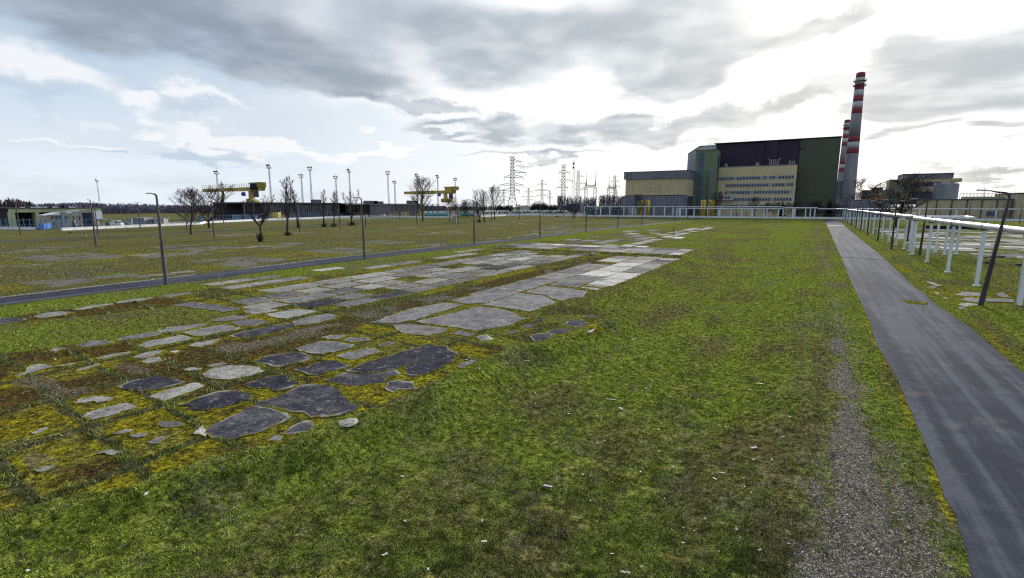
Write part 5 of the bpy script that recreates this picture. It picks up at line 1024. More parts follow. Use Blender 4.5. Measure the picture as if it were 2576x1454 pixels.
shed(Z2, (1576, 893), (1656, 893), 806, 4, yel2, 'right and brighter of two yellow containers at the grey store', 'yellow_container', 'container', roof=yel)
shed(Z2, (1062, 900), (1175, 900), 842, 5, M_('blue_grey_bay', (.13, .2, .28), .7, .2, 1), 'blue framed bay with white roof left of the grey store', 'carport', 'carport', roof=white)
shed(Z2, (1235, 900), (1340, 900), 842, 5, MATS['blue_grey_bay'], 'second blue framed bay with white roof under the open end of the store', 'carport', 'carport', roof=white)
shed(Z3, (1645, 938), (1692, 938), 862, 1.4, M_('grey_cabinet', (.25, .26, .29), .6, .2, 2), 'grey electric cabinet standing on the grass near the round brown bush tree', 'cabinet', 'cabinet', roof=grey_c)
# teal pipes of tank wagons and rows of stacked tanks
def htank(fn, px0, px1, py, pbase, lab, mt, group='horizontal tanks behind the far barrier'):
    a = Vector(G(fn(px0, pbase))); b2 = Vector(G(fn(px1, pbase))); d = (b2 - a); L = d.length; t_ = thing('horizontal_tank', lab, 'tank', (a.x, a.y, 0), math.atan2(d.y, d.x), group)
    h = hz(fn(px0, py), a); r = h * .44; m = MB(); zc = h - r
    m.beam((r * .4, 0, zc), (L - r * .4, 0, zc), r, r, 14); m.beam((0, 0, zc), (r * .4, 0, zc), r * .55, r, 14); m.beam((L - r * .4, 0, zc), (L, 0, zc), r, r * .55, 14); m.build('shell', mt, t_, smooth=False)
    m = MB()
    for q in (.12, .5, .88): m.box(L * q - .3, L * q + .3, -r * .7, r * .7, 0, zc - r * .6)
    m.build('saddle', dsteel, t_)
htank(Z3, 1283, 1592, 808, 860, 'long teal tank behind the bare trunk of the tallest tree', teal); htank(Z3, 1740, 1925, 803, 858, 'teal tank beside the lamp post, right of the brown bush tree', teal)
tm2 = [M_('pale_green_tank2', (.33, .42, .38), .6, .2, .5), M_('olive_tank', (.22, .25, .12), .6, .2, .5), M_('white_green_tank', (.5, .55, .5), .5, .2, .5)]
ORD = ['first', 'second', 'third', 'fourth', 'fifth', 'sixth', 'seventh', 'eighth', 'ninth', 'tenth', 'eleventh', 'twelfth', 'thirteenth', 'fourteenth', 'fifteenth']
for i in range(15):
    px = 470 + i * 48
    htank(Z4, px, px + 44, 834 + (i % 3) * 4, 882, ORD[i] + (' pale green', ' olive', ' whitish')[i % 3] + ' tank from the left, in the row before the brown bushes', tm2[i % 3], 'row of small pale green tanks')
for i in range(5): htank(Z4, 92 + i * 37, 124 + i * 37, 842, 884, ORD[i] + ' whitish tank from the left, in the short row left of the white cabin', tm2[2], 'small pale tanks left of the cabin')
# ------------------------------------------------------------------ barriers and fences along the far roads
def barrier(pts, h, label, seg=6.0, wd=.5):
    P = resample(pts, seg); t_ = thing('concrete_barrier', label, 'barrier', (P[0][0], P[0][1], 0)); n = len(P) - 1; pal = {}
    for i in range(n):
        a, b2 = Vector(P[i]), Vector(P[i + 1]); d = b2 - a; L = d.length - .12; key = round(L, 1)
        if key not in pal:
            m = MB(); m.prismY([(-wd / 2, 0), (wd / 2, 0), (wd / 2, h * .25), (wd * .22, h * .45), (wd * .16, h), (-wd * .16, h), (-wd * .22, h * .45), (-wd / 2, h * .25)], 0, key)
            o = m.build('barrier_block', barrier_m, t_); pal[key] = o.data
        else:
            o = bpy.data.objects.new('barrier_block', pal[key]); C.objects.link(o); o.parent = t_
        o.location = (a.x - t_.location.x, a.y - t_.location.y, 0); o.rotation_euler = (0, 0, math.atan2(d.y, d.x) - math.pi / 2)
        o.scale = (1, L / key, 1)
BL = [G(Z1(*p)) for p in ((795, 782), (1600, 745), (2576, 703))] + [G(Z2(*p)) for p in ((700, 945), (1500, 905), (2000, 888), (2560, 866))]
barrier(BL, 1.05, 'long white concrete barrier running from the site office to the grey ribbed store', 7, .7)
barrier([G(Z1(-200, 765)), G(Z1(0, 767)), G(Z1(462, 772))], 1.1, 'white concrete barrier at the far left in front of the dark hangar', 5, .6)
barrier([G(Z3(0, 878)), G(Z3(560, 862)), G(Z3(1280, 873)), G(Z3(1640, 874))], 1.3, 'low grey barrier in front of the grey store and the teal tanks', 8, .5)
barrier([G(Z4(80, 930)), G(Z4(400, 915)), G(Z4(870, 902))], 1.7, 'bright white concrete barrier under the bare trees by the pylon', 7, .7)
barrier([(onY(Z4(870, 905), 397)[0], 397), (150, 397)], 1.25, 'low grey concrete barrier crossing in front of the plant buildings', 8, .5)
def fence(pts, h, label, mt, step=3.0, rails=(.1, .5, .97), pw=.07, mesh=True):
    P = resample(pts, step); t_ = thing('wire_fence', label, 'fence', (P[0][0], P[0][1], 0)); ox, oy = P[0]
    m = MB(); m.beam((0, 0, 0), (0, 0, h), pw); m.beam((0, 0, h), (.35, 0, h + .4), pw * .8); pd = None
    for i, (x, y) in enumerate(P):
        if i < 290:
            if pd is None: o = m.build('post', mt, t_); pd = o.data
            else: o = bpy.data.objects.new('post', pd); C.objects.link(o); o.parent = t_
            o.location = (x - ox, y - oy, 0)
    m = MB()
    for a, b2 in zip(P, P[1:]):
        for q in rails: m.beam((a[0] - ox, a[1] - oy, h * q), (b2[0] - ox, b2[1] - oy, h * q), .025, .025, 3, False)
        if mesh:
            for s_ in range(4):
                u0 = s_ / 4; xa = a[0] + (b2[0] - a[0]) * u0 - ox; ya = a[1] + (b2[1] - a[1]) * u0 - oy; m.beam((xa, ya, 0), (xa, ya, h), .012, .012, 3, False)
    m.build('wire_mesh', mt, t_, kind='stuff')
fb_ = M_('fence_blue', (.10, .22, .36), .6, .15, 1); fg_ = M_('fence_grey', (.16, .17, .19), .6, .15, 1)
off_ = lambda pts, d: [(x - d, y + d * .4) for x, y in pts]
fence(off_([G(Z1(-150, 765)), G(Z1(462, 772)), G(Z1(795, 780)), G(Z1(1600, 745)), G(Z1(2576, 703)), G(Z2(700, 945)), G(Z2(1500, 905)), G(Z2(2560, 866))], 3), 3.6, 'tall blue grey post fence behind the white barrier on the left', fb_, 2.6, pw=.11)
fence([(x, y + 3) for x, y in [G(Z3(300, 872)), G(Z3(900, 866)), G(Z3(1700, 870)), G(Z4(300, 915)), G(Z4(870, 900))]], 3.4, 'grey post fence in front of the teal tanks and small cabins', fg_, 3.4, pw=.10)
fence([(onY(Z4(870, 905), 401)[0], 401), (140, 401)], 3.0, 'grey wire fence behind the low barrier in front of the plant', fg_, 3.5)
fence([(40, 412), (150, 412)], 2.6, 'thin wire fence along the long beige building', fg_, 3.5)
# blue gate by the site office and blue portal frames
for (pa, pb, top, lab) in (((512, 775), (570, 775), 688, 'blue boarded gate between the barriers in front of the site office'), ((572, 770), (668, 752), 692, 'second blue boarded gate leaning open beside the first')):
    g = Fac(Z1(*pa), Z1(*pb)); h = g.hit(Z1(pa[0], top))[1]; t_ = g.thing('gate', lab, 'gate'); m = MB(); n = 6; bl = M_('gate_blue', (.045, .15, .48), .6, .12, 1)
    for i in range(n): m = MB(); m.box(g.L * i / n + .03, g.L * (i + 1) / n - .03, 0, .06, .15, h); m.build('board', bl, t_)
    m = MB(); m.beam((0, -.05, h * .5), (g.L, -.05, h * .5), .08); m.beam((0, 0, 0), (0, 0, h * 1.1), .1); m.beam((g.L, 0, 0), (g.L, 0, h * 1.1), .1); m.build('gate_frame', bl, t_)
def portal(fn, px, pb, pt, w_, lab):
    x, y = G(fn(px, pb)); h = hz(fn(px, pt), (x, y)); t_ = thing('blue_mast_frame', lab, 'frame', (x, y, 0), 1.0, 'blue steel frames along the left fence'); m = MB()
    m.beam((-w_ / 2, 0, 0), (-w_ / 2, 0, h), .13); m.beam((w_ / 2, 0, 0), (w_ / 2, 0, h), .13)
    for i in range(6): m.beam((-w_ / 2, 0, h * (i + 1) / 6), (w_ / 2, 0, h * (i + 1) / 6), .08)
    m.build('frame', fb_, t_)
portal(Z1, 742, 765, 610, 1.2, 'blue ladder frame in front of the sandy office left wing'); portal(Z1, 852, 760, 570, 1.4, 'blue ladder frame in front of the office sign wall'); portal(Z1, 870, 755, 640, 1.0, 'shorter blue frame right beside the office sign wall frame')
portal(Z2, 1090, 915, 835, 2.0, 'blue frame left of the carport by the grey store'); portal(Z2, 1265, 912, 828, 2.2, 'blue frame between the two carports')
# yellow barred frames
def yframe(fn, x0, x1, pb, pt, lab, n=6):
    g = Fac(fn(x0, pb), fn(x1, pb)); h = g.hit(fn(x0, pt))[1]; t_ = g.thing('yellow_railing', lab, 'railing'); m = MB()
    for i in range(n + 1): m.beam((g.L * i / n, 0, 0), (g.L * i / n, 0, h), .14)
    for q in (.5, 1): m.beam((0, 0, h * q), (g.L, 0, h * q), .12)
    m.build('frame', yel2, t_)
yframe(Z2, 1640, 1785, 897, 842, 'yellow barred railing right of the yellow containers'); yframe(Z2, 215, 460, 905, 868, 'distant low yellow railing beside the cream site container', 9); yframe(Z3, 845, 940, 860, 798, 'yellow frame around the pale panel box', 3)
yframe(Z3, 380, 480, 862, 806, 'yellow railing in the gap between the ribbed stores', 5); yframe(Z3, 985, 1075, 856, 798, 'yellow plinth railing at the ribs of the farther store', 8)
yframe(Z4, 1510, 1640, 893, 850, 'yellow railing in front of the low dark equipment shed', 8); yframe(Z5, 1355, 1420, 886, 855, 'yellow railing at the foot of the office block', 6)
shed(Z5, (1650, 888), (1678, 888), 838, 2, M_('bright_blue_door', (.05, .2, .5), .5), 'small bright blue cabin at the foot of the office block', 'cabin', 'cabin')

# ------------------------------------------------------------------ silver pipelines on posts
pipe_m = M_('silver_pipe_jacket', (.50, .50, .52), .38, .12, .5, .05, metal=.25, obj=True); post_m = M_('pale_steel_post', (.60, .63, .68), .6, .1, .8, .05, streak=True, obj=True)
pl = thing('pipeline', 'silver insulated pipe on a long row of pale posts running beside the right path', 'pipeline', (16.3, 60, 0))
PX, PZ, PR = 16.3, 6.35, .32; LW = 7.6
ysup = [31.6, 45.4, 59.1, 72.2, 85.6, 99.4, 113.5]
m = MB(); pts = [(PX, 12, PZ), (PX, 60, PZ), (PX, 114.6, PZ)]
def pipe(par, pts, r=PR, name='pipe'):
    m = MB(); m.path(pts, [r] * len(pts), 14)
    for p in pts[1:-1]: m.lathe([(r * .2, p[2] - r), (r * .95, p[2] - r * .4), (r * 1.0, p[2]), (r * .95, p[2] + r * .4), (r * .2, p[2] + r)], p[0], p[1], 12)
    return m.build(name, pipe_m, par, True, smooth=False)
pipe(pl, pts); pipe(pl, [(PX, 114.6, PZ), (PX + 1, 115.6, PZ), (PX + LW, 115.6, PZ), (PX + LW + .8, 116.4, PZ), (PX + LW + .8, 121.6, PZ + .1), (PX + LW, 122.4, PZ + .1), (PX + 1.6, 122.4, PZ + .1), (PX + .8, 123.4, PZ + .1), (PX + .8, 150, PZ + .1)], PR, 'expansion_loop')
pipe(pl, [(PX + .8, 150, PZ + .1), (PX + 1.6, 250, PZ + .1), (PX + 2.2, 385, PZ + .1)])
for y in np.arange(16, 114, 4.4):
    m = MB(); m.beam((PX, y, PZ), (PX, y + .09, PZ), PR + .018, PR + .018, 14); m.build('jacket_band', pipe_m, pl, True)
def post(x, y, h=PZ - PR - .12, lean=0):
    m = MB(); m.prism([(x - .17, y - .17), (x + .17, y - .17), (x + .17, y - .12), (x + .04, y - .12), (x + .04, y + .12), (x + .17, y + .12), (x + .17, y + .17), (x - .17, y + .17), (x - .17, y + .12), (x - .04, y + .12), (x - .04, y - .12), (x - .17, y - .12)], -.1, h)
    m.prism([(x - .3, y - .28), (x + .3, y - .28), (x + .3, y + .28), (x - .3, y + .28)], -.1, .04); o = m.build('post', post_m, pl, True)
    m = MB(); m.box(x - .42, x + .42, y - .16, y + .16, h, h + .12); m.beam((x, y - .05, h + .12 + PR), (x, y + .05, h + .12 + PR), PR + .04, PR + .04, 14); m.box(x - .04, x + .04, y - .05, y + .05, h + .12 + 2 * PR, h + .35 + 2 * PR); c_ = m.build('pipe_clamp', dsteel, pl, True)
for y in ysup: post(PX, y)
post(PX + .5, 115.6); post(PX + .9, 122.4); post(PX + 4.9, 122.8); post(PX + 5.0, 115.9); post(PX + 7.2, 119)
y = 128.0; i = 0
while y < 384: post(PX + .8 + (y - 128) * .0055 + random.uniform(-.05, .05), y); y += 11.5 + (i % 3) * 1.3; i += 1
YPp = 398.0 + 5
p2_ = thing('pipeline', 'silver pipe bridge on pale posts crossing in front of the cream annex', 'pipeline', (onY(Z4(1405, 785), YPp)[0], YPp, 0))
def pseg(par, fa, fb, r=.42, Y=YPp):
    a, b2 = onY(fa, Y), onY(fb, Y); z = (a[1] + b2[1]) / 2; pipe(par, [(a[0], Y, z), (b2[0], Y, z)], r); return a[0], b2[0], z
def pposts(par, fn, pxs, z, Y=YPp):
    for px in pxs:
        x = onY(fn(px, 850), Y)[0]; m = MB(); m.box(x - .35, x + .35, Y - .3, Y + .3, 0, z - .4); m.build('post', post_m, par, True)
a, b2, z = pseg(p2_, Z4(1405, 787), Z5(1880, 799)); pposts(p2_, Z4, (1410, 1557, 1620, 1738), z); pposts(p2_, Z5, (245, 333, 465, 555, 665, 752), z)
p3_ = thing('pipeline', 'lower silver pipe bridge on pale posts in front of the office block', 'pipeline', (onY(Z5(790, 805), YPp - 3)[0], YPp - 3, 0))
a, b2, z = pseg(p3_, Z5(790, 806), Z5(1884, 815), .42, YPp - 3); pposts(p3_, Z5, (792, 816, 828, 890, 970, 1107, 1222, 1236, 1350, 1458, 1560, 1573, 1690, 1720, 1838), z, YPp - 3)
pseg(p3_, Z5(1884, 803), Z5(2240, 804), .55, YPp - 3); pposts(p3_, Z5, (1886, 1985, 1998, 2008, 2118, 2167, 2213), z + .6, YPp - 3)
p4_ = thing('pipeline', 'thin silver pipe crossing behind the big bare tree towards the right edge', 'pipeline', (onY(Z5(2245, 813), YPp - 1)[0], YPp - 1, 0))
a, b2, z = pseg(p4_, Z5(2245, 813), Z5(2400, 813), .42, YPp - 1); pipe(p4_, [(b2, YPp - 1, z), (160, YPp - 1, z)], .42); pposts(p4_, Z7, (1685, 2200, 760, 1210), z, YPp - 1)

# ------------------------------------------------------------------ lamp posts
pole_l = M_('weathered_pole', (.095, .088, .095), .8, .2, 3, .1, streak=True, obj=True); pole_d = M_('dark_pole', (.050, .042, .055), .75, .2, 3, .1, streak=True, obj=True); headm = M_('lamp_head_grey', (.38, .42, .45), .5, .15, 4)
def make_lamp(H, arm, pm, double=False, r=.175):
    root = thing('lamp_post', '', 'lamp post'); ks = []
    m = MB(); m.path([(0, 0, -.2), (0, 0, 1.2), (0, 0, H - .5), (-.05, 0, H - .12)], [r * 1.15, r * 1.1, r * .55, r * .62], 8); ks.append(m.build('pole', pm, root))
    for s_ in ((-1, 1) if double else (-1,)):
        m = MB(); m.path([(0, 0, H - .22), (s_ * .22, 0, H - .03), (s_ * arm * .45, 0, H + .02), (s_ * (arm - .7), 0, H + .10)], [.10, .09, .06, .045], 6); ks.append(m.build('arm', pm, root))
        m = MB(); a = s_ * (arm - .75); b2 = s_ * (arm + .2); x0, x1 = min(a, b2), max(a, b2)
        m.add([(x0, -.12, H + .02), (x1, -.12, H + .04), (x1, .12, H + .04), (x0, .12, H + .02), (x0 + .06, -.09, H + .15), (x1 - .1, -.08, H + .15), (x1 - .1, .08, H + .15), (x0 + .06, .09, H + .15)], [(0, 3, 2, 1), (4, 5, 6, 7), (0, 1, 5, 4), (1, 2, 6, 5), (2, 3, 7, 6), (3, 0, 4, 7)])
        h_ = m.build('lamp_head', headm, root); ks.append(h_)
    remember(root, ks); return root
LT = {}
def lamp(key, x, y, label, group, lean=(0, 0), rz=0.0):
    H, arm, pm, dbl = {'L': (9.75, 1.75, pole_l, False), 'R': (9.6, 2.05, pole_d, False), 'F': (9.7, 1.9, pole_l, False), 'D': (9.7, 2.3, pole_l, True)}[key]
    if key not in LT: o = LT[key] = make_lamp(H, arm, pm, dbl); o.location = (x, y, 0); o.rotation_euler = (lean[0], lean[1], rz)
    else: o = dup(LT[key], (x, y, 0)); o.rotation_euler = (lean[0], lean[1], rz)
    o['label'] = label; o['group'] = group; return o
ordn = ['nearest', 'second', 'third', 'fourth', 'fifth', 'sixth', 'seventh', 'eighth', 'ninth', 'tenth', 'eleventh', 'twelfth', 'thirteenth', 'fourteenth']
gl = 'lamp posts along the left path'; gr = 'lamp posts along the right path'
for i, p in enumerate([(418, 717), (917, 652), (1193, 615), (1358, 597.4), (1474, 582.5), (1554, 574)]):
    x, y = G(p); lamp('L', x, y, f'{ordn[i]} grey lamp post in the row along the left path', gl, (random.uniform(-.004, .004), random.uniform(-.006, .006)))
for i, p in enumerate([(1614.5, 566), (1697, 556.5), (1729, 553), (1754, 550), (1778, 548)]):
    x, y = G(p); lamp('L', x, y, f'{ordn[i + 6]} grey lamp post in the row along the left path', gl, rz=random.uniform(-.1, .1))
rl = [((2467, 767), (.0, .085)), (Z7(1225, 1300), (.0, .015)), (Z7(857, 1220), (0, .0)), (Z7(680, 1115), (0, .0)), (Z7(547, 1037), (0, 0)), (Z7(458, 980), (0, 0)), (Z7(397, 943), (0, 0)), (Z7(340, 910), (0, 0)), (Z7(292, 878), (0, 0)), (Z7(262, 858), (0, 0)), (Z7(230, 845), (0, 0))]
for i, (p, ln) in enumerate(rl):
    x, y = G(p); lamp('R', x, y, f'{ordn[i]} dark lamp post in the row beside the right path' + (', leaning right' if i == 0 else ''), gr, ln)
for p, lab in ((Z7(1065, 1125), 'dark lamp post behind the pipeline, left of the near expansion loop posts'), (Z7(757, 980), 'dark lamp post behind the pipeline, left of the big bare tree'), (Z7(1838, 960), 'dark lamp post before the long beige building, by the white van'), (Z7(2515, 885), 'dark lamp post near the right edge before the beige end block')):
    x, y = G(p); lamp('R', x, y, lab, 'lamp posts beyond the pipeline')
fl = [(Z1, 1240, 985, 'F', 'lamp post standing in the left lawn left of the nearest grey lamp post'), (Z1, 1265, 840, 'F', 'lamp post beside the narrow far-left road, in front of the site office'), (Z1, 1807, 755, 'D', 'double-armed lamp post in front of the grey shed'), (Z1, 265, 835, 'D', 'double-armed lamp post in front of the hangar door at far left'),
      (Z2, 830, 1135, 'F', 'lamp post between the two leaning bare trees on the left lawn'), (Z2, 953, 965, 'F', 'lamp post under the nearer crane leg'), (Z2, 1930, 1060, 'F', 'lamp post right of the tall forked bare tree'), (Z2, 480, 1040, 'F', 'lamp post just left of the leaning bare tree'),
      (Z3, 525, 1010, 'F', 'lamp post just right of the second grey lamp post'), (Z3, 462, 920, 'F', 'lamp post in front of the gap between the ribbed stores'), (Z3, 965, 900, 'F', 'lamp post in front of the farther ribbed store'), (Z3, 1184, 970, 'F', 'lamp post left of the tallest bare tree'),
      (Z3, 1390, 880, 'F', 'lamp post in front of the long teal tank'), (Z3, 1708, 940, 'F', 'lamp post beside the grey electric cabinet'), (Z3, 2145, 915, 'F', 'lamp post between the twin bare trees and the white cabin tree'), (Z3, 2503, 895, 'D', 'double-armed lamp post right of the big pylon'),
      (Z4, 938, 890, 'D', 'double-armed lamp post in front of the round brown bush'), (Z4, 875, 940, 'F', 'lamp post right behind the fourth grey lamp post'), (Z4, 1136, 930, 'F', 'lamp post left of the dark red shed')]
for fn, px, py, ky, lab in fl: x, y = G(fn(px, py)); lamp(ky, x, y, lab, 'lamp posts in the left lawn', rz=random.uniform(-.25, .25))
for px, yb, lab in ((332, 890, 'small lamp in front of the leftmost yellow tanks'), (748, 892, 'lamp in front of the annex right end'), (1400, 892, 'lamp in front of the office block bay window'), (1510, 890, 'lamp in front of the office block middle'), (1970, 890, 'lamp at the right corner of the office block'), (2118, 890, 'lamp in front of the green hall'), (2310, 890, 'lamp by the big spruce')):
    x, y = onY(Z5(px, yb), 409)[0], 409; lamp('F', x, y, lab, 'lamps in front of the plant')
for px, lab in ((1478, 'lamp at the beige wall, left of the white van'), (1608, 'lamp at the beige wall, behind the white van'), (2295, 'lamp at the beige wall right of its windows')):
    x, y = onY(Z7(px, 800), 418)[0], 418; lamp('F', x, y, lab, 'lamps at the beige wall')

# ------------------------------------------------------------------ floodlight masts, pylons, portals
def make_mast(H):
    root = thing('floodlight_mast', '', 'floodlight mast'); m = MB(); w_ = lambda z: .60 - .30 * z / H; n = 22
    for a, b2 in ((-1, -1), (1, -1), (1, 1), (-1, 1)): m.beam((a * w_(0), b2 * w_(0), 0), (a * w_(H), b2 * w_(H), H), .09, .07)
    for i in range(n):
        z0, z1 = H * i / n, H * (i + 1) / n; a, b2 = w_(z0), w_(z1)
        m.beam((-a, -a, z0), (b2, -b2, z1), .045, .045, 3); m.beam((a, -a, z0), (b2, b2, z1), .045, .045, 3); m.beam((a, a, z0), (-b2, b2, z1), .045, .045, 3); m.beam((-a, a, z0), (-b2, -b2, z1), .07, .07, 3)
    ks = [m.build('mast_frame', blue_s, root)]
    m = MB(); m.box(-1.7, 1.7, -1.2, 1.2, H, H + .25)
    for q in range(8): a = q * math.tau / 8; m.beam((1.6 * math.cos(a), 1.1 * math.sin(a), H), (1.6 * math.cos(a), 1.1 * math.sin(a), H + 1.3), .07)
    ks.append(m.build('platform', blue_s, root))
    for q in (-1.5, -.5, .6, 1.5): m = MB(); m.beam((q, -.6, H + 1.7), (q + .3, -1.2, H + 2.2), .30, .45, 8); m.beam((q, 0, H), (q, -.5, H + 1.8), .1); ks.append(m.build('floodlight', dsteel, root))
    m = MB(); m.beam((0, .3, H), (0, .3, H + 5.5), .08, .04); ks.append(m.build('antenna', blue_s, root)); remember(root, ks); return root
mast0 = None
for i, (p, H, lab) in enumerate([(Z1(1248, 150), 33, 'lattice floodlight mast rising behind the pale green hangar'), (Z2(858, 312), 31, 'floodlight mast behind the left end of the crane girder'), (Z2(1532, 236), 36, 'tallest floodlight mast, right of the near crane'), (Z2(1948, 353), 30, 'lower floodlight mast between two tall ones over the ribbed store'), (Z2(2060, 262), 35, 'tall floodlight mast over the middle of the ribbed store'), (Z2(2393, 370), 30, 'floodlight mast at the right end of the near ribbed store'),
                        (Z3(310, 288), 35, 'tall floodlight mast over the gap between the ribbed stores'), (Z3(808, 316), 34, 'tall floodlight mast left of the second lamp post head'), (Z3(897, 430), 27, 'lowest floodlight mast, over the farther ribbed store'), (Z3(1183, 345), 33, 'floodlight mast behind the left side of the tallest bare tree'), (Z3(1450, 360), 33, 'floodlight mast behind the yellow girder of the far crane'), (Z3(1677, 395), 32, 'faint floodlight mast at the right end of the far crane')]):
    x, y = topat(p, H)
    if mast0 is None: mast0 = o = make_mast(33)
    else: o = dup(mast0, (0, 0, 0))
    o.location = (x, y, 0); o.scale = (1, 1, H / 33); o.rotation_euler = (0, 0, random.uniform(-.5, .5)); o['label'] = lab; o['group'] = 'floodlight masts'
pyl_m = M_('pylon_steel', (.012, .013, .022), .6, .2, .3)
def pylon(p, H, base, arms, lab, rz=0, th=.17, flare=True, waist=.36):
    x, y = topat(p, H); root = thing('power_pylon', lab, 'pylon', (x, y, 0), rz, 'high voltage pylons'); m = MB()
    tw = base * .27; zw = H * waist
    w_ = (lambda z: base + (tw * 1.15 - base) * z / zw if z < zw else tw * 1.15 + (tw * .8 - tw * 1.15) * (z - zw) / (H - zw)); cs = ((-1, -1), (1, -1), (1, 1), (-1, 1))
    zs = [0, zw * .45, zw * .8, zw]; nn = 11; zs += [zw + (H - zw) * (i + 1) / nn for i in range(nn)]
    for z0, z1 in zip(zs, zs[1:]):
        for (a, b2), (c_, d_) in zip(cs, cs[1:] + cs[:1]):
            m.beam((a * w_(z0), b2 * w_(z0), z0), (a * w_(z1), b2 * w_(z1), z1), th * 1.3, th * 1.3, 4, False)
            m.beam((a * w_(z0), b2 * w_(z0), z0), (c_ * w_(z1), d_ * w_(z1), z1), th * .7, th * .7, 3, False); m.beam((c_ * w_(z0), d_ * w_(z0), z0), (a * w_(z1), b2 * w_(z1), z1), th * .7, th * .7, 3, False)
            m.beam((a * w_(z1), b2 * w_(z1), z1), (c_ * w_(z1), d_ * w_(z1), z1), th * .7, th * .7, 3, False)
    m.beam((-tw * 1.7, 0, H), (tw * 1.7, 0, H), th, th); m.beam((-tw * 1.7, 0, H), (-tw * .8, 0, H - 2.5), th * .7); m.beam((tw * 1.7, 0, H), (tw * .8, 0, H - 2.5), th * .7)
    m.build('tower_frame', pyl_m, root)
    for z, xl, xr in arms:
        m = MB(); wz = w_(z)
        for s_, L in ((-1, xl), (1, xr)):
            if L <= 0: continue
            for q in (-1, 1): m.beam((s_ * wz, q * wz, z), (s_ * L, 0, z + .2), th, th * .8, 3, False); m.beam((s_ * wz, q * wz, z + 2.2), (s_ * L, 0, z + .2), th * .8, th * .7, 3, False)
            for k_ in (.35, .65): m.beam((s_ * (wz + (L - wz) * k_), wz * (1 - k_), z), (s_ * (wz + (L - wz) * k_), -wz * (1 - k_), z), th * .6, th * .6, 3, False)
            m.beam((s_ * (L - .3), 0, z), (s_ * (L - .3), 0, z - 2.6), .16, .16, 5)
        m.build('crossarm', pyl_m, root)
    return Vector((x, y)), root
vr = lambda p: -math.atan2(ray(*p)[0], ray(*p)[1])
P1_, _ = pylon(Z4(481, 152), 52, 6.2, [(47.5, 0, 8.2), (38, 0, 12.5), (34, 7.6, 10), (27, 11.5, 10), (22, 13, 7)], 'biggest dark lattice pylon, right of the bare trees', vr(Z4(481, 152)), .22)
P2b, _ = pylon(Z4(1142, 255), 52, 7.2, [(44, 5, 7), (35, 4, 10), (28, 7, 5)], 'tall pylon with widely spread legs behind the brown bushes', vr(Z4(1142, 255)), .20)
P3b, _ = pylon(Z4(1331, 332), 52, 6.5, [(45, 1, 7.5), (36, 3, 10), (29, 4, 10)], 'pylon left of the pair of portal frames', vr(Z4(1331, 332)), .19)
pylon(Z4(865, 450), 50, 6, [(43, 8, 8), (33, 12, 12), (25, 9, 9)], 'pale distant pylon with three symmetrical arms', vr(Z4(865, 450)), .22)
pylon(Z4(690, 560), 48, 6, [(40, 10, 10), (29, 16, 16), (22, 11, 11)], 'far low pylon left of the pale symmetrical one', vr(Z4(690, 560)), .3)
pylon(Z4(1800, 396), 52, 6, [(44, 5, 7), (36, 8, 8), (28, 5, 5)], 'pylon behind the right portal frame', vr(Z4(1800, 396)), .2)
pylon(Z4(965, 592), 48, 5, [(40, 6, 6), (30, 8, 8)], 'faint small pylon right of the pale symmetrical one', vr(Z4(965, 592)), .28)
pylon(Z4(370, 575), 48, 6, [(40, 12, 12), (30, 16, 16), (22, 12, 12)], 'low pylon left of the biggest pylon', vr(Z4(370, 575)), .26)
xs_, ys_ = topat(Z4(1281, 205), 62); at_ = thing('antenna_mast', 'slim guyed antenna mast with dark drums near its top', 'antenna mast', (xs_, ys_, 0), vr(Z4(1281, 205))); m = MB()
for z in range(0, 62, 3):
    q = lambda zz: max(.3, 3.2 - 2.9 * zz / 55)
    for s_ in (-1, 1): m.beam((s_ * q(z) * .9 - z * .01, 0, z), (s_ * q(z + 3) * .9 - z * .01, 0, min(62, z + 3)), .16, .16, 4, False)
    m.beam((-q(z) * .9, 0, z), (q(z + 3) * .9, 0, z + 3), .09, .09, 3, False); m.beam((q(z) * .9, 0, z), (-q(z + 3) * .9, 0, z + 3), .09, .09, 3, False)
m.build('mast_frame', pyl_m, at_)
for z in (53, 57.5): m = MB(); m.beam((-1.2, 0, z), (-1.2, 0, z + 2.6), .9, .9, 10); m.build('antenna_drum', dsteel, at_)
def switch_portal(px0, px1, pbeam, pb, tip, H, lab):
    x0, y0 = topat(Z4(px0, pbeam), H); x1, y1 = topat(Z4(px1, pbeam), H); d = Vector((x1 - x0, y1 - y0)); L = d.length; t_ = thing('portal_frame', lab, 'portal', (x0, y0, 0), math.atan2(d.y, d.x), 'switchyard portal frames'); m = MB()
    for u in (0, L):
        for s_ in (-1, 1): m.beam((u + s_ * 1.1, 0, 0), (u + s_ * .9, 0, H), .2, .18)
        for i in range(8): z = H * i / 8; m.beam((u - 1.1, 0, z), (u + 1, 0, z + H / 8), .11, .11, 3); m.beam((u + 1.1, 0, z), (u - 1, 0, z + H / 8), .11, .11, 3)
    m.build('leg', pyl_m, t_); m = MB(); m.beam((-2.5, 0, H), (L + .8, 0, H), .24); m.beam((-1, 0, H + 1.6), (L + .8, 0, H + 1.2), .22)
    for i in range(8): u = -1 + (L + 1.5) * i / 8; m.beam((u, 0, H), (u + L / 16, 0, H + 1.5), .12, .12, 3); m.beam((u + L / 16, 0, H + 1.5), (u + L / 8, 0, H), .12, .12, 3)
    m.build('beam', pyl_m, t_); zt = H + (CH + 0) * 0
    tz = hz(Z4(px1, tip), (x1, y1)); 
    for u in (.2, L): m = MB(); m.path([(u, 0, H + 1), (u, 0, H + (tz - H) * .45), (u, 0, tz)], [.5, .14, .05], 5); m.build('lightning_rod', pyl_m, t_)
switch_portal(1430, 1548, 543, 800, 318, 22, 'left portal frame with two tall lightning rods behind the silver pipe'); switch_portal(1722, 1812, 567, 800, 368, 22, 'right portal frame with two tall lightning rods near the cream annex')
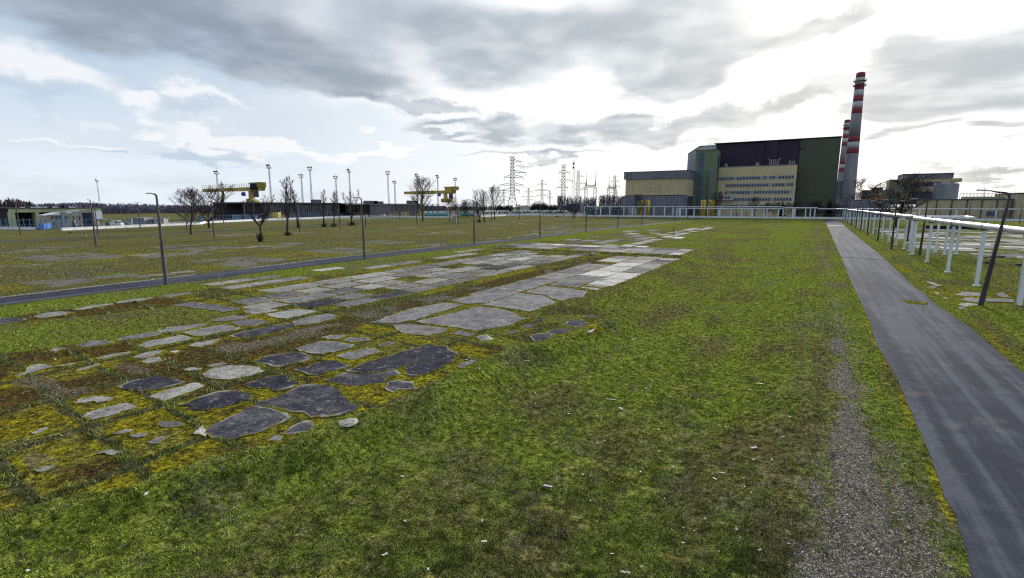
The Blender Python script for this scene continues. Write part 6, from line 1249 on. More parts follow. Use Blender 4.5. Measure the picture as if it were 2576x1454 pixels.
# power lines
def wires(name, lab, pairs, sag=6, r=.045):
    root = thing(name, lab, 'power lines', (pairs[0][0][0], pairs[0][0][1], 0)); m = MB(); ox, oy = pairs[0][0][:2]
    for a, b2 in pairs:
        prev = None
        for i in range(13):
            u = i / 12; p = (a[0] + (b2[0] - a[0]) * u - ox, a[1] + (b2[1] - a[1]) * u - oy, a[2] + (b2[2] - a[2]) * u - sag * 4 * u * (1 - u))
            if prev: m.beam(prev, p, r, r, 3, False)
            prev = p
    m.build('cable', M_('cable_dark', (.16, .165, .19), .6), root)
e1 = [(P1_.x + q * .8, P1_.y + q * .4, z) for q, z in ((8, 47), (12, 38), (9, 34), (9, 27))]
e2 = [(P2b.x + q, P2b.y, z) for q, z in ((-4, 44), (-4, 35), (-6, 28), (4, 35))]; e3 = [(P3b.x + q, P3b.y, z) for q, z in ((7, 45), (9, 36), (9, 29))]
wires('power_line', 'overhead power cables sagging between the biggest pylon and the spread-leg pylon', list(zip(e1, e2)), 7); wires('power_line', 'overhead power cables between the spread-leg pylon and the next pylon', list(zip(e2[:3], e3)), 4)
pA = onY(Z4(1560, 440), 520); wires('power_line', 'overhead cables from the pylons to the plant annex', [(q, (-120 + i * 8, 470, 24 + i)) for i, q in enumerate(e3)], 5)

# ------------------------------------------------------------------ trees
bark = M_('bark', (.050, .038, .040), .95, .25, 3, .3); twigm = M_('twigs', (.048, .038, .044), .95, .2, .5); twigd = M_('dark_twigs', (.034, .025, .030), .95, .2, .5)
def branch_tree(seed, H, W=.30, base=.2, up=.55, n1=26, n2=7, n3=5, stems=1, fork=.0, tt=1.0):
    r_ = random.Random(seed); tm_, cm_ = MB(), MB()
    def limb(mb, p, d, L, r0, r1, steps, bend, wob, n=4):
        q = Vector(p); dd = Vector(d).normalized(); out = [(q.copy(), dd.copy(), r0)]
        for i in range(steps):
            dd = (dd + Vector((r_.gauss(0, wob), r_.gauss(0, wob), bend + r_.gauss(0, wob * .5)))).normalized(); nq = q + dd * L / steps; ra = r0 + (r1 - r0) * i / steps; rb = r0 + (r1 - r0) * (i + 1) / steps
            mb.beam(q, nq, ra, rb, n, False); q = nq; out.append((q.copy(), dd.copy(), rb))
        return out
    def at(nodes, u):
        k_ = u * (len(nodes) - 1); i = min(int(k_), len(nodes) - 2); f = k_ - i; return nodes[i][0].lerp(nodes[i + 1][0], f), nodes[i][1]
    low = limb(tm_, (0, 0, -.2), (0, 0, 1), H * base * .9 + .2, H * .020, H * .015, 3, 0, .03, 8)
    top_, td, _ = low[-1]
    for s_ in range(stems):
        a = s_ * math.tau / stems + seed; dv = (td + Vector((math.cos(a), math.sin(a), 0)) * (fork if stems > 1 else 0)).normalized()
        ld = limb(tm_, top_, dv, H * (1 - base) * (.96 if stems == 1 else r_.uniform(.8, 1)), H * (.014 if stems == 1 else .0105), H * .0012, 9, .06 if stems > 1 else 0, .05, 6); N = max(5, int(n1 / stems))
        for i in range(N):
            u = .02 + .93 * (i + r_.random() * .6) / N; p, d = at(ld, u); ang = i * 2.4 + r_.uniform(-.4, .4); out_ = Vector((math.cos(ang), math.sin(ang), 0)); prof = math.sin(math.pi * min(1, .22 + .78 * u)) ** .7 * (1 - .35 * u)
            L1_ = H * W * (1.35 * prof + .15) * r_.uniform(.75, 1.2) * (1 if stems == 1 else .75); rr = H * (.0062 * (1 - u) + .0016)
            pr = limb(cm_, p, out_ + Vector((0, 0, up + .5 * u)) + d * .3, L1_, rr, H * .0010, 5, .10, .08)
            for j in range(n2):
                v = .18 + .8 * (j + r_.random() * .5) / n2; p2, d2 = at(pr, v); a2 = r_.uniform(0, math.tau); sd = Vector((math.cos(a2), math.sin(a2), r_.uniform(-.2, .9)))
                L2_ = L1_ * .50 * (1.15 - v * .6) * r_.uniform(.7, 1.2); se = limb(cm_, p2, d2 * .9 + sd * .75, L2_, H * .0021, H * .0008 * tt, 3, .07, .10, 3)
                for k_ in range(n3):
                    w_ = .15 + .8 * (k_ + r_.random() * .5) / n3; p3, d3 = at(se, w_); a3 = r_.uniform(0, math.tau); sd3 = Vector((math.cos(a3), math.sin(a3), r_.uniform(-.3, .8)))
                    limb(cm_, p3, d3 * .8 + sd3 * .8, L2_ * .5 * r_.uniform(.6, 1.2), H * .0010 * tt, H * .0006 * tt, 2, .05, .12, 3)
    z = max(v[2] for v in cm_.v); s_ = H / z
    for mb in (tm_, cm_): mb.v = [(a * s_, b2 * s_, c_ * s_) for a, b2, c_ in mb.v]
    return tm_, cm_
TP = {}
def tree(kind, p, ptop, fn, label, group='bare trees on the left lawn', sx_=1.0, rz=None, name='bare_tree', pos_=None):
    x, y = pos_ or G(fn(*p)); H = hz(fn(p[0], ptop), (x, y))
    if kind not in TP:
        kw, cm = {'round': (dict(seed=3, W=.30, base=.17, up=.50, n1=32, n3=6, tt=1.7), twigm), 'tall': (dict(seed=8, W=.21, base=.22, up=1.0, n1=28, n2=7, tt=1.5, stems=2, fork=.16), twigm), 'fork': (dict(seed=15, W=.24, base=.15, up=.9, n1=30, n2=6, stems=3, fork=.28, tt=1.6), twigm),
              'thin': (dict(seed=21, W=.16, base=.28, up=1.2, n1=18, n2=6, n3=4, tt=1.5), twigm), 'vase': (dict(seed=5, W=.30, base=.34, up=.9, n1=24, n2=6, n3=5, stems=4, fork=.75, tt=1.7), twigd), 'bush': (dict(seed=31, W=.36, base=.16, up=.35, n1=30, n2=8, n3=6, tt=1.9), twigd), 'big': (dict(seed=44, W=.34, base=.13, up=.40, n1=44, n2=8, n3=6, stems=3, fork=.5, tt=1.5), twigd)}[kind]
        tm_, cm_ = branch_tree(H=10, **kw); root = thing(name, '', 'tree'); a = tm_.build('trunk', bark, root); b2 = cm_.build('crown', cm, root); remember(root, [a, b2]); TP[kind] = root; o = root
    else: o = dup(TP[kind], (0, 0, 0))
    o.location = (x, y, 0); o.scale = (H / 10 * sx_, H / 10 * sx_, H / 10); o.rotation_euler = (0, 0, random.uniform(0, 6.28) if rz is None else rz); o['label'] = label; o['group'] = group; return o
tree('round', (530, 1092), 470, Z2, 'bare tree leaning right behind the nearest lamp post', sx_=1.2)
tree('big', (763, 1002), 398, Z2, 'wide bare tree in front of the crane girder left end', sx_=1.5)
tree('vase', (1442, 1182), 560, Z2, 'dark open vase-shaped bare tree, nearest of the left lawn trees', sx_=1.25)
tree('tall', (1765, 1102), 325, Z2, 'tall slender forked bare tree with upright twigs')
tree('thin', (1910, 1004), 500, Z2, 'small bare tree just right behind the tall slender one', sx_=1.2)
tree('thin', (2243, 992), 500, Z2, 'thin bare tree with a bushy foot, left of two in a row', sx_=1.1)
tree('tall', (2368, 988), 512, Z2, 'thin bare tree with a bushy foot, right of two in a row')
tree('thin', (2455, 1032), 800, Z2, 'short thin young tree in front of the ribbed store end', sx_=.8)
tree('fork', (345, 972), 500, Z3, 'bare tree with a dark bushy foot over the gap between the stores')
tree('round', (1262, 917), 318, Z3, 'tallest bare tree with an egg-shaped crown before the far crane', sx_=1.15, rz=2.0)
tree('bush', (1605, 918), 575, Z3, 'dense dark brown bare tree below the far crane', sx_=.9)
tree('fork', (1988, 932), 490, Z3, 'left one of the twin bare trees before the white cabin')
tree('tall', (2055, 932), 495, Z3, 'right and leaning one of the twin bare trees')
tree('round', (2187, 902), 440, Z3, 'bare tree with spreading crown beside the biggest pylon', rz=4.0, sx_=.9)
tree('bush', (1268, 987), 836, Z4, 'small round brown tree on a thin stem in front of the red shed', sx_=.75)
tree('big', (915, 930), 205, Z7, 'big dark spreading bare tree beyond the pipeline on the right', 'bare trees near the plant', sx_=1.85, rz=1.0)
for px, pt, sx_, lab in ((1178, 612, .8, 'bare tree at the foot of the office block left end'), (1592, 678, 1.0, 'bare tree in the middle of the office block front'), (1710, 735, 1.0, 'low bare tree right of the middle of the office block'), (1790, 730, 1.1, 'bare tree left of the small spruce'), (1945, 735, 1.0, 'bare tree right of the small spruce'), (2040, 730, 1.2, 'bare tree at the corner of the green hall'), (2170, 715, 1.3, 'wide bare tree before the green hall'), (2260, 735, 1.0, 'bare tree left of the big spruce'), (2430, 745, 1.0, 'bare tree right of the big spruce')):
    tree('bush' if px != 1592 else 'round', (px, 885), pt, Z5, lab, 'bare trees near the plant', sx_, pos_=(onY(Z5(px, 885), 414)[0], 414))
tree('bush', (405, 885), 640, Z5, 'bare tree behind the leftmost yellow tanks', 'bare trees near the plant', .7, pos_=(onY(Z5(405, 885), 411)[0], 411))
for i, (fn, px, pb, pt, lab) in enumerate([(Z3, 1790, 880, 655, 'brown bare tree between the far crane and the third lamp post'), (Z3, 1840, 880, 620, 'taller brown bare tree left of the third lamp post'), (Z3, 1720, 880, 680, 'low brown tree behind the grey cabinet'), (Z3, 1960, 880, 640, 'brown tree behind the twin bare trees'), (Z7, 410, 780, 440, 'pale bare tree right of the near chimney foot')]):
    tree('bush', (px, pb), pt, fn, lab, 'bare trees near the plant' if fn is Z7 else 'bare trees on the left lawn', 1.1, pos_=None if fn is Z3 else (onY(Z7(410, 700), 470)[0], 470))
# low dark shoots round the feet of some lawn trees
def shoots(fn, px, py, rad, h, lab, n=160):
    x, y = G(fn(px, py)); t_ = thing('shrub', lab, 'shrub', (x, y, 0), 0, 'low shoots at tree feet'); m = MB()
    for i in range(n):
        a = random.uniform(0, 6.28); q = abs(random.gauss(0, .5)) * rad; m.beam((q * .5 * math.cos(a), q * .5 * math.sin(a), 0), (q * math.cos(a), q * math.sin(a), h * random.uniform(.3, 1)), .03, .02, 3, False)
    m.build('twigs', twigd, t_)
for a in ((Z2, 2243, 992, 1.7, 2.0, 'dark shoots round the foot of the left thin tree'), (Z2, 2368, 988, 2.2, 1.5, 'dark shoots round the foot of the right thin tree'), (Z3, 345, 972, 2.6, 2.4, 'dark shoots round the foot of the tree before the store gap'), (Z2, 1425, 1182, 1.0, 2.2, 'shoots beside the dark vase-shaped tree'), (Z2, 1780, 1102, 1.4, 1.2, 'shoots round the tall slender tree'), (Z3, 1985, 932, 1.6, 1.6, 'shoots under the twin trees'), (Z2, 1915, 1004, 1.1, 2.2, 'shoots at the small tree behind the tall slender one')): shoots(*a)
def bush(fn, px, pw, pb, pt, lab, mt=twigd, n=1500):
    x, y = G(fn(px, pb)); h = hz(fn(px, pt), (x, y)); dd = math.hypot(x, y); w_ = pw / 5.12 / 1280 * dd * 1.05; t_ = thing('shrub', lab, 'shrub', (x, y, 0), 0, 'brown bushes before the pylons'); m = MB()
    for i in range(n):
        a = random.uniform(0, 6.28); e = random.uniform(.05, 1); rr = math.sqrt(random.random()); cx, cy = rr * w_ * math.cos(a), rr * w_ * math.sin(a) * .8; zt = h * math.sqrt(max(0, 1 - (rr * .92) ** 2)) * random.uniform(.5, 1)
        z0 = zt * random.uniform(.1, .8); m.beam((cx * .8, cy * .8, z0), (cx, cy, zt), .07, .03, 3, False); m.beam((cx, cy, zt), (cx + random.gauss(0, .5), cy + random.gauss(0, .5), zt - random.random() * .9), .06, .03, 3, False)
    m.build('twigs', mt, t_)
bush(Z4, 790, 90, 862, 722, 'round dark brown bush right of the pale house'); bush(Z4, 880, 80, 862, 728, 'round dark brown bush, right neighbour of the first'); bush(Z4, 1000, 110, 862, 758, 'lower brown bush left of the dark red shed'); bush(Z4, 1120, 90, 862, 765, 'low brown bush touching the dark red shed')
bush(Z4, 320, 60, 868, 765, 'brown bush behind the white cabin'); bush(Z4, 430, 70, 868, 770, 'brown bush under the biggest pylon'); bush(Z3, 235, 40, 862, 740, 'dark round bush in the gap between the stores', twigd, 900)
# spruces
neem = M_('spruce_needles', (.012, .026, .022), .9, .3, 2)
def spruce(px, pt, lab, w_=.34):
    x, y = onY(Z5(px, 885), 411)[0], 411; H = hz(Z5(px, pt), (x, y)); t_ = thing('spruce_tree', lab, 'tree', (x, y, 0), 0, 'dark spruces before the plant'); m = MB(); m.beam((0, 0, 0), (0, 0, H), .3, .04, 6); m.build('trunk', bark, t_); m = MB()
    for i in range(1500):
        u = random.random() ** .8; z = H * (.04 + .95 * u); R_ = H * w_ * (1 - u) ** .85 * (.75 + .35 * math.sin(u * 60)); a = random.uniform(0, 6.28); r1 = R_ * random.uniform(.55, 1.1); c_, s_ = math.cos(a), math.sin(a)
        s2 = .35 + .3 * (1 - u); m.add([(c_ * r1 * .4, s_ * r1 * .4, z + .25), (c_ * r1 - s_ * s2, s_ * r1 + c_ * s2, z - .35), (c_ * r1 * 1.1, s_ * r1 * 1.1, z - .1), (c_ * r1 + s_ * s2, s_ * r1 - c_ * s2, z - .4)], [(0, 1, 2), (0, 2, 3)])
    m.build('crown', neem, t_)
spruce(2355, 698, 'big dark spruce in front of the gap right of the green hall'); spruce(1872, 728, 'small dark spruce before the office block', .26)
# far woods: single trunks and twigs, too many and too far to tell apart
def wood(pts, depth, n, hmin, hmax, name, lab, mt, seed=1, popl=False, gap=0):
    r_ = random.Random(seed); m = MB(); P = [Vector(q) for q in pts]; seg = [(a, b2, (b2 - a).length) for a, b2 in zip(P, P[1:])]; tot = sum(s_[2] for s_ in seg)
    for i in range(n):
        u = r_.random() * tot; 
        for a, b2, L in seg:
            if u < L: break
            u -= L
        d = (b2 - a) / L; q = a + d * u; out = q.normalized(); q = q + out * r_.random() * depth; H = r_.uniform(hmin, hmax) * (.8 + .4 * vnoise(np.array([q.x]), np.array([q.y]), 60, 3)[0]); w_ = H * (.10 if popl else .30) * r_.uniform(.7, 1.3)
        m.beam((q.x, q.y, 0), (q.x, q.y, H * .8), .22, .08, 3, False)
        for k_ in range(34 if not popl else 26):
            a_ = r_.uniform(0, 6.28); zz = H * (r_.uniform(.12, 1.0) if not popl else r_.uniform(.08, 1)); rr = w_ * math.sqrt(max(.02, 1 - ((zz / H - .55) / .5) ** 2)) * r_.uniform(.2, 1); x, y = q.x + rr * math.cos(a_), q.y + rr * math.sin(a_)
            t2 = r_.uniform(.25, .6) * (.55 if popl else 1); m.add([(x - t2 * math.cos(a_ + 1.5), y - t2 * math.sin(a_ + 1.5), zz - H * .12), (x + t2 * math.cos(a_ + 1.5), y + t2 * math.sin(a_ + 1.5), zz - H * .10), (x + r_.gauss(0, .5), y + r_.gauss(0, .5), zz + H * .06)], [(0, 1, 2)])
    o = m.build(name, mt, kind='stuff'); tag(o, lab, 'wood'); return o
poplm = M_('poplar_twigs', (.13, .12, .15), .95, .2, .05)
woodm = M_('twigs_tinted_for_haze', (.12, .12, .175), .95, .2, .05)  # distance haze is put into this bluish twig colour
p_ = lambda px, d: far((px, 500), d)[:2]
wood([p_(-260, 620), p_(100, 560), p_(258, 700), p_(700, 760), p_(1120, 900)], 90, 2400, 8.5, 11, 'far_wood', 'long leafless haze-blued brown wood on the horizon behind the left buildings', woodm, 2)
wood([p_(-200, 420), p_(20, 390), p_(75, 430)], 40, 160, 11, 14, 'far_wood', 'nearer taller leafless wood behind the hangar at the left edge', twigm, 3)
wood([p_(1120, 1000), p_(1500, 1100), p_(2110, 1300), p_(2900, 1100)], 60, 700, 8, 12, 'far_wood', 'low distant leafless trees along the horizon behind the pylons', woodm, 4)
wood([p_(Z4(1065, 0)[0], 640), p_(Z4(1200, 0)[0], 660), p_(Z4(1560, 0)[0], 700)], 30, 170, 15, 21, 'poplar_row', 'row of slim leafless poplars behind the red shed and portals', poplm, 5, True)
wood([p_(Z4(1600, 0)[0], 640), p_(Z4(1915, 0)[0], 660)], 20, 120, 18, 21, 'poplar_row', 'dense row of slim leafless poplars left of the cream annex', poplm, 6, True)

# ------------------------------------------------------------------ vehicles
tyre = M_('tyre_rubber', (.012, .012, .014), .9, .1, 3); trim = M_('lamp_lens', (.5, .3, .25), .3, .1, 3)
def car(loc, rz, L, W, H, mt, label, cat='car', kind='van', name='parked_van'):
    t_ = thing(name, label, cat, (*loc, 0), rz, 'parked vehicles'); 
    prof = {'van': [(0, .35), (0, .6 * H), (.02, .95 * H), (.1, H), (.62 * L, H), (.70 * L, .96 * H), (.84 * L, .60 * H), (.97 * L, .50 * H), (L, .40 * H), (L, .35)],
            'pick': [(0, .45), (0, .48 * H), (.48 * L, .48 * H), (.5 * L, .96 * H), (.70 * L, H), (.8 * L, .6 * H), (.98 * L, .52 * H), (L, .4), (L, .35)],
            'truck': [(0, .9), (0, H), (.74 * L, H), (.74 * L, .85 * H), (.98 * L, .85 * H), (L, .4 * H), (L, .5), (.7 * L, .5)]}[kind]
    m = MB(); m.prismY(prof, -W / 2, W / 2); m.build('body', mt, t_)
    for s_ in (-1, 1):
        m = MB(); a, b2 = (.66, .82) if kind == 'van' else ((.54, .76) if kind == 'pick' else (.80, .95)); m.prismY([(a * L, .58 * H), (a * L, .90 * H), ((a + .05) * L, .90 * H), (b2 * L, .60 * H)], s_ * (W / 2 + .01) - .01, s_ * (W / 2 + .01) + .01); m.build('window', glass, t_)
        for u in (.18, .82): m = MB(); m.beam((u * L, s_ * (W / 2 - .2), .34), (u * L, s_ * (W / 2 + .03), .34), .34, .34, 14); w_ = m.build('wheel', tyre, t_); m2 = MB(); m2.beam((u * L, s_ * (W / 2 + .03), .34), (u * L, s_ * (W / 2 + .05), .34), .18, .18, 10); m2.build('rim', steel, w_)
    if kind == 'van':
        m = MB(); m.prismY([(.845 * L, .62 * H), (.705 * L, .93 * H), (.712 * L, .95 * H), (.853 * L, .63 * H)], -W * .42, W * .42); m.build('windscreen', glass, t_)
        for s_ in (-1, 1): m = MB(); m.prismY([(.36 * L, .60 * H), (.36 * L, .88 * H), (.60 * L, .88 * H), (.60 * L, .60 * H)], s_ * (W / 2 + .01) - .01, s_ * (W / 2 + .01) + .01); m.build('window', glass, t_)
    m = MB(); m.box(L - .02, L + .03, -W * .45, -W * .25, .32 * H, .42 * H); m.build('headlight', trim, t_); m = MB(); m.box(L - .02, L + .03, W * .25, W * .45, .32 * H, .42 * H); m.build('headlight', trim, t_)
a = onY(Z7(1790, 835), 408)[0]; car((a, 408), -.05, 5.6, 2.0, 2.55, white, 'white panel van driving before the long beige building', 'van')
g = Fac(Z1(1462, 722), Z1(1586, 722)); car((g.A.x, g.A.y), g.rz, g.L, 1.8, 2.35, white, 'small white van parked on the yard right of the hangar', 'van')
g = Fac(Z1(1085, 728), Z1(1160, 728)); car((g.A.x, g.A.y), g.rz, g.L, 2, 2.9, M_('off_white', (.5, .5, .5), .6), 'off-white lorry cab before the navy office door', 'lorry', 'truck', 'parked_lorry')
g = Fac(Z1(1160, 730), Z1(1262, 730)); car((g.A.x, g.A.y), g.rz, g.L, 2, 2.8, M_('brown_load', (.22, .17, .14), .8), 'brown loaded flat lorry right of the off-white cab', 'lorry', 'truck', 'parked_lorry')
g = Fac(Z1(938, 738), Z1(1000, 738)); car((g.A.x, g.A.y), g.rz, g.L, 1.8, 2.9, dsteel, 'dark loader with pale cab beside the office stairs', 'loader', 'pick', 'loader')
for i, (a, b2, lab, mt) in enumerate(((1380, 1440, 'dark car left of the small white van', dsteel), (1610, 1690, 'grey car right of the small white van', grey_c))): g = Fac(Z1(a, 716), Z1(b2, 716)); car((g.A.x, g.A.y), g.rz, g.L, 1.8, 1.5, mt, lab, 'car', 'van', 'parked_car')
for i, (fn, a, b2, pb, lab, mt) in enumerate(((Z3, 640, 690, 858, 'dark red car before the farther ribbed store', brick_r), (Z3, 700, 735, 858, 'pale car right of the dark red one', lgrey), (Z3, 745, 778, 858, 'white car at the ribs of the farther store', white), (Z3, 805, 850, 858, 'grey pickup left of the pale panel box', grey_c), (Z3, 205, 260, 866, 'white car in the gap between the stores', white), (Z3, 520, 575, 862, 'pale green car right of the store gap', tm2[0]))): g = Fac(fn(a, pb), fn(b2, pb)); car((g.A.x, g.A.y), g.rz, g.L, 1.8, 1.9, mt, lab, 'car', 'van', 'parked_car')
g = Fac(Z5(1255, 886), Z5(1345, 886)); car((onY(Z5(1255, 880), 409)[0], 409), 0, 12, 2.3, 3, lgrey, 'pale long vehicle before the office block', 'bus', 'truck', 'parked_bus')
# switchyard gear between the portals
def gear(px, w_, h_, lab):
    x, y = onY(Z4(px, 880), 425)[0], 425; t_ = thing('transformer', lab, 'transformer', (x, y, 0), 0, 'switchyard transformers'); m = MB(); m.box(-w_ / 2, w_ / 2, -1.5, 1.5, .4, h_ * .6); m.build('body', grey_d, t_)
    m = MB()
    for i in range(6): u = -w_ / 2 + w_ * (i + .5) / 6; m.box(u - .12, u + .12, -2.0, -1.51, .6, h_ * .55)
    m.build('cooling_fins', grey_c, t_)
    for q in (-.3, 0, .3): m = MB(); m.path([(w_ * q, 0, h_ * .6), (w_ * q * 1.3, 0, h_)], [.28, .12], 8); m.build('bushing', teal, t_)
for px, w_, h_, lab in ((1480, 7, 8, 'dark transformer under the left portal'), (1560, 8, 9, 'dark transformer right of the left portal'), (1690, 9, 10, 'widest dark transformer between the portals'), (1760, 8, 9, 'dark transformer under the right portal'), (1850, 8, 8, 'dark transformer left of the annex')): gear(px, w_, h_, lab)

# ------------------------------------------------------------------ small things on the field
x, y = G(Z1(1104, 880)); hy = thing('fire_hydrant', 'red and white hydrant beside the far-left narrow road', 'hydrant', (x, y, 0)); hy.scale = (.62, .62, .8); m = MB(); m.lathe([(.28, 0), (.28, .75)], 0, 0, 12); m.build('lower_body', M_('hydrant_red', (.30, .02, .02), .5), hy)
m = MB(); m.lathe([(.29, .76), (.29, 1.1)], 0, 0, 12); m.build('white_band', white, hy); m = MB(); m.lathe([(.30, 1.11), (.36, 1.3), (.36, 1.45), (.22, 1.7), (.06, 1.78)], 0, 0, 12); m.build('cap', MATS['hydrant_red'], hy)
x, y = G(E_(2381, 82)); h = hz(E_(2381, 22), (x, y)); st_ = thing('steel_stub', 'short dark steel post with a hooked top standing on the far pavement', 'post', (x, y, 0)); m = MB(); m.beam((0, 0, 0), (0, 0, h), .11); m.beam((0, 0, h), (.35, 0, h + .05), .12); m.build('post', dsteel, st_)
for i in range(3):
    px = (332, 580, 760)[i]; x, y = G(Q_(px + 40, 238)); d = .0
    t_ = thing('dark_block_row', ('left', 'middle', 'right')[i] + ' dark tarred concrete trough lying on the lawn beyond the pipeline', 'trough', (x, y, 0), -.05, 'dark troughs on the lawn'); m = MB(); m.box(0, 9.5, -.9, -.6, 0, 1.25); m.box(0, 9.5, .6, .9, 0, 1.25); m.box(0, .3, -.6, .6, 0, 1.2); m.box(9.2, 9.5, -.6, .6, 0, 1.2); m.build('walls', black, t_)
def clod(p, s_, mt, lab, name='rubble_heap', cat='rubble', group=None, flat=.5, z0=None, seed=0):
    r_ = random.Random(seed * 7 + int(p[0])); x, y = G(p); t_ = MB(); n = 9; rings = []
    for j, (rr, zz) in enumerate(((1, 0), (.9, .35), (.6, .75), (.22, 1.0))): rings += [(s_ * rr * r_.uniform(.7, 1.2) * math.cos(k_ * math.tau / n), s_ * rr * r_.uniform(.7, 1.2) * math.sin(k_ * math.tau / n), s_ * flat * zz * r_.uniform(.8, 1.15)) for k_ in range(n)]
    t_.add(rings, [(j * n + k_, j * n + (k_ + 1) % n, (j + 1) * n + (k_ + 1) % n, (j + 1) * n + k_) for j in range(3) for k_ in range(n)] + [tuple(3 * n + k_ for k_ in range(n))])
    o = t_.build(name, mt, loc=(x, y, hgt(x, y) if z0 is None else z0)); return tag(o, lab, cat, group)
tard = M_('tar_black', (.014, .012, .014), .9, .2, 4, .3)
clod(Q_(1285, 745), .75, tard, 'dark tarry lump on the lawn just left of the leaning lamp post'); clod(Q_(1215, 655), 1.0, tard, 'low dark heap behind the second nearest pipe post', flat=.3); clod(Q_(1330, 650), .9, tard, 'small dark heap behind the leaning lamp post', flat=.3); clod(Q_(1510, 655), 2.0, tard, 'flat wide dark heap at the pavement edge on the right', flat=.2); clod(Q_(1755, 770), .8, tard, 'dark lump near the right edge', flat=.35)
clod(A_(995, 386), .3, tard, 'small dark stone on the pale slab in the left verge'); clod(Z1(905, 815), .5, tard, 'dark block on the grass before the white barrier', flat=.9); clod(Z4(1058, 925), 1.6, tard, 'small dark earth heap before the far road', flat=.5)
clod(C_(1275, 1000), .42, M_('pale_rubble', (.33, .31, .26), .95, .2, 6, .3), 'pale flat stone on the grass bank below the tarred slabs', 'stone', 'stone', flat=.25); clod(E_(985, 835), .6, MATS['pale_rubble'], 'pale rubble lump at the corner of the big concrete slabs', 'stone', 'stone', flat=.35)
clod(E_(1790, 225), .6, MATS['pale_rubble'], 'pale stone on the edge of the raised cross strip', 'stone', 'stone', flat=.6, z0=.28)
litm = M_('paper_white', (.55, .55, .54), .8, .05, 3); pinkm = M_('faded_red_scrap', (.5, .16, .18), .8, .1, 3); tanm = M_('cardboard', (.42, .36, .28), .9, .1, 3)
scr = []
for k_ in range(5):
    r_ = random.Random(k_ + 40); m = MB(); n = 5; a = [(r_.uniform(-.5, .5) + (i - 2) * .32, r_.uniform(.25, .45), r_.uniform(.01, .16)) for i in range(n)]
    vs = []
    for i, (x, w_, z) in enumerate(a): xx = (i - 2) * .3; vs += [(xx, -w_ * r_.uniform(.6, 1), z), (xx + r_.uniform(-.05, .05), w_ * r_.uniform(.6, 1), z * r_.uniform(.6, 1.4))]
    fs = [(2 * i, 2 * i + 2, 2 * i + 3, 2 * i + 1) for i in range(n - 1)]; vs2 = vs + [(x, y, z - .03) for x, y, z in vs]; o_ = len(vs)
    fs += [(o_ + 2 * i + 1, o_ + 2 * i + 3, o_ + 2 * i + 2, o_ + 2 * i) for i in range(n - 1)]; m.add(vs2, fs); o = m.build('paper_scrap', litm); scr.append(o.data); bpy.data.objects.remove(o)
def scrap(p, s_, mt=None, lab=None, asp=1.0, i=[0]):
    x, y = G(p); me = scr[i[0] % 5]; i[0] += 1
    if mt is not None: me = me.copy(); me.materials.clear(); me.materials.append(mt)
    o = bpy.data.objects.new('paper_scrap', me); C.objects.link(o); o.location = (x, y, hgt(x, y) + .03 + .02 * s_); z_ = random.uniform(0, 6.28) if asp < 1.5 else -YAW + random.uniform(-.5, .3) + .52 * 2
    o.rotation_euler = (random.uniform(-.12, .12), random.uniform(-.12, .12), z_); o.scale = (s_ * asp * .62, s_ * .62, s_ * .6)
    tag(o, lab or 'small white scrap lying in the grass between pavement and gravel track', 'litter', 'white litter scattered in the grass'); return o
big = {(400, 1367): ('long white strip of litter, largest on the near lawn', 1.9, .24), (210, 457): ('long white stick of litter on the bank near the pavement corner', 3.2, .22), (2165, 648): ('rectangular white card on the lawn left of the gravel track', 1.5, .28), (2115, 1164): ('crumpled white paper left of the gravel track', 1, .30), (1120, 230): ('rounded white scrap on the lawn right of the mossy protrusion', 1, .34), (930, 692): ('long grey splinter of litter in mid lawn', 3, .2), (1010, 762): ('bright white crumpled lump in mid lawn', 1, .32)}
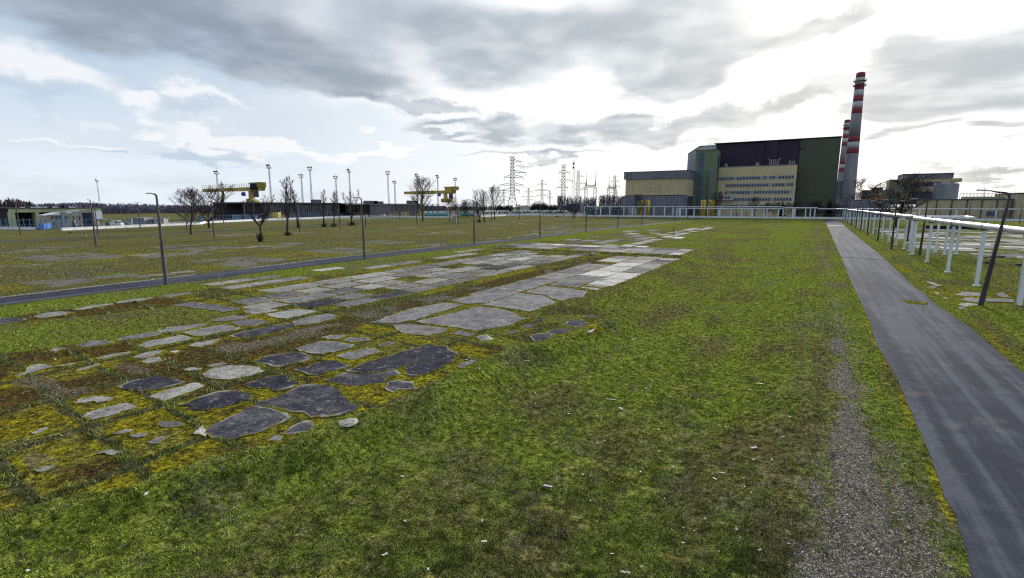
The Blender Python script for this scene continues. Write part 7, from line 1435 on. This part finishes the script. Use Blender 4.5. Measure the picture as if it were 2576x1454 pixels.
for q in [(210, 457), (708, 433), (1112, 408), (1198, 466), (1120, 230), (1260, 263), (1365, 229), (1310, 230), (1475, 134), (1520, 89), (1587, 106), (1688, 220), (1930, 145), (2263, 184), (2155, 206), (1132, 365), (1062, 341), (1643, 460), (2165, 648), (930, 692), (1010, 762), (290, 725), (295, 642), (97, 612), (407, 593), (1154, 928), (1327, 933), (1882, 956), (2115, 1164), (1447, 1221), (1174, 1248), (1330, 1102), (1855, 1321), (2110, 1257), (2262, 1285), (400, 1367), (1422, 692), (875, 1007), (812, 1025), (577, 800), (1514, 175), (1338, 205), (1790, 457), (2080, 690), (2410, 960), (2355, 1110), (690, 1272), (1793, 1360), (2030, 1405), (1175, 441), (915, 383), (1220, 612), (1240, 625), (1190, 628)]:
    if q in big: l_, as_, s_ = big[q]; scrap(L1(*q), s_, None, l_, as_)
    else: scrap(L1(*q), random.uniform(.11, .18), asp=random.uniform(.8, 1.4))
for q in [(152, 492), (360, 961), (571, 1272), (1458, 1365), (1248, 722), (1038, 908), (1040, 778), (1684, 558), (1620, 500), (933, 788), (767, 1233), (1577, 963), (1548, 880), (1762, 1114), (2032, 1100), (648, 1083), (1147, 812), (1012, 1312), (862, 498)]: scrap(L2(*q), random.uniform(.07, .115), asp=random.uniform(.8, 1.4))
scrap(L2(487, 1128), .2, tanm, 'tan cardboard scrap on the near lawn', 1.6); scrap(L2(1410, 797), .15, pinkm, 'faded red scrap on the near lawn'); scrap(L3(1320, 625), .2, tanm, 'pinkish tan crumpled scrap on the near lawn')
for q in [(1297, 324), (1893, 611), (1905, 753), (1170, 865), (1490, 950), (1730, 1194)]: scrap(L3(*q), random.uniform(.15, .22))
scrap(B_(1045, 835), .3, None, 'crumpled white rag at the edge of the mossy pavement'); scrap(B_(180, 1280), .18); scrap(B_(122, 1420), .2, None, 'white scrap in the lower left corner of the lawn')
for q in [(2165, 520), (2150, 535), (2185, 540), (2240, 605)]: scrap(C_(*q), .25, None, 'white shard in the small pile at the end of the tarred slabs')
N = 300; m = MB()
for i in range(N):
    x = random.uniform(-15, 2.5) if i % 3 else random.uniform(-34, -17); y = 13 + 60 * random.random() ** 1.2; s_ = random.uniform(.010, .026) * max(1, y / 26); z = hgt(x, y) + .05; a = random.uniform(0, 3.1)
    c_, d_ = math.cos(a) * s_, math.sin(a) * s_; m.add([(x - c_, y - d_, z), (x + d_, y - c_, z + .01), (x + c_, y + d_, z + .02), (x - d_, y + c_, z + .01), (x, y, z + s_ * .8)], [(0, 1, 4), (1, 2, 4), (2, 3, 4), (3, 0, 4)])
o = m.build('litter_crumbs', litm, kind='stuff'); tag(o, 'tiny white crumbs of litter sprinkled over lawn and pavement', 'litter')
